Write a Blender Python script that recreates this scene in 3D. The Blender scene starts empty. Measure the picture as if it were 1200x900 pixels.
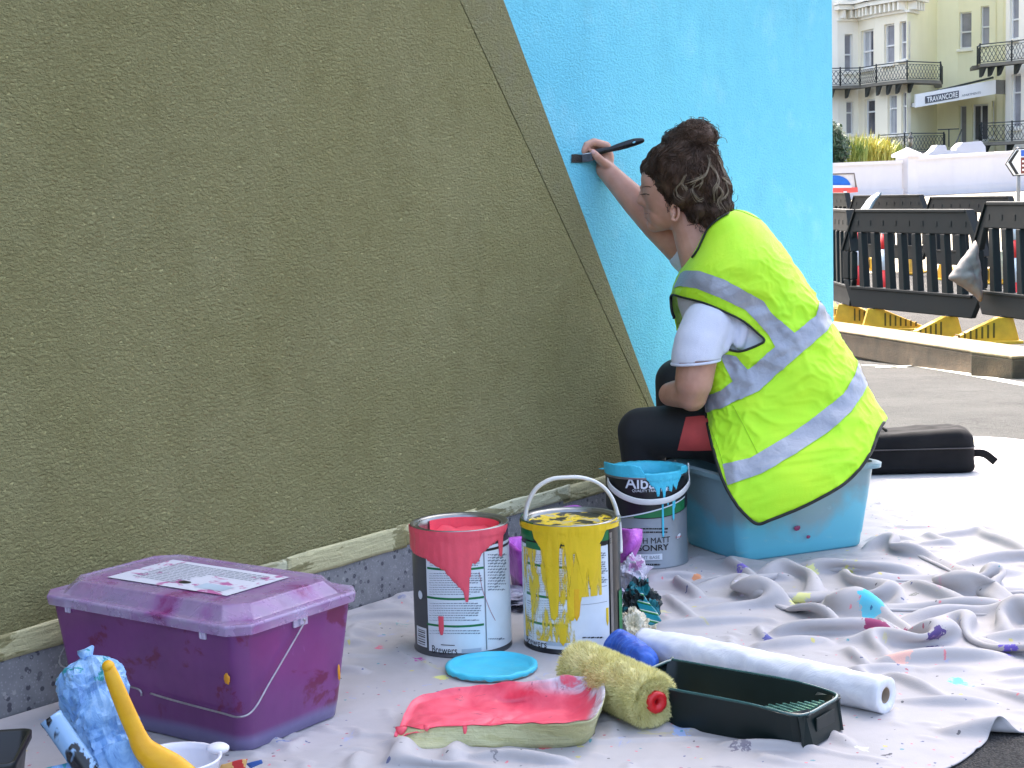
import bpy, bmesh, math, random
import numpy as np
from mathutils import Vector, Matrix, noise as mnoise
from mathutils.bvhtree import BVHTree

random.seed(7); RNG = np.random.default_rng(7)
scene = bpy.context.scene
COL = scene.collection
PI = math.pi

# ------------------------------------------------------------------ camera
FPX = 1940.0; CAM_H = 0.81
PITCH = math.atan(225/1940.0); ROLL = math.radians(1.6)
_F = Vector((0, math.cos(PITCH), -math.sin(PITCH)))
_R0 = Vector((1, 0, 0)); _U0 = Vector((0, math.sin(PITCH), math.cos(PITCH)))
_R = _R0*math.cos(ROLL) - _U0*math.sin(ROLL)
_U = _U0*math.cos(ROLL) + _R0*math.sin(ROLL)
CAM = Vector((0, 0, CAM_H))
cd = bpy.data.cameras.new('camera'); cam = bpy.data.objects.new('camera', cd); COL.objects.link(cam)
cd.sensor_width = 36.0; cd.lens = FPX/1200*36.0; cd.clip_start = 0.05; cd.clip_end = 2000
m = Matrix((( _R.x, _U.x, -_F.x, 0), (_R.y, _U.y, -_F.y, 0), (_R.z, _U.z, -_F.z, CAM_H), (0, 0, 0, 1)))
cam.matrix_world = m
scene.camera = cam

# ------------------------------------------------------------------ sky, sun, exposure
SUN_AZ = Vector((-0.20, 0.98, 0)).normalized(); SUN_EL = math.radians(54)
world = bpy.data.worlds.new('World'); scene.world = world; world.use_nodes = True
wn = world.node_tree.nodes; wl = world.node_tree.links; wn.clear()
sky = wn.new('ShaderNodeTexSky'); sky.sky_type = 'NISHITA'; sky.sun_disc = False
sky.sun_elevation = SUN_EL; sky.sun_rotation = math.atan2(SUN_AZ.x, SUN_AZ.y)
sky.air_density = 0.85; sky.dust_density = 7.0; sky.ozone_density = 0.3
bg = wn.new('ShaderNodeBackground'); bg.inputs['Strength'].default_value = 0.15
wo = wn.new('ShaderNodeOutputWorld'); wl.new(sky.outputs[0], bg.inputs['Color']); wl.new(bg.outputs[0], wo.inputs['Surface'])
sd = bpy.data.lights.new('sun', 'SUN'); sun = bpy.data.objects.new('sun', sd); COL.objects.link(sun)
sd.energy = 2.2; sd.angle = math.radians(2.0); sd.color = (1.0, 0.95, 0.86)
sdir = Vector((SUN_AZ.x*math.cos(SUN_EL), SUN_AZ.y*math.cos(SUN_EL), math.sin(SUN_EL)))
sun.rotation_euler = sdir.to_track_quat('Z', 'Y').to_euler()
sun.location = (0, 5, 20)
vs = scene.view_settings
scene.display_settings.display_device = 'sRGB'
vs.view_transform = 'Standard'; vs.look = 'None'; vs.gamma = 1.0; vs.use_curve_mapping = False
vs.exposure = 2.6
scene.cycles.max_bounces = 8; scene.cycles.use_denoising = True
scene.cycles.sample_clamp_indirect = 6.0

# ------------------------------------------------------------------ measuring helpers (place of a thing from where it is seen)
def ray(px, py):
    return _F*FPX + _R*(px-600) + _U*(450-py)
def P(px, py, Y):
    d = ray(px, py); return CAM + d*(Y/d.y)
def G(px, py, z=0.0):
    d = ray(px, py); return CAM + d*((z-CAM_H)/d.z)
def proj(p):
    v = p-CAM; k = v.dot(_F); return (600+FPX*v.dot(_R)/k, 450-FPX*v.dot(_U)/k)
WD = Vector((0.6158, 0.7879, 0)); WN = Vector((0.7879, -0.6158, 0)); W0 = Vector((-0.807, 2.575, 0))
def W(u, v, z=0.0):
    return W0 + WD*u + WN*v + Vector((0, 0, z))
def on_wall(px, py, v=0.0):
    d = ray(px, py); t = ((W0+WN*v-CAM).dot(WN))/d.dot(WN); return CAM+d*t
def wall_uz(px, py, v=0.0):
    p = on_wall(px, py, v); return ((p-W0).dot(WD), p.z)

# ------------------------------------------------------------------ object helpers
def link(o, parent=None):
    COL.objects.link(o)
    if parent is not None: o.parent = parent
    return o
def tag(o, label=None, cat=None, group=None, kind=None):
    if label: o['label'] = label
    if cat: o['category'] = cat
    if group: o['group'] = group
    if kind: o['kind'] = kind
    return o
def thing(name, label, cat, loc=(0, 0, 0), rz=0.0, group=None):
    o = bpy.data.objects.new(name, None); COL.objects.link(o)
    o.empty_display_size = 0.05
    o.location = loc; o.rotation_euler = (0, 0, rz)
    bpy.context.view_layer.update()
    return tag(o, label, cat, group)
def mesh_obj(name, verts, faces, mat=None, parent=None, smooth=False, world=True):
    me = bpy.data.meshes.new(name)
    me.from_pydata([tuple(v) for v in verts], [], faces); me.update()
    o = bpy.data.objects.new(name, me)
    if mat:
        for mm in (mat if isinstance(mat, (list, tuple)) else [mat]): me.materials.append(mm)
    if smooth:
        me.polygons.foreach_set('use_smooth', [True]*len(me.polygons))
    link(o, parent)
    if parent is not None and world:
        o.matrix_parent_inverse = parent_inv(parent)
    return o
def parent_inv(p):
    m = Matrix.Identity(4); q = p
    while q is not None:
        m = Matrix.LocRotScale(q.location, q.rotation_euler, q.scale) @ m if q.parent is None else q.matrix_parent_inverse @ Matrix.LocRotScale(q.location, q.rotation_euler, q.scale) @ m
        q = q.parent
    return m.inverted()
def bm_obj(name, bm, mat=None, parent=None, smooth=False, world=True):
    bmesh.ops.recalc_face_normals(bm, faces=bm.faces)
    me = bpy.data.meshes.new(name); bm.to_mesh(me); bm.free()
    o = bpy.data.objects.new(name, me)
    if mat:
        for mm in (mat if isinstance(mat, (list, tuple)) else [mat]): me.materials.append(mm)
    if smooth: me.polygons.foreach_set('use_smooth', [True]*len(me.polygons))
    link(o, parent)
    if parent is not None and world: o.matrix_parent_inverse = parent_inv(parent)
    return o
def bevel_mod(o, w, seg=2, ang=35):
    b = o.modifiers.new('bevel', 'BEVEL'); b.width = w; b.segments = seg; b.limit_method = 'ANGLE'; b.angle_limit = math.radians(ang)
    return o
def auto_smooth(o, ang=40):
    me = o.data
    me.polygons.foreach_set('use_smooth', [True]*len(me.polygons))
    bm = bmesh.new(); bm.from_mesh(me)
    for e in bm.edges:
        if len(e.link_faces) == 2 and e.calc_face_angle(0) > math.radians(ang): e.smooth = False
    bm.to_mesh(me); bm.free(); return o
def bm_box(bm, c, sx, sy, sz, ax=None, mi=0):
    """box centred at c with half axes along ax (3 vectors)"""
    ax = ax or (Vector((1, 0, 0)), Vector((0, 1, 0)), Vector((0, 0, 1)))
    c = Vector(c); vs_ = []
    for k in (-1, 1):
        for j in (-1, 1):
            for i in (-1, 1):
                vs_.append(bm.verts.new(c+ax[0]*(i*sx/2)+ax[1]*(j*sy/2)+ax[2]*(k*sz/2)))
    for q in ((0, 1, 3, 2), (4, 6, 7, 5), (0, 4, 5, 1), (2, 3, 7, 6), (0, 2, 6, 4), (1, 5, 7, 3)):
        fc = bm.faces.new([vs_[i] for i in q]); fc.material_index = mi
def bm_prism(bm, pts, off, mi=0):
    """extrude polygon pts (list of Vector) by vector off"""
    a = [bm.verts.new(p) for p in pts]; b = [bm.verts.new(Vector(p)+off) for p in pts]; n = len(pts)
    f1 = bm.faces.new(a); f2 = bm.faces.new(b[::-1]); f1.material_index = f2.material_index = mi
    for i in range(n):
        fc = bm.faces.new([a[i], b[i], b[(i+1) % n], a[(i+1) % n]]); fc.material_index = mi
def smooth_path(pts, n=8, closed=False):
    """Catmull-Rom through pts"""
    pts = [Vector(p) for p in pts]; out = []; N = len(pts)
    rng_ = range(N) if closed else range(N-1)
    for i in rng_:
        if closed: p0, p1, p2, p3 = pts[(i-1) % N], pts[i], pts[(i+1) % N], pts[(i+2) % N]
        else: p0, p1, p2, p3 = pts[max(i-1, 0)], pts[i], pts[i+1], pts[min(i+2, N-1)]
        for k in range(n):
            t = k/n
            out.append(0.5*((2*p1)+(p2-p0)*t+(2*p0-5*p1+4*p2-p3)*t*t+(3*p1-p0-3*p2+p3)*t*t*t))
    if not closed: out.append(pts[-1])
    return out
def bm_tube(bm, path, rad, seg=8, closed=False, cap=True, flat=1.0, up=None, mi=0):
    path = [Vector(p) for p in path]; n = len(path)
    rr = rad if callable(rad) else (lambda t: rad) if not isinstance(rad, (list, tuple)) else (lambda t: rad[0]+(rad[1]-rad[0])*t)
    rings = []; prev = None
    for i, p in enumerate(path):
        if closed: d = path[(i+1) % n]-path[i-1]
        else: d = path[min(i+1, n-1)]-path[max(i-1, 0)]
        if d.length < 1e-9: d = Vector((0, 0, 1))
        d.normalize()
        if prev is None:
            ref = Vector(up) if up is not None else (Vector((0, 0, 1)) if abs(d.z) < .9 else Vector((1, 0, 0)))
            a = d.cross(ref).normalized()
        else:
            a = prev-d*prev.dot(d)
            a = a.normalized() if a.length > 1e-6 else d.orthogonal().normalized()
        prev = a; b = d.cross(a); r = rr(i/max(n-1, 1))
        rings.append([bm.verts.new(p+a*(r*math.cos(2*PI*k/seg))+b*(r*flat*math.sin(2*PI*k/seg))) for k in range(seg)])
    m_ = n if closed else n-1
    for i in range(m_):
        A, B = rings[i], rings[(i+1) % n]
        for k in range(seg):
            fc = bm.faces.new((A[k], A[(k+1) % seg], B[(k+1) % seg], B[k])); fc.smooth = True; fc.material_index = mi
    if cap and not closed:
        f1 = bm.faces.new(rings[0][::-1]); f2 = bm.faces.new(rings[-1]); f1.material_index = f2.material_index = mi
def bm_lathe(bm, prof, c=(0, 0, 0), seg=48, mi=0, axis=None, closed_prof=False):
    """revolve profile [(r,z)...] about z at c (or about frame axis=(X,Y,Z))"""
    c = Vector(c); X, Y, Z = axis or (Vector((1, 0, 0)), Vector((0, 1, 0)), Vector((0, 0, 1)))
    rings = []
    for r, z in prof:
        if r < 1e-6: rings.append([bm.verts.new(c+Z*z)])
        else: rings.append([bm.verts.new(c+X*(r*math.cos(2*PI*k/seg))+Y*(r*math.sin(2*PI*k/seg))+Z*z) for k in range(seg)])
    pairs = list(zip(rings[:-1], rings[1:]))
    if closed_prof: pairs.append((rings[-1], rings[0]))
    for A, B in pairs:
        for k in range(seg):
            k2 = (k+1) % seg
            if len(A) == 1 and len(B) == 1: continue
            if len(A) == 1: fc = bm.faces.new((A[0], B[k], B[k2]))
            elif len(B) == 1: fc = bm.faces.new((A[k], A[k2], B[0]))
            else: fc = bm.faces.new((A[k], A[k2], B[k2], B[k]))
            fc.smooth = True; fc.material_index = mi

# ------------------------------------------------------------------ material helpers
def s2l(c):
    """sRGB 0-255 -> linear"""
    out = []
    for v in c[:3]:
        v = v/255.0 if max(c[:3]) > 1 else v
        out.append(v/12.92 if v <= 0.04045 else ((v+0.055)/1.055)**2.4)
    return (*out, 1.0)
class NT:
    def __init__(self, name):
        self.m = bpy.data.materials.new(name); self.m.use_nodes = True
        self.n = self.m.node_tree.nodes; self.l = self.m.node_tree.links
        self.b = self.n['Principled BSDF']; self.out = self.n['Material Output']
        self._co = None
    def set(self, **k):
        for a, v in k.items():
            self.put(self.b.inputs[a.replace('_', ' ')], v)
        return self
    def put(self, sock, v):
        if hasattr(v, 'links') or isinstance(v, bpy.types.NodeSocket): self.l.new(v, sock)
        elif v is not None: sock.default_value = v
    def co(self, kind='Object'):
        n = self.n.new('ShaderNodeTexCoord'); return n.outputs[kind]
    def attr(self, name):
        n = self.n.new('ShaderNodeAttribute'); n.attribute_name = name; return n
    def mapping(self, co, scale=(1, 1, 1), loc=(0, 0, 0), rot=(0, 0, 0)):
        n = self.n.new('ShaderNodeMapping'); self.l.new(co, n.inputs[0])
        n.inputs['Scale'].default_value = scale; n.inputs['Location'].default_value = loc; n.inputs['Rotation'].default_value = rot
        return n.outputs[0]
    def noise(self, co, scale=5, detail=4, rough=0.5, dist=0.0, col=False):
        n = self.n.new('ShaderNodeTexNoise'); self.put(n.inputs['Vector'], co)
        n.inputs['Scale'].default_value = scale; n.inputs['Detail'].default_value = detail
        n.inputs['Roughness'].default_value = rough; n.inputs['Distortion'].default_value = dist
        return n.outputs['Color' if col else 'Fac']
    def voro(self, co, scale=5, feature='F1', out='Distance', rnd=1.0):
        n = self.n.new('ShaderNodeTexVoronoi'); self.put(n.inputs['Vector'], co); n.feature = feature
        n.inputs['Scale'].default_value = scale; n.inputs['Randomness'].default_value = rnd
        return n.outputs[out]
    def ramp(self, fac, stops, interp='LINEAR'):
        n = self.n.new('ShaderNodeValToRGB'); self.put(n.inputs[0], fac); r = n.color_ramp; r.interpolation = interp
        while len(r.elements) < len(stops): r.elements.new(0.5)
        for e, (p, c) in zip(r.elements, stops):
            e.position = p; e.color = c if not isinstance(c, (int, float)) else (c, c, c, 1)
        return n.outputs[0]
    def mix(self, fac, a, b, blend='MIX'):
        n = self.n.new('ShaderNodeMix'); n.data_type = 'RGBA'; n.blend_type = blend
        self.put(n.inputs[0], fac); self.put(n.inputs[6], a); self.put(n.inputs[7], b)
        return n.outputs[2]
    def math(self, op, a, b=0.0, c=0.0, clamp=False):
        n = self.n.new('ShaderNodeMath'); n.operation = op; n.use_clamp = clamp
        self.put(n.inputs[0], a); self.put(n.inputs[1], b); self.put(n.inputs[2], c); return n.outputs[0]
    def vmath(self, op, a, b):
        n = self.n.new('ShaderNodeVectorMath'); n.operation = op; self.put(n.inputs[0], a); self.put(n.inputs[1], b)
        return n.outputs[0] if op not in ('DISTANCE', 'LENGTH', 'DOT_PRODUCT') else n.outputs[1]
    def sep(self, v):
        n = self.n.new('ShaderNodeSeparateXYZ'); self.put(n.inputs[0], v); return n.outputs
    def comb(self, x=0.0, y=0.0, z=0.0):
        n = self.n.new('ShaderNodeCombineXYZ'); self.put(n.inputs[0], x); self.put(n.inputs[1], y); self.put(n.inputs[2], z); return n.outputs[0]
    def bump(self, h, strength=0.5, dist=0.01, normal=None):
        n = self.n.new('ShaderNodeBump'); self.put(n.inputs['Height'], h)
        n.inputs['Strength'].default_value = strength; n.inputs['Distance'].default_value = dist
        if normal is not None: self.put(n.inputs['Normal'], normal)
        return n.outputs[0]
def simple(name, col, rough=0.5, var=0.12, vscale=12, bump=0.0, bscale=200, metallic=0.0, spec=0.5, bdist=0.001, **k):
    """plain material whose colour and gloss wander a little"""
    t = NT(name); c = s2l(col); co = t.co()
    nz = t.noise(co, vscale, 4, 0.6)
    d = tuple(x*(1-var) for x in c[:3])+(1,); e = tuple(min(1, x*(1+var)) for x in c[:3])+(1,)
    t.set(Base_Color=t.ramp(nz, [(0.3, d), (0.7, e)]), Roughness=t.ramp(nz, [(0.3, max(0, rough-.06)), (0.7, min(1, rough+.06))]), Metallic=metallic)
    t.b.inputs['Specular IOR Level'].default_value = spec
    if bump: t.set(Normal=t.bump(t.noise(co, bscale, 3, 0.6), bump, bdist))
    for a, v in k.items(): t.put(t.b.inputs[a.replace('_', ' ')], v)
    return t.m
# ================================================================== SETTING: ground
_GT = [(-100, 0), (4.9, 0), (6, -.045), (11.6, -.385), (12.6, -.425), (16, -.43), (20, -.40), (22, -.37), (30, -.2), (50, .30), (54, .36), (76, 1.0), (700, 1.4)]
def ground_z(x, y):
    """pavement level by the wall, then the street falls away and climbs again towards the hotel"""
    for (y0, z0), (y1, z1) in zip(_GT[:-1], _GT[1:]):
        if y <= y1: return z0+(z1-z0)*max(0.0, (y-y0)/(y1-y0))
    return 1.4
def mat_asphalt():
    t = NT('asphalt'); co = t.co()
    fine = t.voro(co, 260); n1 = t.noise(co, 3.0, 6, 0.65); n2 = t.noise(co, 420, 2, .5); n3 = t.noise(co, .7, 4, .6)
    base = t.ramp(fine, [(0.1, (.095, .092, .088, 1)), (0.75, (.022, .022, .023, 1))])
    c = t.mix(t.ramp(n1, [(.35, 0), (.7, .5)]), base, (.085, .083, .079, 1))
    c = t.mix(t.ramp(n3, [(.45, 0), (.65, .4)]), c, (.030, .030, .031, 1))
    c = t.mix(t.ramp(t.voro(co, 55), [(.05, .7), (.09, 0)]), c, (.14, .135, .13, 1))
    crack = t.voro(t.mapping(t.vmath('ADD', co, t.mix(1.0, (0, 0, 0, 1), t.noise(co, 4, 4, .6, col=True))), scale=(1, 1, 0)), .8, 'DISTANCE_TO_EDGE')
    c = t.mix(t.ramp(crack, [(0.0, .6), (.006, 0)]), c, (.02, .02, .02, 1))
    t.set(Base_Color=c, Roughness=.95, Normal=t.bump(t.math('ADD', fine, n2), .8, .006)); t.b.inputs['Specular IOR Level'].default_value = .2
    return t.m
M_asph = mat_asphalt()
def build_ground():
    xs = list(np.linspace(-12, 12, 25))+[20, 40, 80, 160, 320]; xs = [-320, -160, -80, -40, -20]+xs
    ys = [-60, -20, -8, -3, 0, 2]+list(np.linspace(3, 20, 69))+list(np.linspace(21, 78, 58))+[110, 180, 320, 600]
    V = [(x, y, ground_z(x, y)) for y in ys for x in xs]; nx = len(xs)
    Fc = [(j*nx+i, j*nx+i+1, (j+1)*nx+i+1, (j+1)*nx+i) for j in range(len(ys)-1) for i in range(nx-1)]
    o = mesh_obj('ground', V, Fc, M_asph, smooth=True); tag(o, 'grey asphalt ground running from the pavement down to the street', kind='structure')
build_ground()
# pale road beyond the barriers (sunlit concrete), white line before the kerb
M_road = simple('pale_road', (140, 132, 116), .9, .1, 2, .4, 150)
def ribbon(name, pts, w, mat, dz, label, nseg=40):
    """strip on the ground following pts (x,y), width w"""
    path = smooth_path([Vector((p[0], p[1], 0)) for p in pts], nseg//max(1, len(pts)-1)); V = []; Fc = []
    for i, p in enumerate(path):
        d = (path[min(i+1, len(path)-1)]-path[max(i-1, 0)]).normalized(); nrm = Vector((-d.y, d.x, 0))
        K = 4 if w < 1 else 12
        for k in range(K):
            q = p+nrm*(w*(k/(K-1)-.5)); V.append((q.x, q.y, ground_z(q.x, q.y)+dz))
    for i in range(len(path)-1):
        for k in range(K-1): Fc.append((i*K+k, i*K+k+1, (i+1)*K+k+1, (i+1)*K+k))
    return tag(mesh_obj(name, V, Fc, mat), label, kind='structure')
def build_road():
    V = []; Fc = []; ys = np.linspace(21, 52.5, 40); xs = [-60, -30, 0, 8, 16, 30, 60, 120]
    for y in ys:
        for x in xs: V.append((x, y+0.12*x, ground_z(x, y+0.12*x)+.006))
    nx = len(xs)
    for j in range(len(ys)-1):
        for i in range(nx-1): Fc.append((j*nx+i, j*nx+i+1, (j+1)*nx+i+1, (j+1)*nx+i))
    tag(mesh_obj('road', V, Fc, M_road), 'pale sunlit road in front of the white boundary wall', kind='structure')
build_road()
M_line = simple('worn_white_paint', (225, 222, 212), .8, .15, 30)
def on_ground(px, py):
    p = None; lo, hi = 2.0, 60.0
    for _ in range(60):
        mid = (lo+hi)/2; q = P(px, py, mid)
        if q.z > ground_z(q.x, q.y): lo = mid
        else: hi = mid
    return P(px, py, lo)

# kerb stones: a low timber-brown kerb, face shade and top sunlight put into its colours
k0 = on_ground(940, 413); k1 = on_ground(1186, 444); kd = (k1-k0); kd.z = 0; kd.normalize(); kn = Vector((-kd.y, kd.x, 0))
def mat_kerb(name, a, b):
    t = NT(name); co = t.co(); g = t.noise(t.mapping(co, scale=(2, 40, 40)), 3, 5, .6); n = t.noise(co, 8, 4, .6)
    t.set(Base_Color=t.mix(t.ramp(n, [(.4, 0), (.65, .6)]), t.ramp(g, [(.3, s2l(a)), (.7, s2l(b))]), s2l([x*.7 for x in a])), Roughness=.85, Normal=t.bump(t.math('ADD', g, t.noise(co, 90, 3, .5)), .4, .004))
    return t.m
M_kerb = mat_kerb('kerb_timber_shaded', (66, 50, 33), (84, 66, 46))
M_kerbt = mat_kerb('kerb_sunlit_top', (104, 88, 62), (122, 105, 76))
kerb = thing('kerb', 'low brown kerb with a pale sunlit-coloured top between the pavement and the barriers', 'kerb', (k0.x, k0.y, ground_z(k0.x, k0.y)))
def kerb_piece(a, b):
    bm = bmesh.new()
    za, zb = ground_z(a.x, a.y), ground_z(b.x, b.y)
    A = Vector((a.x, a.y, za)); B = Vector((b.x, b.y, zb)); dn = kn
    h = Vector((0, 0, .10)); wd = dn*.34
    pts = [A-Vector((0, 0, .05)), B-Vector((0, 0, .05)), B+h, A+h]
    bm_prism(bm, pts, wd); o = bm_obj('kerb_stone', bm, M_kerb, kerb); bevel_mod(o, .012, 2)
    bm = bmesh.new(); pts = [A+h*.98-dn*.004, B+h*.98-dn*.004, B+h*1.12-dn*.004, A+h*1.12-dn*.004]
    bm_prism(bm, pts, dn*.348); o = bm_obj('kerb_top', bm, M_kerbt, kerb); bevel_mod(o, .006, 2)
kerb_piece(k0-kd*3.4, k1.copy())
# kerb turns the corner and goes away to the right
kd2, kn2 = kd, kn
kd = (Vector((0.93, 0.36, 0))).normalized(); kn = Vector((-kd.y, kd.x, 0))
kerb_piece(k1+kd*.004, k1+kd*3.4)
kd, kn = kd2, kn2
lp = [on_ground(930, 413), on_ground(1010, 421), on_ground(1100, 433), on_ground(1200, 451), on_ground(1300, 468)]
ribbon('pavement_line', [(p.x, p.y) for p in lp], .07, M_line, .003, 'worn white painted line along the kerb')
lp = [on_ground(1012, 428), on_ground(1060, 431)]
ribbon('pavement_line', [(p.x, p.y) for p in lp], .05, M_line, .003, 'short worn white paint mark by the kerb')
lp = [on_ground(1028, 432), on_ground(1090, 428)]
ribbon('pavement_line', [(p.x, p.y) for p in lp], .04, M_line, .006, 'second short worn white paint mark by the kerb')

# ================================================================== the painted wall
UC = (on_wall(978, 539)-W0).dot(WD)       # where the wall ends
def mat_render(name, c1, c2, c3=None, patch=None, bs=1.0):
    t = NT(name); co = t.co(); mp = t.mapping(co, scale=(1, 1, 1.7))
    a = t.noise(mp, 120, 5, .62, .5); b = t.voro(t.vmath('ADD', mp, t.mix(.012, (0, 0, 0, 1), t.noise(co, 60, 3, .6, col=True))), 155, 'SMOOTH_F1')
    big = t.noise(co, 3.2, 5, .6); mid = t.noise(co, 22, 4, .6)
    h = t.math('ADD', t.ramp(a, [(.36, 0), (.66, 1)]), t.math('MULTIPLY', b, .7))
    c = t.mix(t.ramp(big, [(.32, 0), (.7, 1)]), s2l(c1), s2l(c2))
    if c3 is not None: c = t.mix(t.ramp(mid, [(.5, 0), (.72, .55)]), c, s2l(c3))
    if patch is not None:      # thinner paint patches near the cut line
        c = t.mix(t.ramp(t.noise(co, 6, 5, .7), [(.55, 0), (.68, .5)]), c, s2l(patch))
    rl = t.noise(t.mapping(co, scale=(1, 1, .35), rot=(.2, .1, .3)), 7, 6, .7, .3); c = t.mix(t.ramp(rl, [(.50, 0), (.72, .30)]), c, s2l([x*.86 for x in c1]))
    c = t.mix(t.ramp(t.noise(co, 1.3, 4, .6), [(.42, .12), (.6, 0)]), c, s2l([min(255, x*1.08+4) for x in c2]))
    t.set(Base_Color=c, Roughness=.93, Normal=t.bump(h, bs, .0064)); t.b.inputs['Specular IOR Level'].default_value = .25
    return t.m
M_olive = mat_render('olive_render', (164, 157, 105), (174, 167, 118), (155, 147, 97))
M_olive2 = mat_render('olive_render_strip', (161, 155, 109), (169, 163, 118), (163, 157, 126))
M_blue = mat_render('sky_blue_render', (118, 208, 228), (126, 214, 233), (112, 204, 227), (150, 220, 236), bs=.55)
def mat_plinth():
    t = NT('plinth_aggregate'); co = t.co(); v = t.voro(co, 75); vc = t.voro(co, 75, out='Color'); v2 = t.voro(co, 170); s = t.sep(vc)
    base = t.ramp(t.noise(co, 30, 4, .6), [(.3, (.20, .20, .205, 1)), (.7, (.28, .275, .275, 1))])
    c = t.mix(t.math('MULTIPLY', t.ramp(v, [(.30, 1), (.36, 0)]), t.ramp(s[0], [(.45, 0), (.5, .85)])), base, (.06, .058, .075, 1))
    c = t.mix(t.math('MULTIPLY', t.ramp(v2, [(.25, 1), (.32, 0)]), .6), c, (.36, .35, .36, 1))
    c = t.mix(t.math('MULTIPLY', t.ramp(v, [(.25, 1), (.3, 0)]), t.ramp(s[1], [(.8, 0), (.84, .8)])), c, (.4, .38, .36, 1))
    t.set(Base_Color=c, Roughness=.7, Normal=t.bump(t.math('ADD', v, t.noise(co, 200, 3, .5)), .25, .002)); return t.m
M_plinth = mat_plinth()
wall = thing('painted_wall', 'tall rough rendered wall painted olive on the left and sky blue on the right', 'wall', W(0, 0, 0))
WALL_T = 9.0
def wall_quad(name, uz, v, depth, mat, label=None, par=None):
    bm = bmesh.new(); bm_prism(bm, [W(u, v, z) for u, z in uz], WN*(-depth))
    o = bm_obj(name, bm, mat, par or wall)
    if label: tag(o, label)
    return o
ZB = .10
# core of the building behind the render
wall_quad('wall_core', [(-6, .0), (UC-.03, .0), (UC-.03, WALL_T), (-6, WALL_T)], -.035, 5.0, simple('wall_masonry', (110, 120, 120), .9))
e0 = wall_uz(590, 0); e1 = wall_uz(765, 470); g0 = wall_uz(543, 0); g1 = wall_uz(757, 462)
def lin(p, q, z): t = (z-p[1])/(q[1]-p[1]); return p[0]+(q[0]-p[0])*t
ze = ZB+.012
eb = lin(e0, e1, ze); et = lin(e0, e1, WALL_T); gb = lin(g0, g1, ze); gt = lin(g0, g1, WALL_T)
if gb > eb-.004: gb = eb-.004
gw = .0032
wall_quad('olive_render', [(-6, ze), (gb-gw, ze), (gt-gw, WALL_T), (-6, WALL_T)], 0.0, .04, M_olive, 'olive green rough render')
wall_quad('olive_border', [(gb+gw*.3, ze), (eb, ze), (et, WALL_T), (gt+gw*.3, WALL_T)], 0.0, .04, M_olive2, 'narrow olive band beside the blue')
wall_quad('blue_render', [(eb+.0005, ze), (UC, ze), (UC, WALL_T), (et+.0005, WALL_T)], -.001, .04, M_blue, 'sky blue rough render')
wall_quad('end_return', [(UC-.034, ze), (UC-.0015, ze), (UC-.0015, WALL_T), (UC-.034, WALL_T)], -.042, 4.9, M_blue, 'blue end of the wall')
wall_quad('plinth', [(-6, -.05), (UC-.01, -.05), (UC-.01, ZB+.01), (-6, ZB+.01)], .001, .036, M_plinth, 'grey speckled aggregate plinth')
# masking tape along the foot of the render: separate overlapping lengths, each slightly rumpled
def mat_tape(name, c, smear=(118, 110, 62)):
    t = NT(name); co = t.co(); n = t.noise(t.mapping(co, scale=(1, 1, 3)), 9, 5, .65, .6); w = t.noise(t.mapping(co, scale=(3, 3, 30)), 6, 4, .6)
    cc = t.mix(t.ramp(n, [(.52, 0), (.56, .75)]), t.ramp(w, [(.3, s2l([x*.93 for x in c])), (.7, s2l(c))]), s2l(smear))
    t.set(Base_Color=cc, Roughness=.55, Normal=t.bump(t.math('ADD', w, t.noise(co, 60, 4, .6, 1.0)), .7, .004)); return t.m
M_tape = mat_tape('masking_tape', (206, 198, 150)); M_tape2 = mat_tape('masking_tape_pale', (214, 212, 176))
def tape(u0, u1, z0, z1, v, mat, seed):
    rn = random.Random(seed); n = max(8, int((u1-u0)/.012)); V = []; Fc = []; K = 7
    for i in range(n+1):
        u = u0+(u1-u0)*i/n
        for k in range(K):
            s = k/(K-1); p = Vector((u*9, s*2, seed))
            bulge = .003*max(0, mnoise.noise(p*2))+.0022*abs(mnoise.noise(p*5))+.0008*math.sin(s*PI)
            zz = z0+(z1-z0)*s+.007*mnoise.noise(Vector((u*6, seed, s*.7)))*(1 if s > .5 else .5)
            V.append(W(u+.004*mnoise.noise(Vector((s*4, i*.0, seed))), v+bulge, zz))
    for i in range(n):
        for k in range(K-1): Fc.append((i*K+k, (i+1)*K+k, (i+1)*K+k+1, i*K+k+1))
    o = mesh_obj('masking_tape', V, Fc, mat, wall, smooth=True)
    s_ = o.modifiers.new('thick', 'SOLIDIFY'); s_.thickness = .0008
us = [-2.0, -1.2, -.45, .12, .37, .62, .93, 1.16, 1.5, 1.95, 2.4, UC-.01]
for i in range(len(us)-1):
    tape(us[i]-.015, us[i+1]+.012, ZB-.001+.004*math.sin(i*2.1), .139+.004*math.sin(i*1.3+1), .002+.0018*(i % 2), M_tape2 if i % 3 == 1 else M_tape, i*7.3)
# ================================================================== the dust sheet: position-based cloth, gathered where it is bunched up
def sstep(a, b, x): t = np.clip((x-a)/(b-a), 0, 1); return t*t*(3-2*t)
def vnoise(seed, shape, cells_u, cells_v):
    """smooth value noise on the grid"""
    r = np.random.default_rng(seed); nu, nv = shape; g = r.standard_normal((cells_u+4, cells_v+4))
    x = np.linspace(1, cells_u+1, nu); y = np.linspace(1, cells_v+1, nv)
    xi = np.floor(x).astype(int); yi = np.floor(y).astype(int); fx = x-xi; fy = y-yi
    def w(f): return np.stack([(1-f)**3/6, (3*f**3-6*f**2+4)/6, (-3*f**3+3*f**2+3*f+1)/6, f**3/6])
    wx, wy = w(fx), w(fy); out = np.zeros(shape)
    for a in range(4):
        for b in range(4):
            out += wx[a][:, None]*wy[b][None, :]*g[np.ix_(np.clip(xi-1+a, 0, cells_u+3), np.clip(yi-1+b, 0, cells_v+3))]
    return out*2.0
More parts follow.
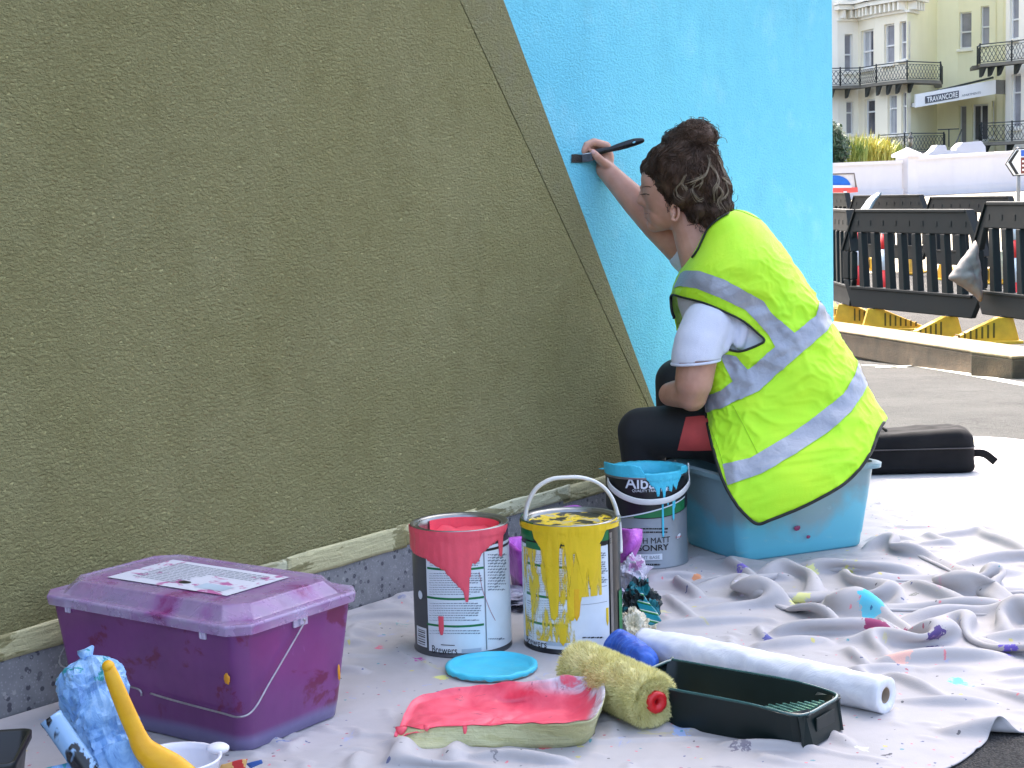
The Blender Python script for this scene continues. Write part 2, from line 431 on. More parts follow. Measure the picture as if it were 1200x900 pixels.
CU0, CU1, CV0, CV1 = -.55, 3.5, .012, 1.33
HC = .0088
def uv_of(p): q = Vector((p[0], p[1], 0))-W0; return q.dot(WD), q.dot(WN)
RIDGES = [([(905, 650), (870, 672), (868, 692), (905, 712), (950, 728)], .022, .05), ([(960, 690), (962, 720), (935, 742)], .02, .04),
  ([(1000, 640), (1060, 655), (1120, 690), (1165, 735)], .03, .06), ([(905, 690), (960, 700), (1010, 722), (1050, 735)], .022, .045),
  ([(935, 762), (975, 738), (1030, 722), (1085, 735)], .025, .05), ([(1090, 775), (1110, 735), (1150, 712), (1200, 715)], .028, .065),
  ([(1010, 775), (1050, 755), (1095, 745)], .025, .05), ([(1110, 790), (1140, 760), (1200, 765)], .025, .055),
  ([(1030, 640), (1010, 670), (960, 665)], .02, .03), ([(1090, 640), (1140, 630), (1200, 650)], .03, .035), ([(1080, 700), (1120, 725)], .02, .04),
  ([(400, 775), (330, 850), (300, 880)], .03, .03), ([(405, 760), (450, 720), (480, 705)], .02, .03), ([(850, 858), (890, 845), (940, 858), (985, 872)], .015, .025),
  ([(470, 725), (430, 745), (400, 760)], .02, .02), ([(770, 850), (800, 858), (830, 850)], .014, .025), ([(890, 850), (900, 895)], .02, .03),
  ([(480, 700), (440, 715)], .015, .03), ([(420, 890), (520, 888), (640, 897)], .02, .015), ([(1190, 780), (1193, 830), (1150, 880)], .02, .03),
  ([(1120, 520), (1180, 515), (1220, 520)], .04, .03), ([(1060, 800), (1130, 840), (1150, 870)], .03, .02)]
BEND = ((2, .20), (4, .06))
RS = (.5, .95)
def sim_cloth(footprints):
    nu = int((CU1-CU0)/HC)+1; nv = int((CV1-CV0)/HC)+1
    U, Vv = np.meshgrid(np.linspace(CU0, CU1, nu), np.linspace(CV0, CV1, nv), indexing='ij')
    hu = (CU1-CU0)/(nu-1); hv = (CV1-CV0)/(nv-1)
    lim = 1.325-.75*np.clip(.66-U, 0, 1)**1.7+.010*np.sin(U*9)+.006*np.sin(U*23+1)
    Vv = CV0+(Vv-CV0)*(lim-CV0)/(CV1-CV0)
    U = U+np.clip((U-2.5), 0, 1)*(.03*np.sin(Vv*11)+.05*Vv-.04)
    def blob(u, v, ru, rv, k=2.0): return np.exp(-(((U-u)/ru)**2+((Vv-v)/rv)**2)**(k/2))
    # how much spare cloth there is, along the wall (gu) and away from it (gv)
    n1 = vnoise(3, U.shape, 26, 9); n2 = vnoise(4, U.shape, 30, 10)
    gu = 1+.014+.014*np.clip(n1, 0, 2); gv = 1+.012+.014*np.clip(n2, 0, 2)
    heap = blob(1.36, .95, .30, .38, 3.0); heap2 = blob(1.62, 1.02, .30, .35); heap3 = blob(1.25, .62, .18, .2)
    gu += .36*heap+.16*heap2+.16*heap3; gv += .20*heap+.12*heap2+.12*heap3
    gu += .03*blob(2.2, .8, .5, .5)+.10*blob(.12, .72, .5, .12)+.05*blob(-.1, .5, .3, .4)
    gv += .05*blob(.12, .78, .6, .16)+.06*blob(3.35, .7, .12, .9)
    gu += .05*blob(.45, 1.15, .35, .2)
    mask = np.zeros(U.shape, bool)
    for (kind, a) in footprints:
        if kind == 'c': mask |= ((U-a[0])**2+(Vv-a[1])**2) < a[2]**2
        else:
            inside = np.ones(U.shape, bool); n = len(a)
            for i in range(n):
                (x0, y0), (x1, y1) = a[i], a[(i+1) % n]
                inside &= ((x1-x0)*(Vv-y0)-(y1-y0)*(U-x0)) >= 0
            mask |= inside
    soft = np.zeros(U.shape)
    gu = np.where(mask, 1.0, gu); gv = np.where(mask, 1.0, gv)
    X = np.stack([U, Vv, np.zeros_like(U)], -1)
    X[..., 2] = .004+.004*np.abs(vnoise(5, U.shape, 90, 30))+.012*np.clip(vnoise(6, U.shape, 40, 10), 0, 2)*(heap+heap3+heap2)
    rid = (1-np.abs(vnoise(11, U.shape, 46, 17)))**3; rid2 = (1-np.abs(vnoise(12, U.shape, 80, 26)))**3
    rid = np.clip(rid, 0, 1); rid2 = np.clip(rid2, 0, 1)
    X[..., 2] += .034*rid*np.clip(heap+heap3+.6*heap2, 0, 1)+.020*rid2*np.clip(heap+heap2+heap3, 0, 1)+.010*rid+.004*rid2
    gu += .05*rid*np.clip(heap+heap3+heap2, 0, 1)+.022*rid; gv += .05*rid*np.clip(heap+heap3+heap2, 0, 1)+.020*rid
    X[..., 2] = np.where(mask, .0015, X[..., 2])
    for pts, rad, hgt in RIDGES:
        q = [uv_of(p) for p in smooth_path([G(*p_) for p_ in pts], 6)]
        dmin = np.full(U.shape, 9.0)
        for (a0, b0), (a1, b1) in zip(q[:-1], q[1:]):
            L2 = (a1-a0)**2+(b1-b0)**2+1e-12; tt = np.clip(((U-a0)*(a1-a0)+(Vv-b0)*(b1-b0))/L2, 0, 1)
            dmin = np.minimum(dmin, np.hypot(U-a0-tt*(a1-a0), Vv-b0-tt*(b1-b0)))
        X[..., 2] = np.maximum(X[..., 2], np.where(mask, 0, hgt*RS[1]*np.exp(-(dmin/(rad*RS[0]))**2)))
        add_ = np.exp(-(dmin/(rad*1.3))**2)
        gu += np.where(mask, 0, .15*add_); gv += np.where(mask, 0, .15*add_)
    X = X.astype(np.float32); V_ = np.zeros_like(X); inv = np.where(mask, 0.0, 1.0).astype(np.float32)
    gg = (gu+gv)/2
    def rest(sa, sb, g): return (np.hypot(U[sb]-U[sa], Vv[sb]-Vv[sa])*(g[sa]+g[sb])/2).astype(X.dtype)
    def solve(X, sa, sb, L, k, mode=0):
        A = X[sa]; B = X[sb]; wa = inv[sa]; wb = inv[sb]
        D = B-A; dl = np.sqrt((D*D).sum(-1))+1e-9; w = wa+wb+1e-9
        c = (dl-L)
        if mode == 1: c = np.minimum(c, 0)
        s = (k*c/(dl*w))[..., None]*D
        X[sa] = A+s*wa[..., None]; X[sb] = B-s*wb[..., None]
    S = slice; sets = []
    def add(sa, sb, g, k, mode=0, m=1.0): sets.append((sa, sb, rest(sa, sb, g)*m, k, mode))
    for o in (0, 1):
        add((S(o, nu-1, 2), S(None)), (S(o+1, nu, 2), S(None)), gu, 1.0)
        add((S(None), S(o, nv-1, 2)), (S(None), S(o+1, nv, 2)), gv, 1.0)
    for o in (0, 1):
        add((S(o, nu-1, 2), S(0, nv-1)), (S(o+1, nu, 2), S(1, nv)), gg, .3)
        add((S(o+1, nu, 2), S(0, nv-1)), (S(o, nu-1, 2), S(1, nv)), gg, .3)
    for st, kb in BEND:
        for o in range(2):
            ra = np.array([i for i in range(0, nu-st) if (i//st) % 2 == o]); add((ra, S(None)), (ra+st, S(None)), gu, kb, 1, .995)
            ra = np.array([i for i in range(0, nv-st) if (i//st) % 2 == o]); add((S(None), ra), (S(None), ra+st), gv, kb, 1, .995)
    dt = 1/60.
    edge = np.zeros(U.shape, bool); edge[0] = edge[-1] = True; edge[:, 0] = True
    for step in range(150):
        Xp = X.copy()
        V_[..., 2] -= 9.8*dt*.22; V_ *= .93
        X += V_*dt*inv[..., None]
        for it in range(4):
            for s in sets: solve(X, *s)
            X[..., 2] = np.maximum(X[..., 2], .0015)
        low = X[..., 2] < .003
        # friction on the ground
        X[..., 0] = np.where(low, Xp[..., 0]+(X[..., 0]-Xp[..., 0])*.4, X[..., 0]); X[..., 1] = np.where(low, Xp[..., 1]+(X[..., 1]-Xp[..., 1])*.4, X[..., 1])
        X[..., 1] = np.maximum(X[..., 1], CV0-.006)
        V_ = (X-Xp)/dt; sp = np.sqrt((V_**2).sum(-1, keepdims=True)); V_ *= np.minimum(1, 1.2/(sp+1e-9))
    return X
# footprints are (u, v) on the pavement; objects read the same places below
def circ(px, py, r): q = uv_of(G(px, py)); return ('c', (q[0], q[1], r))
def quad(*pts):
    q = [uv_of(G(*p)) for p in pts]; a = sum(q[i][0]*q[(i+1) % len(q)][1]-q[(i+1) % len(q)][0]*q[i][1] for i in range(len(q)))
    return ('q', q if a > 0 else q[::-1])
FOOT = [circ(543, 757, .086), circ(672, 752, .086), circ(759, 652, .086), circ(576, 783, .085),
        quad((287, 880), (383, 840), (180, 790), (95, 838)), quad((825, 645), (880, 662), (1010, 650), (1025, 610), (860, 590)),
        quad((470, 872), (695, 862), (690, 820), (500, 830)), quad((770, 820), (990, 858), (1000, 835), (780, 790)),
        quad((990, 560), (1135, 562), (1135, 540), (990, 540)), quad((750, 770), (1030, 838), (1045, 820), (760, 755)), quad((690, 830), (760, 855), (790, 840), (660, 780))]
import time as _t
_t0 = _t.time()
CX = sim_cloth(FOOT)
print('cloth sim', round(_t.time()-_t0, 1))
_nu, _nv = CX.shape[:2]
_wx = W0.x+WD.x*CX[..., 0]+WN.x*CX[..., 1]; _wy = W0.y+WD.y*CX[..., 0]+WN.y*CX[..., 1]
_gz = np.vectorize(ground_z)(_wx, _wy)
_cv = np.stack([_wx, _wy, CX[..., 2]+_gz+.0015], -1).reshape(-1, 3)
_idx = np.arange(_nu*_nv).reshape(_nu, _nv)
_cf = np.stack([_idx[:-1, :-1], _idx[1:, :-1], _idx[1:, 1:], _idx[:-1, 1:]], -1).reshape(-1, 4)
# cut the sheet to its outline: rounded near corner, wavy far hem
_cu, _cvv = CX[..., 0], CX[..., 1]
_keep = np.ones((_nu, _nv), bool)
_kf = _keep.reshape(-1)[_cf].all(1)
STAINS = [((1037, 746), .046, (140, 25, 85), 1.3), ((1022, 726), .036, (60, 190, 215), .7), ((908, 756), .024, (50, 60, 150), 1.1), ((1103, 764), .030, (60, 30, 110), 1.2),
          ((1128, 803), .026, (90, 210, 225), .5), ((872, 676), .02, (110, 90, 190), 1.0), ((992, 672), .035, (200, 200, 110), .5), ((945, 676), .02, (215, 215, 140), .8),
          ((486, 777), .016, (190, 50, 150), .7), ((50, 772), .02, (40, 160, 170), .6), ((448, 762), .012, (225, 100, 130), .8), ((935, 712), .02, (205, 205, 130), .8),
          ((815, 683), .012, (215, 140, 90), .9), ((640, 880), .014, (225, 80, 90), .5), ((880, 700), .03, (196, 190, 200), .6), ((770, 720), .022, (205, 200, 150), .6), ((560, 868), .02, (170, 160, 180), .5), ((690, 868), .02, (230, 120, 130), .4), ((800, 860), .03, (150, 180, 230), .7),
          ((475, 735), .014, (40, 150, 150), .4), ((520, 798), .02, (215, 215, 120), .6), ((350, 855), .010, (200, 60, 60), .8), ((1045, 890), .01, (60, 60, 70), .9),
          ((330, 872), .012, (40, 90, 170), .4), ((870, 880), .022, (70, 60, 90), .25), ((580, 893), .02, (90, 90, 100), .25), ((1180, 770), .02, (100, 80, 190), .6),
          ((1102, 735), .012, (170, 70, 100), 1.2), ((1050, 778), .022, (225, 175, 160), 1.0), ((905, 640), .01, (220, 60, 70), .6), ((975, 696), .01, (40, 90, 100), .5), ((1065, 700), .02, (70, 80, 60), .3),
          ((470, 705), .02, (120, 130, 170), .4), ((420, 700), .014, (60, 160, 160), .5), ((880, 855), .02, (70, 90, 160), .3), ((1010, 880), .012, (215, 220, 190), .8)]
def mat_sheet():
    t = NT('cotton_dust_sheet'); co = t.co()
    n = t.noise(co, 5, 5, .6); n2 = t.noise(co, 28, 4, .6)
    c = t.mix(t.ramp(n, [(.35, 0), (.75, .5)]), (.46, .435, .435, 1), (.345, .325, .325, 1))
    c = t.mix(t.ramp(n2, [(.55, 0), (.75, .25)]), c, (.35, .33, .33, 1))
    wob = t.vmath('SUBTRACT', t.noise(co, 60, 4, .65, 1.0, col=True), (.5, .5, .5)); wob2 = t.vmath('SUBTRACT', t.noise(co, 18, 3, .6, col=True), (.5, .5, .5))
    def sc(v, s):
        q = t.n.new('ShaderNodeVectorMath'); q.operation = 'SCALE'; t.l.new(v, q.inputs[0]); q.inputs['Scale'].default_value = s; return q.outputs[0]
    pos = t.vmath('ADD', t.vmath('ADD', co, sc(wob, .05)), sc(wob2, .07))
    pos = t.vmath('MULTIPLY', pos, (1, 1, 0))
    for (px, r, colr, asp) in STAINS:
        g = G(*px)
        q = t.vmath('MULTIPLY', t.vmath('SUBTRACT', pos, (g.x, g.y, 0)), (1/asp if asp < 1 else 1, 1 if asp < 1 else asp*.8, 1))
        d = t.vmath('LENGTH', q, (0, 0, 0))
        k = .88 if asp > .45 else .6
        c = t.mix(t.ramp(d, [(r*.75 if asp < 1.3 else r*.9, k), (r, 0)]) if False else t.math('MULTIPLY', t.math('LESS_THAN', d, r*.8), k), c, s2l(colr))
    # grubby patches and faded old splashes
    g1 = t.noise(co, 2.3, 6, .7, .6); c = t.mix(t.ramp(g1, [(.50, 0), (.66, .45)]), c, (.36, .33, .31, 1))
    for sc_, cc, lo in ((6.5, (196, 188, 120), .655), (7.7, (150, 160, 200), .65), (5.3, (205, 150, 170), .67), (9.1, (110, 105, 115), .665)):
        q = t.noise(t.mapping(co, loc=(sc_, 3, 0)), sc_, 6, .72, .8); c = t.mix(t.ramp(q, [(lo, 0), (lo+.02, .5)]), c, s2l(cc))
    # spatter
    for sc_, cc, th in ((38, (40, 60, 120), .10), (31, (170, 50, 80), .09), (47, (60, 60, 65), .11), (23, (200, 190, 90), .09), (29, (40, 140, 150), .08), (53, (220, 110, 120), .12)):
        sp_co = t.vmath('MULTIPLY', t.vmath('ADD', co, sc(wob, .012)), (1, 1, 0)); v = t.voro(sp_co, sc_); vc = t.sep(t.voro(sp_co, sc_, out='Color'))
        msk = t.math('MULTIPLY', t.math('LESS_THAN', v, th), t.math('GREATER_THAN', vc[0], .72))
        c = t.mix(t.math('MULTIPLY', msk, .75), c, s2l(cc))
    rg = t.n.new('ShaderNodeTexNoise'); rg.noise_type = 'RIDGED_MULTIFRACTAL'; rg.inputs['Scale'].default_value = 13; rg.inputs['Detail'].default_value = 3; rg.inputs['Roughness'].default_value = .45
    t.l.new(co, rg.inputs['Vector']); nrm0 = t.bump(rg.outputs[0], .9, .0055)
    weave = t.math('ADD', t.noise(t.mapping(co, scale=(1, 1, 1)), 700, 2, .5), t.math('MULTIPLY', t.noise(co, 45, 5, .6, .5), .8))
    t.set(Base_Color=c, Roughness=.92, Normal=t.bump(weave, .3, .0012, nrm0)); t.b.inputs['Specular IOR Level'].default_value = .15
    t.b.inputs['Sheen Weight'].default_value = .1
    return t.m
sheet = mesh_obj('dust_sheet', _cv, [tuple(f) for f in _cf[_kf].tolist()], mat_sheet(), smooth=True)
tag(sheet, 'creased white cotton dust sheet with paint splashes laid along the foot of the wall', 'dust sheet')
_s = sheet.modifiers.new('smooth', 'SUBSURF'); _s.levels = 1; _s.render_levels = 1
_s = sheet.modifiers.new('thick', 'SOLIDIFY'); _s.thickness = .0018; _s.offset = -1
# ================================================================== paint tins and other things on the sheet
GZ = .004
M_tinmetal = simple('tin_metal', (150, 150, 148), .32, .15, 40, metallic=.9)
M_white_print = simple('label_white', (214, 222, 228), .35, .04, 30)
M_black_print = simple('label_black', (22, 24, 28), .35, .1, 30)
M_grey_print = simple('label_grey', (72, 74, 78), .35, .1, 30)
M_green_print = simple('label_green', (20, 112, 62), .35, .1, 30)
M_silver_print = simple('label_silver', (132, 138, 144), .38, .08, 18, metallic=.25)
M_handle = simple('handle_white_plastic', (216, 216, 212), .4, .06, 40)
def mat_paint(name, c, rough=.35, var=.12):
    t = NT(name); co = t.co(); n = t.noise(co, 30, 5, .6); n2 = t.noise(co, 130, 3, .6); l = s2l(c)
    t.set(Base_Color=t.ramp(n, [(.3, tuple(x*(1-var) for x in l[:3])+(1,)), (.7, l)]), Roughness=t.ramp(n, [(.3, rough), (.7, rough+.25)]),
          Normal=t.bump(t.math('ADD', n, t.math('MULTIPLY', n2, .4)), .5, .0025)); return t.m
M_pink = mat_paint('coral_pink_paint', (240, 88, 104)); M_yellow = mat_paint('yellow_paint', (232, 196, 22)); M_cyan = mat_paint('cyan_paint', (70, 200, 226))
M_yellow_thin = None
class Tin:
    def __init__(self, name, label, px, py, r, h, grp=None, z=GZ):
        self.c = G(px, py, z); self.c.z = z; self.r = r; self.h = h
        self.o = thing(name, label, 'paint tin', self.c, 0, grp)
        f = CAM-self.c; f.z = 0; self.f = f.normalized(); self.t = Vector((-self.f.y, self.f.x, 0))
        if self.t.dot(_R) < 0: self.t = -self.t
    def pt(self, a, z, off=0.0): return self.c+(self.f*math.cos(a)+self.t*math.sin(a))*(self.r+off)+Vector((0, 0, z))
    def az(self, px, py):
        d = ray(px, py); o = CAM-self.c; A = d.x*d.x+d.y*d.y; B = 2*(o.x*d.x+o.y*d.y); Cc = o.x*o.x+o.y*o.y-self.r**2
        D = B*B-4*A*Cc; t = (-B-math.sqrt(max(0, D)))/(2*A); p = o+d*t
        return math.atan2(p.dot(self.t), p.dot(self.f)), p.z
    def body(self, mat):
        r, h = self.r, self.h; bm = bmesh.new()
        bm_lathe(bm, [(0, .002), (r-.004, .002), (r-.002, 0), (r+.0012, .0005), (r+.0012, .004), (r-.0006, .006), (r-.0006, h-.012)], self.c, 72)
        bm_obj('body', bm, mat, self.o, True)
        bm = bmesh.new()
        bm_lathe(bm, [(r-.0006, h-.012), (r+.0016, h-.010), (r+.0016, h-.006), (r, h-.004), (r+.0012, h-.001), (r-.001, h+.0005), (r-.006, h-.002), (r-.010, h-.008), (r-.0115, h-.002), (r-.013, h-.003), (r-.013, h-.03), (r-.004, h-.034), (r-.003, .05)], self.c, 72)
        bm_obj('rim', bm, M_tinmetal, self.o, True)
    def patch(self, name, a0, a1, z0, z1, mat, off=.0006, bend=None, n=28):
        bm = bmesh.new(); K = 6; g = []
        for i in range(n+1):
            a = a0+(a1-a0)*i/n
            zz0 = z0(a) if callable(z0) else z0; zz1 = z1(a) if callable(z1) else z1
            g.append([bm.verts.new(self.pt(a, zz0+(zz1-zz0)*k/K, off)) for k in range(K+1)])
        for i in range(n):
            for k in range(K): f = bm.faces.new((g[i][k], g[i+1][k], g[i+1][k+1], g[i][k+1])); f.smooth = True
        return bm_obj(name, bm, mat, self.o, True)
    def quadpx(self, name, x0, y0, x1, y1, mat, off=.0009):
        a0, _ = self.az(x0, (y0+y1)/2); a1, _ = self.az(x1, (y0+y1)/2); _, z1 = self.az((x0+x1)/2, y0); _, z0 = self.az((x0+x1)/2, y1)
        return self.patch(name, a0, a1, z0, z1, mat, off, n=12)
    def text(self, s, x0, x1, ybase, hpx, mat, off=.0011, bold=0.0, name='lettering', slope=0.0):
        a0, z = self.az(x0, ybase); a1, _ = self.az(x1, ybase); _, z1 = self.az((x0+x1)/2, ybase-hpx); _, zb = self.az((x0+x1)/2, ybase)
        me = text_mesh(s, bold); xs = [v.co.x for v in me.vertices]; ys = [v.co.y for v in me.vertices]; w = max(xs)-min(xs)
        cap = 0.73
        for v in me.vertices:
            a = a0+(a1-a0)*(v.co.x-min(xs))/w; zz = zb+(z1-zb)*v.co.y/cap+slope*(v.co.x-min(xs))/w
            v.co = self.pt(a, zz, off)
        me.materials.clear(); me.materials.append(mat); o = bpy.data.objects.new(name, me); link(o, self.o); o.matrix_parent_inverse = parent_inv(self.o); return o
    def lines(self, x0, x1, ys, hpx, mat, seed=1, off=.0011, name='small_print'):
        """rows of small print: every word a short printed bar"""
        rn = random.Random(seed); bm = bmesh.new()
        for y in ys:
            x = x0+rn.random(); end = x1-rn.random()*(x1-x0)*(.5 if rn.random() < .2 else .1)
            while x < end:
                w = 1.2+rn.random()*3.2; xe = min(x+w, end)
                a0, zt = self.az(x, y-hpx/2); a1, zb = self.az(xe, y+hpx/2)
                q = [self.pt(a0, zb, off), self.pt(a1, zb, off), self.pt(a1, zt, off), self.pt(a0, zt, off)]
                bm.faces.new([bm.verts.new(p) for p in q]); x = xe+.55
        return tag(bm_obj(name, bm, mat, self.o), kind='stuff')
    def drip(self, pts, mat, top=None, thick=.0022, name='dripped_paint', fine=1.2, wob=.0015, seed=0):
        """paint running down from the rim: pts are (px,py) of its lower edge left to right"""
        az = [self.az(*p) for p in pts]; a_ = [q[0] for q in az]; z_ = [q[1] for q in az]
        n = max(12, int((a_[-1]-a_[0])*self.r/.0011)); K = 14; bm = bmesh.new(); g = []
        for i in range(n+1):
            a = a_[0]+(a_[-1]-a_[0])*i/n; j = max(0, min(len(a_)-2, sum(1 for q in a_ if q <= a)-1))
            t = (a-a_[j])/max(1e-6, a_[j+1]-a_[j]); t = min(1, max(0, t)); t = t*t*(3-2*t)*.6+t*.4
            zb = z_[j]+(z_[j+1]-z_[j])*t+wob*mnoise.noise(Vector((a*26, seed, 0)))*2
            zt = self.h-.0005 if top is None else (top(a) if callable(top) else self.az(0.5*(pts[0][0]+pts[-1][0]), top)[1])
            col = []
            for k in range(K+1):
                s = k/K; z = zb+(zt-zb)*s; dd = min(1, (z-zb)/.003) if zt-zb > .004 else .5
                e = min(1, min(i, n-i)/2.5)
                th = thick*math.sqrt(max(0, min(1, dd)))*e*(.75+.5*mnoise.noise(Vector((a*9, z*26, seed))))+.0009*(1 if z > self.h-.014 else 0)
                if s == 0: th = 0
                col.append(bm.verts.new(self.pt(a, z, .0012+max(0, th))))
            g.append(col)
        for i in range(n):
            for k in range(K): f = bm.faces.new((g[i][k], g[i+1][k], g[i+1][k+1], g[i][k+1])); f.smooth = True
        return bm_obj(name, bm, mat, self.o, True)
def text_mesh(s, bold=0.0):
    cu = bpy.data.curves.new('lettering', 'FONT'); cu.body = s; cu.size = 1.0; cu.offset = bold; cu.resolution_u = 4; cu.align_x = 'LEFT'
    o = bpy.data.objects.new('tmp_text', cu); COL.objects.link(o); bpy.context.view_layer.update()
    me = bpy.data.meshes.new_from_object(o.evaluated_get(bpy.context.evaluated_depsgraph_get())); bpy.data.objects.remove(o); bpy.data.curves.remove(cu)
    bm = bmesh.new(); bm.from_mesh(me); bmesh.ops.triangulate(bm, faces=bm.faces)
    bmesh.ops.subdivide_edges(bm, edges=[e for e in bm.edges if e.calc_length() > .25], cuts=1); bm.to_mesh(me); bm.free(); return me
def smear(name, tin, x0, y0, x1, y1, mat, off=.0016):
    return tin.quadpx(name, x0, y0, x1, y1, mat, off)
def mat_thin(name, c, lo=.47, hi=.55, scale=(1, 1, .25), sc=55, mx=.9):
    t = NT(name); co = t.co(); n = t.noise(t.mapping(co, scale=scale), sc, 5, .65, .3)
    t.set(Base_Color=s2l(c), Roughness=.45, Alpha=t.ramp(n, [(lo, 0), (hi, mx)])); return t.m

# ---- red (coral) tin -------------------------------------------------
T = Tin('paint_tin', 'open tin with coral pink paint dripping down its white label, nearest the purple box', 543, 756, .0868, .226, 'opened metal paint tins')
T.body(M_grey_print); tin_pink = T
aL = T.az(501, 700)[0]; aM = T.az(569, 700)[0]
T.patch('printed_label', aL, 2.2, .010, .196, M_white_print)
T.patch('label_gap', T.az(567.5, 700)[0], T.az(569, 700)[0], .012, .19, M_silver_print, .0009, n=3)
T.quadpx('label_band', 501, 644, 567, 647.5, M_black_print)
T.patch('label_band', aM, 1.5, T.az(580, 644)[1], T.az(580, 641)[1], M_black_print, .0009)
for y in (667.5, 702, 734): T.quadpx('green_bar', 501, y-1.3, 567, y+1.3, M_green_print)
M_small = simple('small_print_ink', (120, 130, 140), .4)
T.lines(503, 566, [652+2.6*i for i in range(5)]+[672+2.7*i for i in range(10)]+[707+2.8*i for i in range(8)]+[739, 742], .9, M_small, 3)
T.lines(571, 593, [650+3.4*i for i in range(13)]+[748.5], .8, M_small, 4)
T.text('Brewers', 507, 536, 766, 9, M_black_print, bold=.004)
T.quadpx('label_line', 517, 755.4, 533, 756.3, M_black_print, .0012)
T.quadpx('label_block', 541, 760, 564, 765, simple('pale_block', (170, 186, 200), .4))
T.quadpx('barcode_panel', 489.5, 735, 500.5, 757, M_white_print, .001)
for i, y in enumerate((738, 740, 743, 745, 748.5, 751, 754)): T.quadpx('barcode_bar', 491, y, 499, y+(1.3 if i % 2 else .8), M_black_print, .0014)
bm = bmesh.new(); ca, cz = T.az(493, 697)
vsx = [bm.verts.new(T.pt(ca+.075*math.cos(q), cz+.0078*math.sin(q), .0011)) for q in [2*PI*i/20 for i in range(20)]]; bm.faces.new(vsx); bm_obj('round_mark', bm, M_white_print, T.o)
T.drip([(480, 640), (488, 650), (498, 654), (505, 659), (512, 664), (520, 668), (526, 675), (532, 682), (538, 688), (543, 694), (546, 706), (548.5, 706), (550, 690), (552, 676), (549, 668), (556, 660), (563, 656), (567, 645), (575, 638), (583, 632), (585, 652), (587.5, 652), (589, 628), (592, 618), (596, 612)][:16]+[(553, 664), (560, 658), (565, 648), (575, 639), (583, 633), (584.6, 652), (587, 652), (588.5, 628), (593, 618)], M_pink, seed=1)
T.patch('painted_rim', -2.2, .9, T.h-.0125, T.h-.004, M_pink, .0026, n=60)
T.drip([(514.5, 737), (516.5, 744), (519, 744), (520.5, 737)], M_pink, top=722, thick=.001, seed=5)
# thin trickle
bm = bmesh.new(); pth = []
for (x, y) in [(561, 670), (565, 690), (569, 702), (574, 715), (580, 727)]:
    a, z = T.az(x, y); pth.append(T.pt(a, z, .0012))
bm_tube(bm, smooth_path(pth, 6), .0004, 5); bm_obj('paint_trickle', bm, simple('dark_pink', (170, 80, 96), .5), T.o)
bm = bmesh.new(); hh = T.h-.024
N = 48; c0 = bm.verts.new(T.c+Vector((0, 0, hh))); rg = [bm.verts.new(T.c+Vector((math.cos(2*PI*k/N)*(T.r-.0125), math.sin(2*PI*k/N)*(T.r-.0125), hh+.002*math.sin(k*1.3)+.004*(1 if k % 7 < 3 else 0)))) for k in range(N)]
for k in range(N): bm.faces.new((c0, rg[k], rg[(k+1) % N]))
bm_obj('paint_surface', bm, M_pink, T.o, True)
# paint scraped on the inside wall
T.patch('scraped_paint', 1.7, 4.0, T.h-.03, T.h-.006, M_pink, -.0155)

# ---- yellow tin ------------------------------------------------------
T = Tin('paint_tin', 'tin running with yellow paint, its white handle standing up', 672, 752, .0880, .2295, 'opened metal paint tins')
T.body(M_black_print); tin_yel = T
a0, a1 = T.az(616, 690)[0], T.az(713, 690)[0]
T.patch('printed_label', -2.0, a1, .010, .190, M_white_print)
T.patch('green_band', -2.0, T.az(626, 640)[0], T.az(622, 633)[1], T.az(622, 612)[1], M_green_print, .0009)
T.patch('green_band', T.az(697, 640)[0], T.az(713, 640)[0], T.az(706, 634)[1], T.az(706, 615)[1], M_green_print, .0009)
T.quadpx('label_band', 617, 637, 650, 645, M_green_print); T.quadpx('label_band', 697, 637, 710, 640, M_black_print)
for y in (664, 700, 732): T.quadpx('green_bar', 618, y-1.4, 666, y+1.4, M_green_print)
T.lines(618, 664, [650+2.6*i for i in range(5)]+[669+2.7*i for i in range(10)]+[704+2.7*i for i in range(9)]+[737+2.7*i for i in range(4)], .9, M_small, 7)
T.lines(671, 712, [643+2.6*i for i in range(16)], .9, M_small, 8)
T.quadpx('label_line', 672, 689, 711, 689.7, M_small); T.quadpx('label_line', 681, 707, 711, 707.6, M_small)
T.quadpx('label_line', 667.5, 640, 668.2, 716, M_silver_print)
T.text('Brewers', 618, 641, 757, 9, M_black_print, bold=.004)
T.lines(682, 712, [747], 1.2, M_black_print, 9); T.quadpx('label_block', 640, 752, 664, 757, bpy.data.materials['pale_block'])
T.patch('metal_seam', T.az(715, 690)[0], T.az(718, 690)[0], .01, .21, M_tinmetal, .0010, n=4)
T.patch('green_edge', T.az(724.5, 690)[0], 1.53, .012, .10, M_green_print, .0009, n=6)
M_yt = mat_thin('thin_yellow_paint', (228, 196, 36), .46, .56, (1, 1, .25), 60, .9)
T.quadpx('paint_wash', 616, 646, 673, 752, M_yt, .0016); T.quadpx('paint_wash', 640, 640, 704, 700, mat_thin('thin_yellow_streaks', (228, 192, 30), .42, .5, (1, 1, .12), 90, .95), .0019)
M_or = mat_paint('orange_yellow_paint', (232, 178, 20))
T.drip([(613, 618), (618, 614), (624, 618), (627, 632), (633, 641), (636, 648), (640, 668), (643, 700), (646, 724), (650, 728), (654, 722), (656, 690), (655, 655), (656, 640), (658, 637), (662, 640), (663, 655), (665, 672), (667, 690), (669, 672), (671, 650), (674, 648), (677, 660), (681, 680), (684, 690), (688, 668), (691, 690), (694, 684), (699, 672), (702, 655), (700, 640), (704, 634), (710, 620), (716, 610), (722, 606)], M_yellow, seed=3)
T.drip([(665, 722), (668, 727), (672, 727), (674, 722)], M_yellow, top=lambda a: T.az(676, 690)[1], thick=.0012, seed=9)
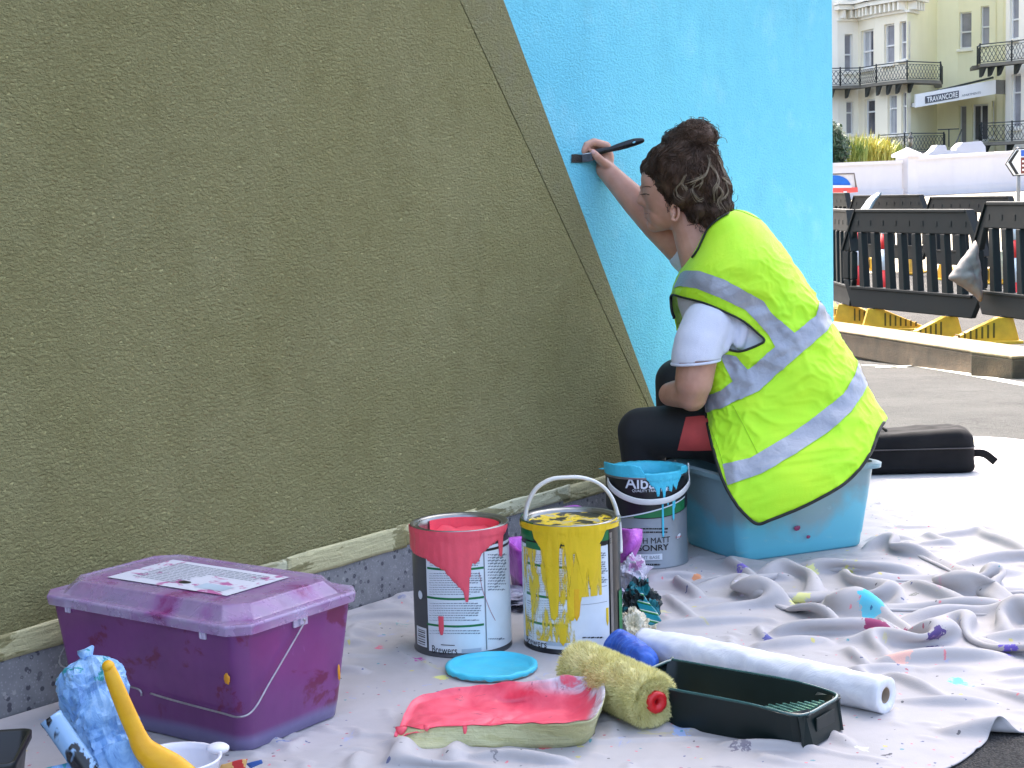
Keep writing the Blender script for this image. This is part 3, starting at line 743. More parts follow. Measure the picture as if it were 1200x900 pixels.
T.drip([(676, 700), (680, 706), (684, 690), (688, 684)], M_yellow, top=lambda a: T.az(682, 665)[1], thick=.0012, seed=4)
T.drip([(672, 722), (676, 728), (679, 722), (681, 700)], M_or, top=lambda a: T.az(678, 690)[1], thick=.0012, seed=6)
T.drip([(710, 728), (711.5, 733), (713, 728)], M_yellow, top=lambda a: T.az(711, 712)[1], thick=.0008, seed=4)
T.drip([(656, 752), (660, 757), (664, 752)], M_yellow, top=lambda a: T.az(660, 736)[1], thick=.001, seed=4)
T.patch('painted_rim', -2.0, 1.2, T.h-.0125, T.h-.004, M_yellow, .0028, n=60)
bm = bmesh.new(); hh = T.h-.009; N = 48; R_ = T.r-.012
c0 = bm.verts.new(T.c+Vector((0, 0, hh-.002))); rr_ = []
for q in (.4, .75, 1.0): rr_.append([bm.verts.new(T.c+Vector((math.cos(2*PI*k/N)*R_*q, math.sin(2*PI*k/N)*R_*q, hh+(.002 if q == 1 else 0)))) for k in range(N)])
for k in range(N):
    bm.faces.new((c0, rr_[0][k], rr_[0][(k+1) % N]))
    for q in (0, 1): bm.faces.new((rr_[q][k], rr_[q+1][k], rr_[q+1][(k+1) % N], rr_[q][(k+1) % N]))
t = NT('yellow_on_lid'); co = t.co(); n = t.noise(co, 30, 4, .55, .5)
t.set(Base_Color=t.ramp(n, [(.46, s2l((60, 62, 54))), (.50, s2l((226, 196, 40))), (.57, s2l((222, 190, 30))), (.6, s2l((170, 168, 150)))]), Roughness=.4, Metallic=t.ramp(n, [(.4, .6), (.45, 0)]), Normal=t.bump(n, .5, .004))
bm_obj('lid', bm, t.m, T.o, True)
def strap_band(tin, pts, w, th, mat, name='handle'):
    """flat plastic handle following world points; w across, th thick"""
    path = smooth_path(pts, 10); bm = bmesh.new(); rings = []
    n = len(path)
    for i, p in enumerate(path):
        d = (path[min(i+1, n-1)]-path[max(i-1, 0)]).normalized()
        o_ = p-tin.c; o_.z = 0; o_ = o_.normalized() if o_.length > .02 else tin.f
        s = d.cross(o_).normalized(); q = s.cross(d).normalized()
        rings.append([bm.verts.new(p+s*(w/2*a)+q*(th/2*b)) for a, b in ((-1, -.5), (-.7, -1), (.7, -1), (1, -.5), (1, .5), (.7, 1), (-.7, 1), (-1, .5))])
    for i in range(n-1):
        for k in range(8): f = bm.faces.new((rings[i][k], rings[i][(k+1) % 8], rings[i+1][(k+1) % 8], rings[i+1][k])); f.smooth = True
    bm.faces.new(rings[0]); bm.faces.new(rings[-1][::-1]); return bm_obj(name, bm, mat, tin.o, True)
# upright handle: an arch across the tin in the plane facing the camera
cy = T.c.y
hp = [(727, 648), (726.5, 630), (724, 605), (716, 582), (702, 567), (683, 560), (664, 559.5), (645, 562), (628, 573), (618, 592), (615, 612)]
pts = []
for i, (x, y) in enumerate(hp):
    pts.append(P(x, y, T.c.y+.004-.010*(i == 0)))
def band_flat(tin, pts, w, th, mat, name='handle', side=None):
    path = smooth_path(pts, 10); bm = bmesh.new(); rings = []; n = len(path); side = side or tin.f
    for i, p in enumerate(path):
        d = (path[min(i+1, n-1)]-path[max(i-1, 0)]).normalized(); s = (side-d*side.dot(d)).normalized(); q = s.cross(d).normalized()
        rings.append([bm.verts.new(p+s*(w/2*a)+q*(th/2*b)) for a, b in ((-1, -.5), (-.7, -1), (.7, -1), (1, -.5), (1, .5), (.7, 1), (-.7, 1), (-1, .5))])
    for i in range(n-1):
        for k in range(8): f = bm.faces.new((rings[i][k], rings[i][(k+1) % 8], rings[i+1][(k+1) % 8], rings[i+1][k])); f.smooth = True
    bm.faces.new(rings[0]); bm.faces.new(rings[-1][::-1]); return bm_obj(name, bm, mat, tin.o, True)
band_flat(T, pts, .012, .0062, M_handle, side=(T.f+T.t*.25).normalized())

# ---- cyan tin --------------------------------------------------------
T = Tin('paint_tin', 'grey and black lettered tin with cyan paint over its rim, by the tub', 759, 657, .0875, .2045, 'opened metal paint tins')
T.body(M_silver_print); tin_cyan = T
def zline(p, q):
    (aa, za), (ab, zb_) = T.az(*p), T.az(*q); return lambda a: za+(zb_-za)*(a-aa)/(ab-aa)
T.patch('black_band', -2.2, 2.2, lambda a: .128-.018*math.cos(a), .196, M_black_print)
gtop = zline((743, 590), (802, 577)); gbot = zline((743, 603), (802, 581))
T.patch('green_band', T.az(743, 596)[0], T.az(801.5, 580)[0], lambda a: gbot(a), lambda a: min(.128-.018*math.cos(a)+.002, gtop(a)+.02), M_green_print, .0009)
T.patch('pale_green_band', -1.2, T.az(742.5, 596)[0], lambda a: gbot(a)-.004, lambda a: .110+.0*a, simple('grey_green', (116, 132, 112), .4), .0009)  # paler, greyer green left of the green band
wl0 = zline((728, 608), (802, 582.5))
T.patch('white_curve', -1.0, T.az(802, 583)[0], lambda a: gbot(a)-.0028, lambda a: gbot(a), M_white_print, .0012)
T.text('Albany', 733, 786, 572.5, 14.0, M_white_print, bold=.012)
T.text('QUALITY TRADE PAINT', 741, 785, 576.5, 3.2, M_white_print, bold=.004)
T.lines(735, 786, [619.5, 623.5], 1.5, M_black_print, 12)
T.text('SMOOTH MATT', 725, 785, 637, 7.2, M_black_print)
T.text('MASONRY', 733, 783.5, 645.5, 7.2, M_black_print, bold=.014)
T.quadpx('base_panel', 733, 649.5, 776, 656.5, M_white_print, .001); T.text('LIGHT BASE', 744, 773, 655, 3.8, M_small, off=.0014, bold=.006)
T.lines(752, 775, [661.5], 1.8, M_black_print, 13)
bm = bmesh.new(); ca, cz = T.az(795, 628)
vsx = [bm.verts.new(T.pt(ca+.07*math.cos(q), cz+.0045*math.sin(q)+.003*math.cos(q), .0011)) for q in [2*PI*i/20 for i in range(20)]]; bm.faces.new(vsx); bm_obj('round_mark', bm, M_white_print, T.o)
vz = T.text('new', 791.5, 798, 630, 3, simple('mark_red', (190, 50, 60), .4), off=.0014)
T.drip([(708, 541), (714, 542), (722, 544), (732, 544.5), (742, 545), (750, 547), (755, 555), (758, 563), (764, 570), (768, 573), (770, 582), (772.5, 582), (773.5, 571), (776, 575), (777, 584), (779, 584), (780, 571), (783, 570), (784, 575), (787, 576), (788, 567), (790, 571), (792, 573), (794, 566), (797, 556), (798, 546), (803, 545)], M_cyan, seed=2)
for x, y0, y1 in ((777, 584, 630), (789, 583, 610), (782.5, 583, 593), (790, 584, 596)):
    T.drip([(x-1.1, y1-3), (x, y1), (x+1.1, y1-3)], M_cyan, top=lambda a, y0=y0, x=x: T.az(x, y0)[1], thick=.0008, seed=3, wob=0)
T.patch('painted_rim', -PI, PI, T.h-.006, T.h+.0003, M_cyan, .0022, n=90)
bm = bmesh.new(); r = T.r; h = T.h
bm_lathe(bm, [(r+.0026, h-.003), (r+.0024, h+.001), (r, h+.002), (r-.006, h+.0015), (r-.011, h+.0006), (r-.0142, h-.001), (r-.0146, h-.03)], T.c, 90)
for v in bm.verts:
    q = v.co-T.c; a = math.atan2(q.y, q.x); k = 1+.014*mnoise.noise(Vector((a*5, q.z*20, 3))); v.co = T.c+Vector((q.x*k, q.y*k, q.z+.0018*mnoise.noise(Vector((a*7, 1, q.z*30)))))
bm_obj('painted_lip', bm, M_cyan, T.o, True)
bm = bmesh.new(); bm_lathe(bm, [(0, T.h-.045), (T.r-.012, T.h-.044)], T.c, 48); bm_obj('paint_surface', bm, mat_paint('deep_cyan_paint', (24, 110, 130), .2), T.o, True)
# lip of dried paint poking out to the left
bm = bmesh.new(); a = -1.45; p0 = T.pt(a, T.h+.001, .001); bm_tube(bm, [p0-T.t*-.006, p0-T.t*.006+Vector((0, 0, .001)), p0-T.t*.014+Vector((0, 0, .0005))], lambda t: .004*(1-t)+.0012, 8, flat=.5)
bm_obj('paint_drop', bm, M_cyan, T.o, True)
hp = [(711.5, 547), (711.8, 556), (717, 568), (727, 578), (740, 584.5), (753, 587.5), (768, 587.5), (783, 584.5), (796, 577), (804, 566), (807, 556), (806.5, 543)]
pts = []
for (x, y) in hp:
    az_, z_ = T.az(min(max(x, 713.5), 804.5), y); q = T.pt(az_, z_, .0065)
    if x < 713.5 or x > 804.5:
        q = P(x, y, T.c.y-.0)
    pts.append(q)
strap_band(T, pts, .0125, .003, M_handle)

# ---- cyan lid lying on the sheet ------------------------------------
lc = G(576, 786, GZ); r = .0770
L_ = thing('tin_lid', 'round tin lid lying flat, thickly coated in cyan paint, in front of the tins', 'lid', lc)
bm = bmesh.new(); bm_lathe(bm, [(0, .005), (r-.014, .004), (r-.012, .006), (r-.003, .011), (r, .010), (r, .003), (r-.003, .0), (0, 0)], lc, 72)
for v in bm.verts:
    q = v.co-lc; v.co.z += .0018*mnoise.noise(Vector((q.x*30, q.y*30, 1)))+(.002 if q.z > .01 else 0)*mnoise.noise(Vector((math.atan2(q.y, q.x)*4, 5, 0)))
bm_obj('plate', bm, M_tinmetal, L_, True)
bm = bmesh.new(); prof = [(0, .0065), (r-.014, .0062), (r-.011, .0085), (r-.007, .0128), (r-.003, .0132), (r+.0012, .0118), (r+.0016, .008), (r+.0006, .005)]
bm_lathe(bm, prof, lc, 96)
for v in bm.verts:
    q = v.co-lc; a = math.atan2(q.y, q.x)
    if q.z < .010 and q.length > r*.9: v.co.z += .005*mnoise.noise(Vector((a*6, 9, 0)))
    v.co.z += .0016*mnoise.noise(Vector((q.x*40, q.y*40, 4)))
bm_obj('cyan_coat', bm, M_cyan, L_, True)
# ================================================================== boxes, trays, rollers, bags
def ring_round(c, A, B, ha, hb, rc, n=10):
    """rounded rectangle ring about c: unit axes A,B, half sizes, corner radius"""
    out = []
    for (sa, sb, st) in ((1, 1, 0), (-1, 1, 1), (-1, -1, 2), (1, -1, 3)):
        for k in range(n+1):
            q = PI/2*(st+k/n)
            out.append(c+A*(sa*(ha-rc)+rc*math.cos(q))+B*(sb*(hb-rc)+rc*math.sin(q)))
    return out
def loft(bm, rings, cap0=False, cap1=False, smooth=True, mi=0):
    R = [[bm.verts.new(p) for p in r] for r in rings]; n = len(R[0])
    for a, b in zip(R[:-1], R[1:]):
        for k in range(n): f = bm.faces.new((a[k], a[(k+1) % n], b[(k+1) % n], b[k])); f.smooth = smooth; f.material_index = mi
    if cap0: f = bm.faces.new(R[0][::-1]); f.material_index = mi
    if cap1: f = bm.faces.new(R[-1]); f.material_index = mi
    return R
Z = Vector((0, 0, 1))
# ---- purple storage box ----------------------------------------------
F0 = G(286, 886, GZ); B0 = G(397, 838, GZ); L0 = G(86, 838, GZ)
bA = (L0-F0); lA = bA.length; bA.normalize(); bB = (B0-F0); bB -= bA*bB.dot(bA); lB = bB.length; bB.normalize()
bc = F0+bA*(lA/2)+bB*(lB/2)
HB = .205
def mat_purple(name, lid=False):
    t = NT(name); co = t.co(); n = t.noise(co, 5, 4, .6); sm = t.noise(co, 11, 5, .65, .5); sm2 = t.noise(t.mapping(co, scale=(1, 1, .5)), 26, 5, .7, .6)
    z = t.sep(co)[2]
    base = t.ramp(n, [(.35, s2l((104, 52, 106))), (.7, s2l((126, 64, 124)))])
    c = t.mix(t.ramp(sm, [(.55, 0), (.60, .8)]), base, s2l((104, 22, 62)))
    c = t.mix(t.ramp(sm2, [(.66, 0), (.70, .5)]), c, s2l((150, 96, 160)))
    # bare band above the bottom where no paint has run
    zz = t.math('ADD', z, t.math('MULTIPLY', t.noise(co, 3, 2, .5), .02))
    c = t.mix(t.ramp(zz, [(.030, 1), (.044, 0)]), c, s2l((124, 116, 158)))
    t.set(Base_Color=c, Roughness=t.ramp(sm2, [(.4, .32), (.6, .5)]), Normal=t.bump(sm2, .12, .002)); t.b.inputs['Coat Weight'].default_value = .15; return t.m
box = thing('storage_box', 'purple paint smeared plastic storage box with a clear snap lid and wire handle', 'storage box', bc)
def boxring(z, ex, rc, n=8): return ring_round(bc+Z*z, bA, bB, lA/2+ex, lB/2+ex, rc, n)
bm = bmesh.new()
loft(bm, [boxring(.002, -.03, .02), boxring(.0, -.008, .026), boxring(.004, -.001, .022), boxring(.03, .003, .022), boxring(HB-.03, .019, .024), boxring(HB-.004, .021, .024), boxring(HB-.004, .018, .03), boxring(.03, .0, .027), boxring(.008, -.006, .02)], True, True)
bm_obj('body', bm, mat_purple('purple_plastic'), box, True)
t = NT('clear_lid_plastic'); co = t.co(); n = t.noise(co, 9, 5, .65, .5); n2 = t.noise(co, 30, 4, .6, .5)
c = t.ramp(n, [(.42, s2l((214, 196, 228))), (.58, s2l((176, 130, 184))), (.68, s2l((146, 36, 116)))])
t.set(Base_Color=c, Roughness=t.ramp(n2, [(.3, .18), (.7, .4)]), Alpha=t.ramp(n, [(.38, .42), (.6, .78)])); t.b.inputs['Coat Weight'].default_value = .3; t.b.inputs['Transmission Weight'].default_value = .25
M_lid = t.m
lid = None
bm = bmesh.new(); zl = HB-.006
rings = [boxring(zl-.013, .031, .026, 1), boxring(zl, .033, .026, 1), boxring(zl+.003, .031, .026, 1), boxring(zl+.003, .017, .032, 1), boxring(zl+.006, .014, .032, 1), boxring(zl+.0185, .003, .030, 1), boxring(zl+.0225, .0, .030, 1), boxring(zl+.0230, -.007, .029, 1), boxring(zl+.0212, -.010, .028, 1)]
R_ = loft(bm, rings, False, True, smooth=False)
loft(bm, [boxring(zl-.013, .0295, .034, 1), boxring(zl+.0005, .0305, .034, 1), boxring(zl+.0008, .017, .032, 1)], smooth=False)
lid = bm_obj('lid', bm, M_lid, box); bevel_mod(lid, .0016, 2, 20)
# stained underside of the paint film inside the lid
t = NT('paint_film'); co = t.co(); n = t.noise(co, 12, 5, .65, .4)
t.set(Base_Color=t.ramp(n, [(.4, s2l((96, 36, 96))), (.6, s2l((130, 26, 100)))]), Roughness=.5)
bm = bmesh.new(); loft(bm, [boxring(zl-.006, .010, .032, 1), boxring(zl+.002, .010, .032, 1), boxring(zl+.0155, -.003, .034, 1), boxring(zl+.0190, -.014, .034, 1)], False, True); bm_obj('paint_film', bm, t.m, box, True)
# printed sheet on the lid
t = NT('lid_label'); co = t.co(); n = t.noise(co, 16, 5, .65, .6); n2 = t.noise(co, 7, 3, .6)
t.set(Base_Color=t.mix(t.ramp(t.math('MULTIPLY', n, t.math('ADD', n2, .5)), [(.60, 0), (.64, .85)]), s2l((205, 205, 214)), s2l((170, 50, 130))), Roughness=.45)
def lidpt(a, b, z=.0228): return bc+bA*(a*lA/2)+bB*(b*lB/2)+Z*(zl+z)
bm = bmesh.new(); bm.faces.new([bm.verts.new(lidpt(a, b)) for a, b in ((-.66, -.60), (.72, -.64), (.72, .66), (-.66, .66))])
lab = bm_obj('lid_label', bm, t.m, box)
rn = random.Random(5); bm = bmesh.new()
for j in range(13):
    b = .5-j*.075; a = .56
    a_end = (.05 if j > 4 else -.5)
    while a > a_end:
        w = .02+rn.random()*.05
        bm.faces.new([bm.verts.new(lidpt(x, y, .0232)) for x, y in ((a, b), (a-w, b), (a-w, b+.025), (a, b+.025))]); a -= w+.012
tag(bm_obj('small_print', bm, M_small, lab), kind='stuff')
bm = bmesh.new(); bm.faces.new([bm.verts.new(lidpt(x, y, .0232)) for x, y in ((-.2, -.45), (-.52, -.47), (-.52, -.2), (-.2, -.2))]); bm_obj('label_block', bm, bpy.data.materials['pale_block'], lab)
bm = bmesh.new(); bm.faces.new([bm.verts.new(lidpt(-.02+.06*math.cos(q), -.32+.07*math.sin(q), .0234)) for q in [2*PI*i/16 for i in range(16)]]); bm_obj('round_mark', bm, M_black_print, lab)
# clips on the rim and wire handle
M_clip = simple('clip_plastic', (196, 186, 208), .35, .08, 30)
def clip(a, b, nrm, z=zl-.014, w=.022, h=.022):
    c = bc+bA*a+bB*b; s = nrm.cross(Z)
    bm = bmesh.new(); bm_box(bm, c+nrm*.0015+Z*(z), w, .004, h, (s, nrm, Z)); bm_box(bm, c+nrm*.005+Z*(z-.002), w*.35, .006, h*.6, (s, nrm, Z))
    o = bm_obj('clip', bm, M_clip, box); bevel_mod(o, .0012, 2)
ex = .033
clip(-lA/2+.055, -(lB/2+.019), -bB) if False else None
# long face is the -bB side? (towards the camera); short side towards the wall line is the -bA side
fr = -bB if (-bB).dot(CAM-bc) > 0 else bB; sd_ = -bA if (-bA).dot(_R) > 0 else bA
clip(0.02*1 if False else (-lA/2+.05)*(1 if sd_ == -bA else -1), (lB/2+.020)*(-1 if fr == -bB else 1), fr, w=.012, h=.024)
clip((lA/2-.03)*(1 if sd_ == -bA else -1), (lB/2+.020)*(-1 if fr == -bB else 1), fr, w=.008, h=.02)
clip((lA/2+.020)*(-1 if sd_ == -bA else 1), 0.0, sd_, w=.03, h=.026)
M_wire = simple('galvanised_wire', (176, 172, 178), .35, .2, 80, metallic=.7)
piv = bc+sd_*(lA/2+.026)+Z*(zl-.016); piv2 = bc-sd_*(lA/2+.026)+Z*(zl-.016)
fc = bc+fr*(lB/2+.0135)
path = [piv+sd_*-.006, piv+sd_*.003, piv+Z*-.012+fr*.002, bc+sd_*(lA/2+.021)+fr*(lB/2-.04)+Z*.105, bc+sd_*(lA/2+.020)+fr*(lB/2-.004)+Z*.072, bc+sd_*(lA/2+.008)+fr*(lB/2+.014)+Z*.064,
        fc+sd_*(lA/2-.03)+Z*.064, fc+sd_*.06+Z*.067, fc+sd_*.01+Z*.070]
bm = bmesh.new(); bm_tube(bm, smooth_path(path, 8), .0016, 6); bm_tube(bm, smooth_path([fc-sd_*.01+Z*.063, fc-sd_*.015+Z*.072, fc-sd_*.05+Z*.075, fc-sd_*.12+Z*.085, fc-sd_*(lA/2+.01)+Z*.088, piv2+fr*.05-Z*.04, piv2-sd_*.012+Z*-.02, piv2], 6), .0016, 6)
bm_obj('wire_handle', bm, M_wire, box, True)
# paint drips with a shape of their own on the box
def splat(name, base, A, B, nrm, r, mat, par, seed, sx=1, sy=1, th=.0015, n=28):
    bm = bmesh.new(); c = bm.verts.new(base+nrm*th); rg = []; rg2 = []
    for k in range(n):
        q = 2*PI*k/n; rr = r*(1+.35*mnoise.noise(Vector((math.cos(q)*2, math.sin(q)*2, seed)))+.15*mnoise.noise(Vector((math.cos(q)*6, math.sin(q)*6, seed))))
        rg.append(bm.verts.new(base+A*(rr*sx*.8*math.cos(q))+B*(rr*sy*.8*math.sin(q))+nrm*th*.8)); rg2.append(bm.verts.new(base+A*(rr*sx*math.cos(q))+B*(rr*sy*math.sin(q))+nrm*.0001))
    for k in range(n): bm.faces.new((c, rg[k], rg[(k+1) % n])); bm.faces.new((rg[k], rg2[k], rg2[(k+1) % n], rg[(k+1) % n]))
    return bm_obj(name, bm, mat, par, True)
M_or2 = mat_paint('orange_paint', (226, 150, 40))
fnr = (fr*1.0+Z*-.08).normalized()
splat('orange_blob', fc+fr*.0015+sd_*(lA/2-.012)+Z*.118, sd_, Z, fr, .0075, M_or2, box, 3, .8, 1.1, .002)
splat('orange_drip', bc+sd_*(lA/2+.0115)-fr*(lB/2-.016)+Z*.075, fr, Z, sd_, .005, M_or2, box, 5, .5, 2.6, .002)
# ---- helper: surface box with loft levels ----------------------------
# ---- turquoise tub ---------------------------------------------------
tF = G(868, 660, GZ); tL = G(821, 642, GZ); tR = G(1012, 640, GZ)
tA = (tR-tF); tlA = tA.length; tA.normalize(); tB = (tL-tF); tB -= tA*tB.dot(tA); tB.normalize(); tlB = .235
tc = tF+tA*(tlA/2)+tB*(tlB/2); HT = .192
def mat_tub():
    t = NT('turquoise_tub_plastic'); co = t.co(); n = t.noise(co, 4, 5, .6, .4); n2 = t.noise(t.mapping(co, scale=(1, 1, 3)), 22, 5, .65, .5); z = t.sep(co)[2]
    base = t.ramp(n, [(.35, s2l((112, 146, 156))), (.65, s2l((134, 164, 172)))])
    # cyan paint standing in and smeared up the lower part
    zz = t.math('ADD', z, t.math('MULTIPLY', t.math('SUBTRACT', n, .5), .30))
    d = t.math('DOT_PRODUCT', 0, 0) if False else None
    lx = t.vmath('DOT_PRODUCT', co, (1, .3, 0))
    k = t.math('MULTIPLY', t.ramp(zz, [(.08, 1), (.125, 0)]), t.ramp(t.math('ADD', lx, t.math('MULTIPLY', n2, .05)), [(.0, 0), (.03, 1)]))
    c = t.mix(t.math('MULTIPLY', k, .9), base, s2l((100, 190, 212)))
    c = t.mix(t.ramp(z, [(.028, .8), (.034, 0)]), c, s2l((104, 192, 212)))
    c = t.mix(t.ramp(n2, [(.62, 0), (.68, .35)]), c, s2l((150, 196, 204)))
    t.set(Base_Color=c, Roughness=t.ramp(n2, [(.3, .3), (.7, .5)]), Normal=t.bump(n2, .08, .002)); return t.m
tub = thing('plastic_tub', 'upturned looking turquoise plastic tub that the painter sits on'.replace('upturned looking ', 'paint stained '), 'tub', tc)
def tring(z, ex, rc): return ring_round(tc+Z*z, tA, tB, tlA/2+ex, tlB/2+ex, rc, 8)
bm = bmesh.new()
loft(bm, [tring(.003, -.04, .02), tring(0, -.006, .02), tring(.006, .0, .022), tring(.03, .003, .024), tring(.034, .0045, .024), tring(HT-.012, .0225, .028), tring(HT-.012, .036, .03), tring(HT-.002, .037, .03), tring(HT, .034, .03), tring(HT, .022, .028), tring(HT-.01, .0185, .028), tring(.02, -.001, .022), tring(.016, -.02, .02)], True, True)
to = bm_obj('body', bm, mat_tub(), tub, True); auto_smooth(to, 50)
M_mag = mat_paint('magenta_paint', (140, 40, 90))
for (x, y, r, s1) in ((934, 619, .007, 1), (947, 629, .0045, 2), (1005, 573, .002, 3)):
    d = ray(x, y); nrm = (-tB); pc = tc+nrm*(tlB/2+.003+ .0195*.45); tt = (pc-CAM).dot(nrm)/d.dot(nrm); p = CAM+d*tt
    splat('magenta_splash', p+nrm*.001, tA, Z, nrm, r, M_mag, tub, s1, 1.2, .8)
# ---- black case ------------------------------------------------------
cc = G(1068, 558, 0); cc.z = ground_z(cc.x, cc.y)+.004; cAx = Vector((.995, -.02, 0)).normalized(); cBx = Vector((-cAx.y, cAx.x, 0)); cc += cBx*.075
t = NT('black_canvas'); co = t.co(); t.set(Base_Color=t.ramp(t.noise(co, 14, 4, .6), [(.3, (.006, .0065, .008, 1)), (.7, (.011, .0115, .0135, 1))]), Roughness=.9, Normal=t.bump(t.noise(co, 500, 2, .5), .3, .0008)); t.b.inputs['Specular IOR Level'].default_value = .15; M_canvas = t.m
case = thing('tool_case', 'soft black canvas case with a short strap lying behind the tub', 'case', cc)
bm = bmesh.new(); hs = .178
def cring(z, ex, rc, dz=0): return [p+Z*(dz*math.sin((p-cc).dot(cAx)*14)) for p in ring_round(cc+Z*z, cAx, cBx, hs+ex, .085+ex, rc, 7)]
loft(bm, [cring(.0, -.02, .02), cring(.004, -.004, .03), cring(.014, .002, .034), cring(.020, .0035, .035), cring(.024, .002, .034), cring(.075, .0, .034), cring(.098, -.004, .034, .003), cring(.112, -.014, .034, .005), cring(.118, -.03, .03, .006), cring(.114, -.06, .02, .004)], True, True)
o = bm_obj('body', bm, M_canvas, case, True)
o.modifiers.new('s', 'SUBSURF').render_levels = 2
tx = bpy.data.textures.new('canvas_wrinkle', 'CLOUDS'); tx.noise_scale = .08
dm = o.modifiers.new('w', 'DISPLACE'); dm.texture = tx; dm.strength = .016; dm.texture_coords = 'GLOBAL'
bm = bmesh.new(); sp = [cc+cAx*(hs-.01)+Z*.045-cBx*.03, cc+cAx*(hs+.01)+Z*.050-cBx*.035, cc+cAx*(hs+.035)+Z*.046-cBx*.04, cc+cAx*(hs+.06)+Z*.025-cBx*.05]
bm_tube(bm, smooth_path(sp, 8), .011, 8, flat=.2, up=(0, 1, 0)); bm_obj('strap', bm, M_canvas, case, True)
bm = bmesh.new(); zp = [p+Z*0 for p in cring(.072, .0015, .034)]; bm_tube(bm, zp, .002, 5, closed=True); bm_obj('zip', bm, simple('zip_black', (36, 36, 40), .4), case, True)

# ---- coral paint tray wrapped in cream paper -------------------------
def loop_resample(pts, n, closed=True):
    path = smooth_path(pts, 12, closed=closed); L = [0]
    P_ = path+[path[0]] if closed else path
    for a, b in zip(P_[:-1], P_[1:]): L.append(L[-1]+(b-a).length)
    out = []; j = 0
    for k in range(n):
        s = L[-1]*k/n
        while L[j+1] < s: j += 1
        out.append(P_[j].lerp(P_[j+1], (s-L[j])/max(1e-9, L[j+1]-L[j])))
    return out
NR = 128
rim_px = [(463, 866, .014), (470, 854, .024), (500, 854, .028), (545, 852, .032), (600, 848, .040), (650, 849, .048), (688, 845, .052), (702, 832, .055), (708, 812, .057), (703, 798, .058), (685, 793, .058), (652, 795, .056), (610, 800, .048), (560, 805, .036), (515, 812, .030), (490, 818, .026), (480, 828, .022), (472, 845, .018)]
rim = loop_resample([G(x, y, z) for x, y, z in rim_px], NR)
base_px = [(461, 878), (480, 879), (510, 878), (550, 876), (600, 877), (650, 877), (684, 873), (694, 862), (697, 848), (690, 836), (660, 832), (610, 826), (560, 830), (515, 834), (495, 838), (480, 850), (470, 862), (462, 872)]
basel = loop_resample([G(x, y, GZ) for x, y in base_px], NR)
tray = thing('paint_tray', 'paint tray lined with cream paper and filled with coral pink paint', 'paint tray', sum(basel, Vector())/NR)
ctr = sum(rim, Vector())/NR
def jit(p, s, a): return p+mnoise.noise_vector(p*s)*a
def crumple(p, sc=28, a=.0035):
    q = p*sc; r = 1-abs(mnoise.noise(q)*2); r2 = 1-abs(mnoise.noise(q*2.3+Vector((3, 1, 7)))*2)
    return a*(r*r+.5*r2*r2)
def scl(loop, k, z=None, c=None):
    c = c or ctr; return [Vector((c.x+(p.x-c.x)*k, c.y+(p.y-c.y)*k, (p.z if z is None else z(p) if callable(z) else z))) for p in loop]
def mixl(a, b, t): return [p.lerp(q, t) for p, q in zip(a, b)]
outer = [basel]+[mixl(basel, rim, t) for t in (.2, .4, .6, .8, .93)]
outer = [[p+((p-ctr).normalized())*(crumple(p)-.002) for p in lp_] for lp_ in outer]
lipo = scl(rim, 1.012, lambda p: p.z-.001); top = scl(rim, 1.0, lambda p: p.z+.0010+.0045*mnoise.noise(p*38))
M_cream = mat_tape('cream_paper', (198, 196, 150), (180, 178, 128))
bm = bmesh.new(); loft(bm, [scl(basel, .5, GZ-.001)]+outer+[lipo, top, scl(rim, .985, lambda p: p.z-.003)], True, False)
bm_obj('paper_wrap', bm, M_cream, tray, True)
# painted inside: slopes down to a well at the right
def inz(p, k):
    f = min(1, max(0, (p.x-rim[0].x)/(.30))); floor = .024-.010*f+.004*mnoise.noise(p*14)
    return GZ+floor*(.75)
rings = [scl(rim, 1.010, lambda p: p.z+.0022+.0045*mnoise.noise(p*38)), scl(rim, .985, lambda p: p.z+.001), scl(rim, .965, lambda p: p.z-.004)]
bctr = sum(basel, Vector())/NR
for k in (.93, .87, .80, .70, .60, .50, .40, .30, .20, .10):
    tt = min(1, (.965-k)/.14); ru = []
    for p, q in zip(rim, basel):
        e = Vector((ctr.x+(p.x-ctr.x)*k, ctr.y+(p.y-ctr.y)*k, 0)).lerp(Vector((bctr.x+(q.x-bctr.x)*k*.97, bctr.y+(q.y-bctr.y)*k*.97, 0)), tt); zz_ = (p.z-.004)*(1-tt**.7)+inz(p, 0)*tt**.7
        e.z = zz_+crumple(Vector((e.x, e.y, 0)), 20, .0028)-.001+.003*mnoise.noise(Vector((e.x*18, e.y*40, 2))); ru.append(e)
    rings.append(ru)
t = NT('coral_tray_paint'); co = t.co(); n = t.noise(co, 26, 5, .65, .5); n2 = t.noise(co, 8, 3, .5); gx = t.vmath('DOT_PRODUCT', t.vmath('SUBTRACT', co, tuple(ctr)), (1, .2, 0)); 
edge = t.ramp(t.sep(co)[2], [(.030, 0), (.042, 1)])
right = t.ramp(t.math('ADD', gx, t.math('MULTIPLY', n2, .06)), [(.07, 0), (.13, 1)])
pk = t.ramp(n, [(.35, s2l((226, 74, 98))), (.7, s2l((244, 104, 122)))])
wh = t.ramp(n, [(.40, s2l((90, 96, 120))), (.5, s2l((190, 190, 200))), (.62, s2l((225, 222, 228)))])
msk = t.math('MULTIPLY', t.math('MULTIPLY', edge, right), t.ramp(n, [(.42, .2), (.5, 1)]))
c = t.mix(msk, pk, wh); c = t.mix(t.ramp(t.noise(t.mapping(co, scale=(1, 3, 1)), 18, 5, .7, 1.2), [(.63, 0), (.66, .55)]), c, s2l((120, 50, 74)))
t.set(Base_Color=c, Roughness=t.ramp(n, [(.3, .3), (.7, .55)]), Normal=t.bump(n, .35, .003))
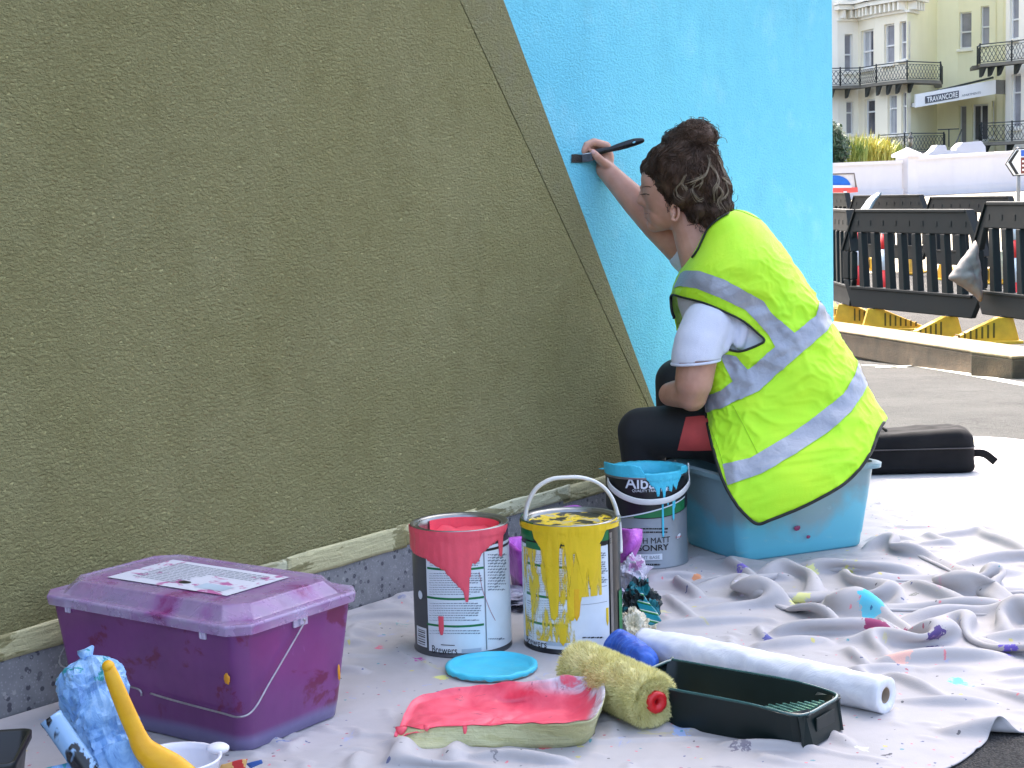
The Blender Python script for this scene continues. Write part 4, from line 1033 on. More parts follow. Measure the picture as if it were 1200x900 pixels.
bm = bmesh.new(); loft(bm, rings, False, True); bm_obj('pink_lining', bm, t.m, tray, True)
# pink runs over the front edge
for (xs, w, ln) in ((545, 6, 11), (472, 14, 7), (500, 8, 3)):
    pc = G(xs, 853, .031) if xs != 472 else G(470, 855, .025); dirx = (G(xs+5, 853, .031)-G(xs, 853, .031)).normalized(); nn = Vector((dirx.y, -dirx.x, 0)); sc = pc.y/1940.0
    bm = bmesh.new(); bm_tube(bm, [pc+nn*-.002+Z*.003, pc+nn*.0014+Z*-.001, pc+nn*.0022-Z*(ln*sc*.5), pc+nn*.0024-Z*(ln*sc)], lambda t, w=w, sc=sc: w*sc*.5*(1.1-.7*t), 10, flat=.4, up=nn)
    bm_obj('pink_run', bm, M_pink, tray, True)

# ---- fluffy olive roller --------------------------------------------
rr = .0435
E1 = G(768, 822, rr+GZ); E0 = G(677, 781, rr+GZ); ax = (E1-E0).normalized(); s_ax = ax.cross(Z).normalized(); u_ax = s_ax.cross(ax).normalized()
roller = thing('roller_sleeve', 'fluffy olive yellow paint roller sleeve with a red end cap', 'roller sleeve', E0.lerp(E1, .5)-Z*rr)
Lr = (E1-E0).length
t = NT('olive_fleece'); co = t.co(); n = t.noise(co, 45, 4, .6); n2 = t.noise(co, 12, 4, .6)
cfl = t.mix(t.ramp(n2, [(.35, 0), (.7, 1)]), s2l((224, 216, 150)), s2l((240, 234, 184)))
cfl = t.mix(t.ramp(n, [(.35, .35), (.6, 0)]), cfl, s2l((200, 192, 124)))
t.set(Base_Color=cfl, Roughness=.95); t.b.inputs['Specular IOR Level'].default_value = .1; M_fleece = t.m
bm = bmesh.new()
def rprof(s):     # sleeve radius along its length, rounded ends
    e = min(s, 1-s)*Lr; return rr*(.93 if e > .012 else .74+.19*math.sqrt(max(0, 1-(1-e/.012)**2)))
prof = [(.012, 0)]+[(rprof(i/24), Lr*i/24) for i in range(25)]+[(.012, Lr)]
bm_lathe(bm, prof, E0, 64, axis=(s_ax, u_ax, ax))
for v in bm.verts: 
    q = v.co-E0; rad = (q-ax*q.dot(ax)); v.co += rad.normalized()*(.0035*mnoise.noise(v.co*45)) if rad.length > .02 else Vector()
bm_obj('nap', bm, M_fleece, roller, True)
rn = random.Random(3); V = []; Fc = []
for i in range(26000):
    end = rn.random() < .16
    q = rn.random()*2*PI
    if end: rad = .012+(rr*.84-.012)*math.sqrt(rn.random()); base = E1+s_ax*(rad*math.cos(q))+u_ax*(rad*math.sin(q))+ax*(-.004*(rad/rr)**3); nrm = (ax*1.0+(s_ax*math.cos(q)+u_ax*math.sin(q))*(.2+rad/rr*.8)).normalized()
    else: s = rn.random(); rad = rprof(s)*.98; nrm = (s_ax*math.cos(q)+u_ax*math.sin(q)); base = E0+ax*(s*Lr)+nrm*rad
    cl = mnoise.noise_vector(base*60)*.9; d = (nrm+cl*.8+Vector((rn.gauss(0, .3), rn.gauss(0, .3), rn.gauss(0, .3)))).normalized()
    ln = (.0055+rn.random()*.004)*(1 if not end else .8); w = .0007; sd2 = d.orthogonal().normalized()*w if rn.random() < .5 else d.cross(d.orthogonal()).normalized()*w
    tip = base+d*ln
    if tip.z < GZ: continue
    k = len(V); V += [base-sd2, base+sd2, tip]; Fc.append((k, k+1, k+2))
fz = mesh_obj('fibres', V, Fc, M_fleece, roller); tag(fz, kind='stuff')
M_red = simple('red_plastic', (200, 30, 34), .35, .12, 60)
bm = bmesh.new(); bm_lathe(bm, [(.0035, -.004), (.0045, .006), (.013, .0085), (.0170, .0060), (.0170, -.004)], E1, 28, axis=(s_ax, u_ax, ax))
for v in bm.verts:
    q = v.co-E1; v.co += q.normalized()*(.0018*mnoise.noise(v.co*160))
bm_obj('end_cap', bm, M_red, roller, True)
bm = bmesh.new(); bm_lathe(bm, [(0, -.003), (.0036, -.003)], E1, 16, axis=(s_ax, u_ax, ax)); bm_obj('axle_hole', bm, M_black_print, roller)
# ---- blue roll behind the fluffy roller ------------------------------
A0 = G(722, 753, .027); A1 = G(752, 775, .027); bx = (A1-A0).normalized(); sx_ = bx.cross(Z).normalized(); ux_ = sx_.cross(bx)
broll = thing('blue_roll', 'small crinkled bright blue roll tucked behind the olive roller', 'roll', A0-Z*.027)
t = NT('blue_crinkle'); co = t.co(); n = t.noise(co, 60, 4, .6, .5); t.set(Base_Color=t.ramp(n, [(.3, s2l((26, 62, 150))), (.7, s2l((52, 104, 200)))]), Roughness=.5, Normal=t.bump(n, .6, .004))
bm = bmesh.new(); n_ = 34; LL = (A1-A0).length+.02
bm_lathe(bm, [(0, 0)]+[(.012+.015*min(1, i/3, (n_-i)/3)+.0016*math.sin(i*1.9), LL*i/n_) for i in range(n_+1)]+[(0, LL)], A0, 48, axis=(sx_, ux_, bx))
for v in bm.verts:
    v.co += mnoise.noise_vector(v.co*38)*.004
bm_obj('roll', bm, t.m, broll, True)
# ---- white roll of sheeting -----------------------------------------
r1 = .0285; E1 = G(1038, 815, r1+GZ); E0 = G(752, 752, r1+GZ); ax = (E1-E0).normalized(); s_ax = ax.cross(Z).normalized(); u_ax = s_ax.cross(ax).normalized(); Lr = (E1-E0).length
wroll = thing('sheeting_roll', 'long white roll of protective sheeting with a hollow cardboard core', 'roll', E0.lerp(E1, .5)-Z*r1)
t = NT('white_sheeting'); co = t.co(); n = t.noise(t.mapping(co, rot=(0, 0, .8), scale=(1, 3, 1)), 14, 5, .6, .8)
t.set(Base_Color=t.ramp(n, [(.3, (.66, .68, .74, 1)), (.65, (.80, .81, .84, 1))]), Roughness=.4, Normal=t.bump(n, .4, .005)); M_sheeting = t.m
bm = bmesh.new(); n_ = 60; prof = [(.006, 0)]+[(r1*(.84+.16*min(1, i/14))*(1+.02*math.sin(i*.9)), Lr*i/n_) for i in range(n_+1)]+[(r1*.93, Lr+.002), (.0135, Lr+.001), (.0125, Lr-.004), (.0125, Lr-.08)]
bm_lathe(bm, prof, E0, 64, axis=(s_ax, u_ax, ax))
for v in bm.verts:
    q = v.co-E0; s = q.dot(ax); rad = q-ax*s
    if rad.length > .016: v.co += rad.normalized()*(.0022*mnoise.noise(Vector((s*16+math.atan2(rad.dot(u_ax), rad.dot(s_ax))*.8, math.atan2(rad.dot(u_ax), rad.dot(s_ax))*1.2, 2)))+.0012*mnoise.noise(v.co*90))
bm_obj('sheeting', bm, M_sheeting, wroll, True)
bm = bmesh.new(); bm_lathe(bm, [(.0122, Lr-.09), (.0122, Lr-.0005), (.0108, Lr-.0005), (.0108, Lr-.1)], E0, 32, axis=(s_ax, u_ax, ax)); bm_obj('cardboard_core', bm, simple('cardboard', (150, 132, 112), .85), wroll, True)
# ---- dark green paint tray ------------------------------------------
M_gtray = simple('dark_green_plastic', (12, 28, 28), .35, .1, 20, spec=.35)
zt = .062
c_BL = G(786, 774, zt); c_BR = G(985, 810, zt*.98); c_FR = G(990, 846, zt*.80); c_FL = G(776, 805, zt)
gA = (c_BR-c_BL); glA = gA.length; gA.z = 0; gA.normalize(); gB = Vector((-gA.y, gA.x, 0))
gw_ = abs((c_FL-c_BL).dot(gB)); 
gc0 = c_BL.copy(); gc0.z = 0
gtray = thing('roller_tray', 'dark green plastic roller tray with a gridded ramp beside the white roll', 'paint tray', gc0+gA*glA/2-gB*gw_/2+Z*GZ)
def gpt(s, w, z): return gc0+gA*(s*glA)-gB*(w*gw_)+Z*z
def ztop(s): return zt*(1-.12*max(0, s-.8)/.2)
def zbot(s): return GZ+(0 if s < .38 else (s-.38)/.62*.045)
bm = bmesh.new(); S_ = [0, .02, .06, .15, .3, .45, .6, .75, .88, .95, .985, 1.0]
sec = []
for s in S_:
    zt_, zb_ = ztop(s), zbot(s); 
    e = 1.0
    ins = .0
    if s > .9: ins = .10*((s-.9)/.1)**2
    if s < .05: ins = .06*((.05-s)/.05)**2
    ww = [(ins-.03, zt_-.008), (ins-.03, zt_), (ins, zt_+.001), (ins+.03, zt_-.004), (ins+.10, zb_+.012), (ins+.16, zb_+.003), (.5, zb_+.002), (.84-ins, zb_+.003), (.90-ins, zb_+.012), (.97-ins, zt_-.004), (1-ins, zt_+.001), (1.03-ins, zt_), (1.03-ins, zt_-.008)]
    sec.append([bm.verts.new(gpt(s, w, z)) for w, z in ww])
for a, b in zip(sec[:-1], sec[1:]):
    for k in range(len(a)-1): f = bm.faces.new((a[k], a[k+1], b[k+1], b[k])); f.smooth = True
bm.faces.new(sec[0]); 
# right end wall rises to the rim
e = sec[-1]; top_e = []
for k, (v) in enumerate(e):
    p = v.co.copy(); top_e.append(bm.verts.new(Vector((p.x, p.y, ztop(1)+.001))+gA*.006))
for k in range(2, len(e)-3): f = bm.faces.new((e[k], e[k+1], top_e[k+1], top_e[k]))
o_ = bm_obj('trough', bm, M_gtray, gtray, True); sm = o_.modifiers.new('t', 'SOLIDIFY'); sm.thickness = .0022; sm.offset = -1; auto_smooth(o_, 45)
# outer skirts front, back and end with their own foot profile
bm = bmesh.new()
for wv in (1.035, -.035):
    a = []; b = []
    for s in S_:
        ins = .10*((s-.9)/.1)**2 if s > .9 else 0
        w = wv-ins if wv > .5 else wv+ins
        a.append(gpt(s, w, ztop(s))); foot = GZ+(0 if s < .5 else (s-.5)*.020)
        b.append(gpt(s, w-(.05 if wv > .5 else -.05), foot))
    va = [bm.verts.new(p) for p in a]; vb = [bm.verts.new(p) for p in b]
    for k in range(len(a)-1): f = bm.faces.new((va[k], va[k+1], vb[k+1], vb[k]))
# end panel
q = [gpt(1.0, .10, ztop(1)+.001), gpt(1.0, .90, ztop(1)+.001), gpt(1.035, .86, GZ+.004), gpt(1.035, .14, GZ+.004)]
q2 = [gpt(1.015, .12, ztop(1)+.001), gpt(1.015, .90, ztop(1)+.001), gpt(1.0, .10, ztop(1)+.001)]
bm.faces.new([bm.verts.new(p) for p in q])
bm.faces.new([bm.verts.new(p) for p in (gpt(1.0, .90, ztop(1)+.001), gpt(.985, 1.01, ztop(1)), gpt(1.0, .96, GZ+.003), gpt(1.035, .86, GZ+.004))])
bm.faces.new([bm.verts.new(p) for p in (gpt(1.0, .10, ztop(1)+.001), gpt(.985, -.01, ztop(1)), gpt(1.0, .04, GZ+.003), gpt(1.035, .14, GZ+.004))])
o_ = bm_obj('skirt', bm, M_gtray, gtray); sm = o_.modifiers.new('t', 'SOLIDIFY'); sm.thickness = .003
bm = bmesh.new(); bm_box(bm, gpt(1.022, .5, (ztop(1)+GZ)/2+.006), .003, gw_*.44, .020, (gA, gB, Z)); o_ = bm_obj('end_recess', bm, M_gtray, gtray); bevel_mod(o_, .001)
bm = bmesh.new()
rimp = smooth_path([gpt(.0, .02, ztop(0)+.001), gpt(.03, 1.03, ztop(0)), gpt(.3, 1.03, ztop(.3)), gpt(.7, 1.03, ztop(.7)), gpt(.94, 1.0, ztop(.94)), gpt(1.005, .86, ztop(1)+.001), gpt(1.012, .5, ztop(1)+.001), gpt(1.005, .14, ztop(1)+.001), gpt(.94, .0, ztop(.94)), gpt(.7, -.03, ztop(.7)), gpt(.3, -.03, ztop(.3)), gpt(.02, -.03, ztop(0))], 8, closed=True)
bm_tube(bm, rimp, .0028, 8, closed=True); bm_obj('rim', bm, simple('tray_rim_highlight', (52, 84, 82), .2, .2, 40, spec=.8), gtray, True)  # lighter rim colour paints in the highlight along the edge
M_ridge = simple('tray_stud_highlight', (90, 130, 116), .15, .4, 60, spec=.9)  # pale stud colour stands for their wet glints
bm = bmesh.new()
for i in range(16):
    for k in range(8):
        s = .64+i*.0205; w = .17+.66*(k+.5*(i % 2))/8
        if w > .84: continue
        zz = zbot(s)+.0035; c = gpt(s, w, zz); a = .0042; b = .0032
        pr = [c+gA*a*math.cos(t_)+gB*b*math.sin(t_) for t_ in (0, PI/3, 2*PI/3, PI, 4*PI/3, 5*PI/3)]
        lo = [bm.verts.new(p-Z*.002) for p in pr]; hi = [bm.verts.new(c+(p-c)*.72+Z*.0018) for p in pr]
        bm.faces.new(hi)
        for j in range(6): bm.faces.new((lo[j], lo[(j+1) % 6], hi[(j+1) % 6], hi[j]))
tag(bm_obj('ramp_studs', bm, M_ridge, gtray), kind='stuff')

# ---- crumpled things -------------------------------------------------
CR_SM = 24
def crumpled(name, c, rad, mat, par=None, seed=0, sub=5, amp=.25, ridge=3.0, flat_z=None, rot=0.0, axes=None):
    bm = bmesh.new(); bmesh.ops.create_icosphere(bm, subdivisions=sub, radius=1.0)
    X, Y_, Z_ = axes or (Vector((math.cos(rot), math.sin(rot), 0)), Vector((-math.sin(rot), math.cos(rot), 0)), Z)
    for v in bm.verts:
        p = v.co.copy(); o = Vector((seed*3.1, seed*1.7, seed*.9))
        r = 1-abs(mnoise.noise(p*ridge+o))*2; r2 = 1-abs(mnoise.noise(p*ridge*2.3+o))*2; r3 = 1-abs(mnoise.noise(p*ridge*5+o))*2
        k = 1+amp*(r-.4)+amp*.5*(r2-.4)+amp*.22*(r3-.4)
        q = p*k; w = X*(q.x*rad[0])+Y_*(q.y*rad[1])+Z_*(q.z*rad[2]); v.co = Vector(c)+w
        if flat_z is not None and v.co.z < flat_z: v.co.z = flat_z
    return auto_smooth(bm_obj(name, bm, mat, par, True), CR_SM)
def mat_film(name, c1, c2, rough=.3, alpha=1.0, sc=14, bump=.6, extra=None):
    t = NT(name); co = t.co(); n = t.noise(co, sc, 5, .6, .8); n2 = t.noise(co, sc*4, 4, .6, .4)
    c = t.ramp(n, [(.35, s2l(c1)), (.65, s2l(c2))])
    if extra: c = t.mix(t.ramp(t.noise(co, extra[1], 4, .6, .5), [(extra[2], 0), (extra[2]+.03, .9)]), c, s2l(extra[0]))
    t.set(Base_Color=c, Roughness=rough, Normal=t.bump(t.math('ADD', n, t.math('MULTIPLY', n2, .5)), bump, .006), Alpha=alpha); return t.m
# magenta bag-lined tray behind the yellow tin
M_mgbag = mat_film('magenta_film', (160, 60, 168), (204, 104, 208), .4, 1, 30, .5)
mb = G(678, 690, GZ)
mt = thing('lined_tray', 'tray wrapped in magenta plastic standing behind the yellow tin against the wall foot', 'paint tray', mb)
def mring(z, ex, rc, tilt=0): 
    return [jit(p, 30, .004)+Z*tilt*((p-mb).dot(_R)) for p in ring_round(mb+WD*.0+WN*-.02+Z*z, Vector((.97, .24, 0)), Vector((-.24, .97, 0)), .112+ex, .055+ex, .02, 6)]
M_mgdark = mat_film('dark_magenta_film', (120, 54, 128), (176, 84, 184), .4, 1, 30, .5)
bm = bmesh.new(); loft(bm, [mring(.0, -.02, .02), mring(.002, .0, .02), mring(.03, .004, .02)], True, False); bm_obj('tray_base', bm, M_mgdark, mt, True)
bm = bmesh.new(); loft(bm, [mring(.03, .0045, .02), mring(.05, .008, .02), mring(.075, .011, .02), mring(.098, .014, .02), mring(.101, .010, .02), mring(.098, .004, .02), mring(.05, -.004, .02), mring(.03, -.02, .02)], False, True); bm_obj('magenta_lining', bm, M_mgbag, mt, True)
# raised handle corner of the lining seen over the tin
bm = bmesh.new(); q = [P(640, 600, 3.33), P(657, 596, 3.34), P(676, 593.5, 3.35), P(690, 601, 3.34)]
bm_tube(bm, smooth_path(q, 8), .006, 8, flat=.5); bm_obj('lining_edge', bm, M_mgdark, mt, True)
# magenta flap folded over to the right
bm = bmesh.new(); g = []
for i in range(17):
    row = []
    for k in range(13):
        s, w = i/16, k/12
        x = 727+s*24-w*9*(s)+2*math.sin(w*5); y = 619+s*2+w*(42-3*s); p = P(x, y, 3.12-.03*math.sin(s*3)+.012*math.sin(w*6+s*3)); row.append(bm.verts.new(p))
    g.append(row)
for i in range(16):
    for k in range(12): f = bm.faces.new((g[i][k], g[i+1][k], g[i+1][k+1], g[i][k+1])); f.smooth = True
o = bm_obj('magenta_flap', bm, M_mgbag, mt, True); sm = o.modifiers.new('t', 'SOLIDIFY'); sm.thickness = .004
M_bag = mat_film('white_bag', (190, 180, 200), (226, 224, 232), .3, .92, 20, .7, ((190, 130, 180), 16, .6))
wb = P(741, 672, 3.08); bag = crumpled('plastic_bag', wb, (.025, .025, .032), M_bag, None, 2, 5, .35, 1.3, GZ)
tag(bag, 'crumpled white carrier bag hanging off the magenta tray beside the grey tin', 'bag')
def flap(verts_px, Y0, name, mat, par, n=10, wav=.006, th=.0012, dY=None):
    """small four-cornered sheet between pixel corners at depth Y0"""
    a, b, c, d = [P(x, y, Y0 if dY is None else Y0+dY[i]) for i, (x, y) in enumerate(verts_px)]
    bm = bmesh.new(); g = []
    for i in range(n+1):
        row = []
        for k in range(n+1):
            s, w = i/n, k/n; p = a.lerp(b, s).lerp(d.lerp(c, s), w); p += mnoise.noise_vector(p*26)*wav*1.6; p.z = max(GZ, p.z); row.append(bm.verts.new(p))
        g.append(row)
    for i in range(n):
        for k in range(n): f = bm.faces.new((g[i][k], g[i+1][k], g[i+1][k+1], g[i][k+1])); f.smooth = True
    o = bm_obj(name, bm, mat, par, True); sm = o.modifiers.new('t', 'SOLIDIFY'); sm.thickness = th; return o
flap([(745, 655), (752, 662), (765, 665), (756, 676)], 3.08, 'torn_handle', M_bag, bag, 8, .004)
# silver-grey film under the cans
M_sil = mat_film('silver_film', (110, 108, 124), (190, 192, 206), .25, 1, 18, .8)
sf = crumpled('plastic_sheet', G(640, 700, .012), (.15, .07, .016), M_sil, None, 6, 5, .5, 2.2, GZ, .2); tag(sf, 'crumpled silvery plastic wrapper lying between the coral tin and the magenta tray', 'wrapper')
# dark teal rag and striped packet by the tin
M_teal = mat_film('teal_rag', (10, 22, 26), (18, 40, 44), .5, 1, 26, .6, ((20, 120, 130), 30, .55))
rag = crumpled('paint_rag', G(752, 716, .03), (.030, .035, .05), M_teal, None, 9, 5, .4, 1.8, GZ); tag(rag, 'dark teal stained rag heaped beside the yellow tin', 'rag')
t = NT('striped_packet'); co = t.co(); sx3 = t.vmath('DOT_PRODUCT', co, (22, 20, 60)); w = t.math('FRACT', sx3)
t.set(Base_Color=t.ramp(w, [(.0, s2l((24, 130, 146))), (.5, s2l((30, 150, 164))), (.55, s2l((20, 60, 60))), (.66, s2l((40, 140, 70))), (.8, s2l((210, 220, 210))), (.9, s2l((24, 130, 146)))], 'CONSTANT'), Roughness=.3)
pk = flap([(742, 697), (752, 693), (776, 727), (760, 733)], 2.98, 'foil_packet', t.m, None, 10, .003, .004, (.02, .02, -.06, -.05)); tag(pk, 'teal foil packet with green and white stripes leaning by the white roll', 'packet')
M_cr2 = mat_film('cream_tissue', (196, 184, 150), (224, 216, 196), .8, 1, 30, .6)
tw = crumpled('tissue', G(742, 736, .022), (.020, .02, .028), M_cr2, None, 11, 5, .5, 1.7, GZ); tag(tw, 'crumpled cream tissue beside the yellow tin, behind the blue roll', 'tissue')
tw2 = crumpled('tissue', G(756, 733, .02), (.016, .014, .012), M_cr2, None, 13, 4, .5, 1.7, GZ); tag(tw2, 'small cream paper twist lying on the end of the white roll', 'tissue')

# ---- bottom left: wrapped rollers, bowl, brush, black tray ------------
Yb = 2.20
M_bw = None
t = NT('blue_bag_film'); co = t.co(); n = t.noise(t.mapping(co, scale=(1, 1, .6)), 34, 6, .65, 1.2); n2 = t.noise(co, 15, 4, .6, .6)
c = t.ramp(n, [(.30, s2l((92, 134, 196))), (.5, s2l((136, 180, 226))), (.72, s2l((176, 208, 238)))])
c = t.mix(t.ramp(n2, [(.575, 0), (.595, .92)]), c, s2l((30, 142, 146)))
t.set(Base_Color=c, Roughness=.3, Normal=t.bump(n, .8, .006)); M_bfilm = t.m
tp = P(100, 790, Yb); bt = P(158, 935, Yb-.06)
zb_ = (tp-bt).normalized(); xb = _R-zb_*zb_.dot(_R); xb.normalize(); yb = zb_.cross(xb)
bundle = thing('wrapped_rollers', 'bundle of rollers wrapped in pale blue plastic smeared with teal paint, bottom left corner', 'bundle', Vector((bt.x, bt.y, 0)))
mid = tp.lerp(bt, .5); hl = (tp-bt).length/2
bm = bmesh.new(); rings = []
N = 56
for i in range(44):
    s = i/43; e = 1 if s > .12 else math.sqrt(max(0, 1-(1-s/.12)**2)); c = P(100+58*s-6*math.sin(s*3), 772+163*s, Yb-.06*s)
    rx = .046*e*(1-.05*s); ry = .042*e
    rings.append([])
    for k in range(N):
        q = 2*PI*k/N; p = Vector((math.cos(q), math.sin(q), s*3.2)); r = 1-abs(mnoise.noise(p*1.5))*2; r2 = 1-abs(mnoise.noise(p*3.4+Vector((4, 2, 9))))*2
        r3_ = 1-abs(mnoise.noise(p*7+Vector((1, 5, 2))))*2; kk = .84+.13*r+.12*r2+.06*r3_
        rings[-1].append(c+xb*(rx*kk*math.cos(q))+yb*(ry*kk*math.sin(q))+zb_*(.012*mnoise.noise(p*1.3)))
loft(bm, rings, True, True); auto_smooth(bm_obj('plastic_wrap', bm, M_bfilm, bundle, True), 20)
bm = bmesh.new(); cr = [P(98, 770, Yb-.0), P(104, 764, Yb), P(109, 757, Yb-.0)]
bm_tube(bm, cr, lambda t: .010*(1-t)+.002, 8); bm_obj('twisted_tip', bm, M_bfilm, bundle, True)
flap([(120, 880), (150, 862), (168, 905), (135, 915)], Yb-.085, 'loose_film', M_bfilm, bundle, 10, .006)
flap([(56, 903), (84, 893), (100, 925), (60, 925)], Yb-.10, 'loose_film', M_bfilm, bundle, 10, .008)
# hollow black tube
q0 = P(59, 840, Yb-.095); q1 = P(118, 925, Yb-.11); axt = (q1-q0).normalized(); sx4 = axt.cross(Vector((0, 1, 0))).normalized(); ux4 = sx4.cross(axt)
t = NT('black_tube_painted'); co = t.co(); n = t.noise(t.mapping(co, scale=(1, 1, .35)), 22, 4, .6, .4)
t.set(Base_Color=t.ramp(n, [(.46, (.012, .014, .018, 1)), (.48, s2l((140, 176, 212)))]), Roughness=.25)
tube = thing('roller_frame_tube', 'hollow black tube smeared with blue, poking out below the blue wrapped bundle', 'tube', Vector((q1.x, q1.y, 0)))
bm = bmesh.new(); bm_lathe(bm, [(.0125, .09), (.0125, .006), (.0135, 0), (.0155, .0), (.0155, .006), (.0148, .008), (.0148, (q1-q0).length)], q0, 32, axis=(sx4, ux4, axt)); bm_obj('tube', bm, t.m, tube, True)
# white bowl
wc = P(206, 889, 2.16); wr = .060
bowl = thing('white_bowl', 'shallow white plastic bowl with a pouring lug in front of the purple box', 'bowl', Vector((wc.x, wc.y, 0)))
M_bowl = simple('white_plastic', (222, 220, 226), .35, .04, 20)
hz = wc.z; bm = bmesh.new(); bm_lathe(bm, [(0, .004-hz), (wr*.75, .004-hz), (wr*.98, -.004), (wr*1.03, 0), (wr*1.02, .003), (wr*.97, .002), (wr*.92, -.006), (wr*.7, .012-hz), (0, .010-hz)], wc, 64); bm_obj('bowl', bm, M_bowl, bowl, True)
bm = bmesh.new(); lg = wc+_R*(wr*.86)+Vector((0, .03, .004)); bmesh.ops.create_icosphere(bm, subdivisions=3, radius=1)
for v in bm.verts: v.co = lg+Vector((v.co.x*.016, v.co.y*.014, v.co.z*.008))
bm_obj('lug', bm, M_bowl, bowl, True)
# yellow handled brush leaning out of the bowl
t = NT('yellow_handle_plastic'); co = t.co(); n = t.noise(co, 40, 4, .6); t.set(Base_Color=t.ramp(n, [(.3, s2l((226, 160, 8))), (.7, s2l((240, 182, 16)))]), Roughness=.45, Normal=t.bump(t.noise(co, 300, 3, .6), .25, .0008))
Yh = 2.13
hp = [(127, 780, .009), (131, 792, .0125), (139, 812, .0140), (150, 838, .0150), (160, 860, .0155), (168, 876, .0190), (182, 889, .024), (200, 902, .028), (220, 920, .03)]
brush2 = thing('long_brush', 'block brush with a tapering bright yellow handle leaning in the white bowl', 'brush', Vector((wc.x, wc.y, 0)))
bm = bmesh.new(); pth = smooth_path([P(x, y, Yh-.03*i/8) for i, (x, y, r) in enumerate(hp)], 6); rad = []
for i in range(len(hp)-1):
    for k in range(6): rad.append(hp[i][2]+(hp[i+1][2]-hp[i][2])*k/6)
rad.append(hp[-1][2]); bm_tube(bm, pth, lambda t: rad[min(len(rad)-1, int(round(t*(len(rad)-1))))]*.80, 20, flat=.62, up=(0, 1, 0)); 
o = bm_obj('handle', bm, t.m, brush2, True)
bm = bmesh.new(); bmesh.ops.create_icosphere(bm, subdivisions=3, radius=.0085)
for v in bm.verts: v.co = v.co+P(127, 781, Yh)
bm_obj('handle_tip', bm, t.m, brush2, True)
# black tray at the very corner
M_bt = simple('black_plastic', (34, 36, 36), .4, .1, 30)
kc = G(-18, 900, GZ); 
ctray = thing('black_tray', 'corner of a black plastic tray at the very bottom left', 'tray', kc)
kc2 = P(38, 862, 2.20); kz = kc2.z
def kr(z, ex, rc): return ring_round(Vector((kc2.x-.085, kc2.y-.05, z)), Vector((.99, .12, 0)), Vector((-.12, .99, 0)), .082+ex, .07+ex, rc, 6)
bm = bmesh.new(); loft(bm, [kr(GZ, -.012, .01), kr(kz-.012, -.002, .012), kr(kz-.010, .004, .014), kr(kz, .0045, .014), kr(kz+.001, .002, .013), kr(kz-.002, -.002, .012), kr(GZ+.004, -.014, .01)], True, True); bm_obj('body', bm, M_bt, ctray, True)
# scrap of red and yellow wrapper at the bottom edge
t = NT('red_yellow_wrapper'); co = t.co(); n = t.noise(co, 30, 4, .6); t.set(Base_Color=t.ramp(n, [(.46, s2l((226, 180, 110))), (.5, s2l((200, 50, 50)))], 'CONSTANT'), Roughness=.4)
sc_ = flap([(258, 896), (290, 891), (288, 903), (255, 906)], 2.24, 'wrapper_scrap', t.m, None, 8, .003, .002); tag(sc_, 'small torn red and yellow wrapper at the bottom edge in front of the purple box', 'wrapper')
sc2 = flap([(289, 895), (306, 889), (308, 893), (294, 900)], 2.26, 'paper_scrap', simple('blue_scrap', (50, 90, 160), .5), None, 6, .002, .0015); tag(sc2, 'tiny dark blue scrap beside the torn wrapper', 'scrap')
# loose thread tuft by the purple box
bm = bmesh.new(); rn = random.Random(4); bp = G(394, 778, .012)
for i in range(26):
    d = Vector((rn.gauss(0, 1), rn.gauss(0, .6), rn.gauss(0, .8)))*.008; bm_tube(bm, [bp+d*.1, bp+d*.6+Z*.002, bp+d*1.2-Z*.002], .0005, 4)
tag(bm_obj('thread_tuft', bm, simple('cream_thread', (214, 204, 186), .9), None), 'frayed cream thread tuft beside the right edge of the purple box', 'thread')
# ================================================================== the painter
def capsule(bm, a, b, ra, rb, seg=20, flat=1.0, up=None):
    a, b = Vector(a), Vector(b); d = b-a; L = d.length; d = d.normalized() if L > 1e-6 else Z.copy()
    X = (d.cross(Vector(up)) if up is not None else d.orthogonal()).normalized(); Y_ = d.cross(X)
    prof = []
    for k in range(7): q = -PI/2+k*PI/12; prof.append((ra*math.cos(q), ra*math.sin(q)))
    for k in range(1, 4): t = k/4; prof.append((ra+(rb-ra)*t, L*t))
    for k in range(7): q = k*PI/12; prof.append((rb*math.cos(q), L+rb*math.sin(q)))
    prof[0] = (0, prof[0][1]); prof[-1] = (0, prof[-1][1])
    n0 = len(bm.verts); bm_lathe(bm, prof, a, seg, axis=(X, Y_*flat, d))
def chain(bm, pts, seg=20, flat=1.0):
    for p, q in zip(pts[:-1], pts[1:]): capsule(bm, p[0], q[0], p[1], q[1], seg, flat)
def ellip(bm, c, r, axes=None, sub=4):
    X, Y_, Z_ = axes or (Vector((1, 0, 0)), Vector((0, 1, 0)), Z)
    g = bmesh.ops.create_icosphere(bm, subdivisions=sub, radius=1)['verts']
    for v in g: v.co = Vector(c)+X*(v.co.x*r[0])+Y_*(v.co.y*r[1])+Z_*(v.co.z*r[2])
def fused(name, bm, voxel, mat, par, smooth=6, fac=.5):
    """several overlapping volumes become one continuous skin"""
    bmesh.ops.recalc_face_normals(bm, faces=bm.faces); me = bpy.data.meshes.new(name); bm.to_mesh(me); bm.free()
    o = bpy.data.objects.new(name, me); COL.objects.link(o)
    r = o.modifiers.new('r', 'REMESH'); r.mode = 'VOXEL'; r.voxel_size = voxel; r.use_smooth_shade = True
    s = o.modifiers.new('s', 'SMOOTH'); s.iterations = smooth; s.factor = fac
    bpy.context.view_layer.update()
    m2 = bpy.data.meshes.new_from_object(o.evaluated_get(bpy.context.evaluated_depsgraph_get())); o.modifiers.clear(); o.data = m2; m2.name = name
    m2.materials.clear(); m2.materials.append(mat); m2.polygons.foreach_set('use_smooth', [True]*len(m2.polygons))
    if par is not None: o.parent = par; o.matrix_parent_inverse = parent_inv(par)
    return o
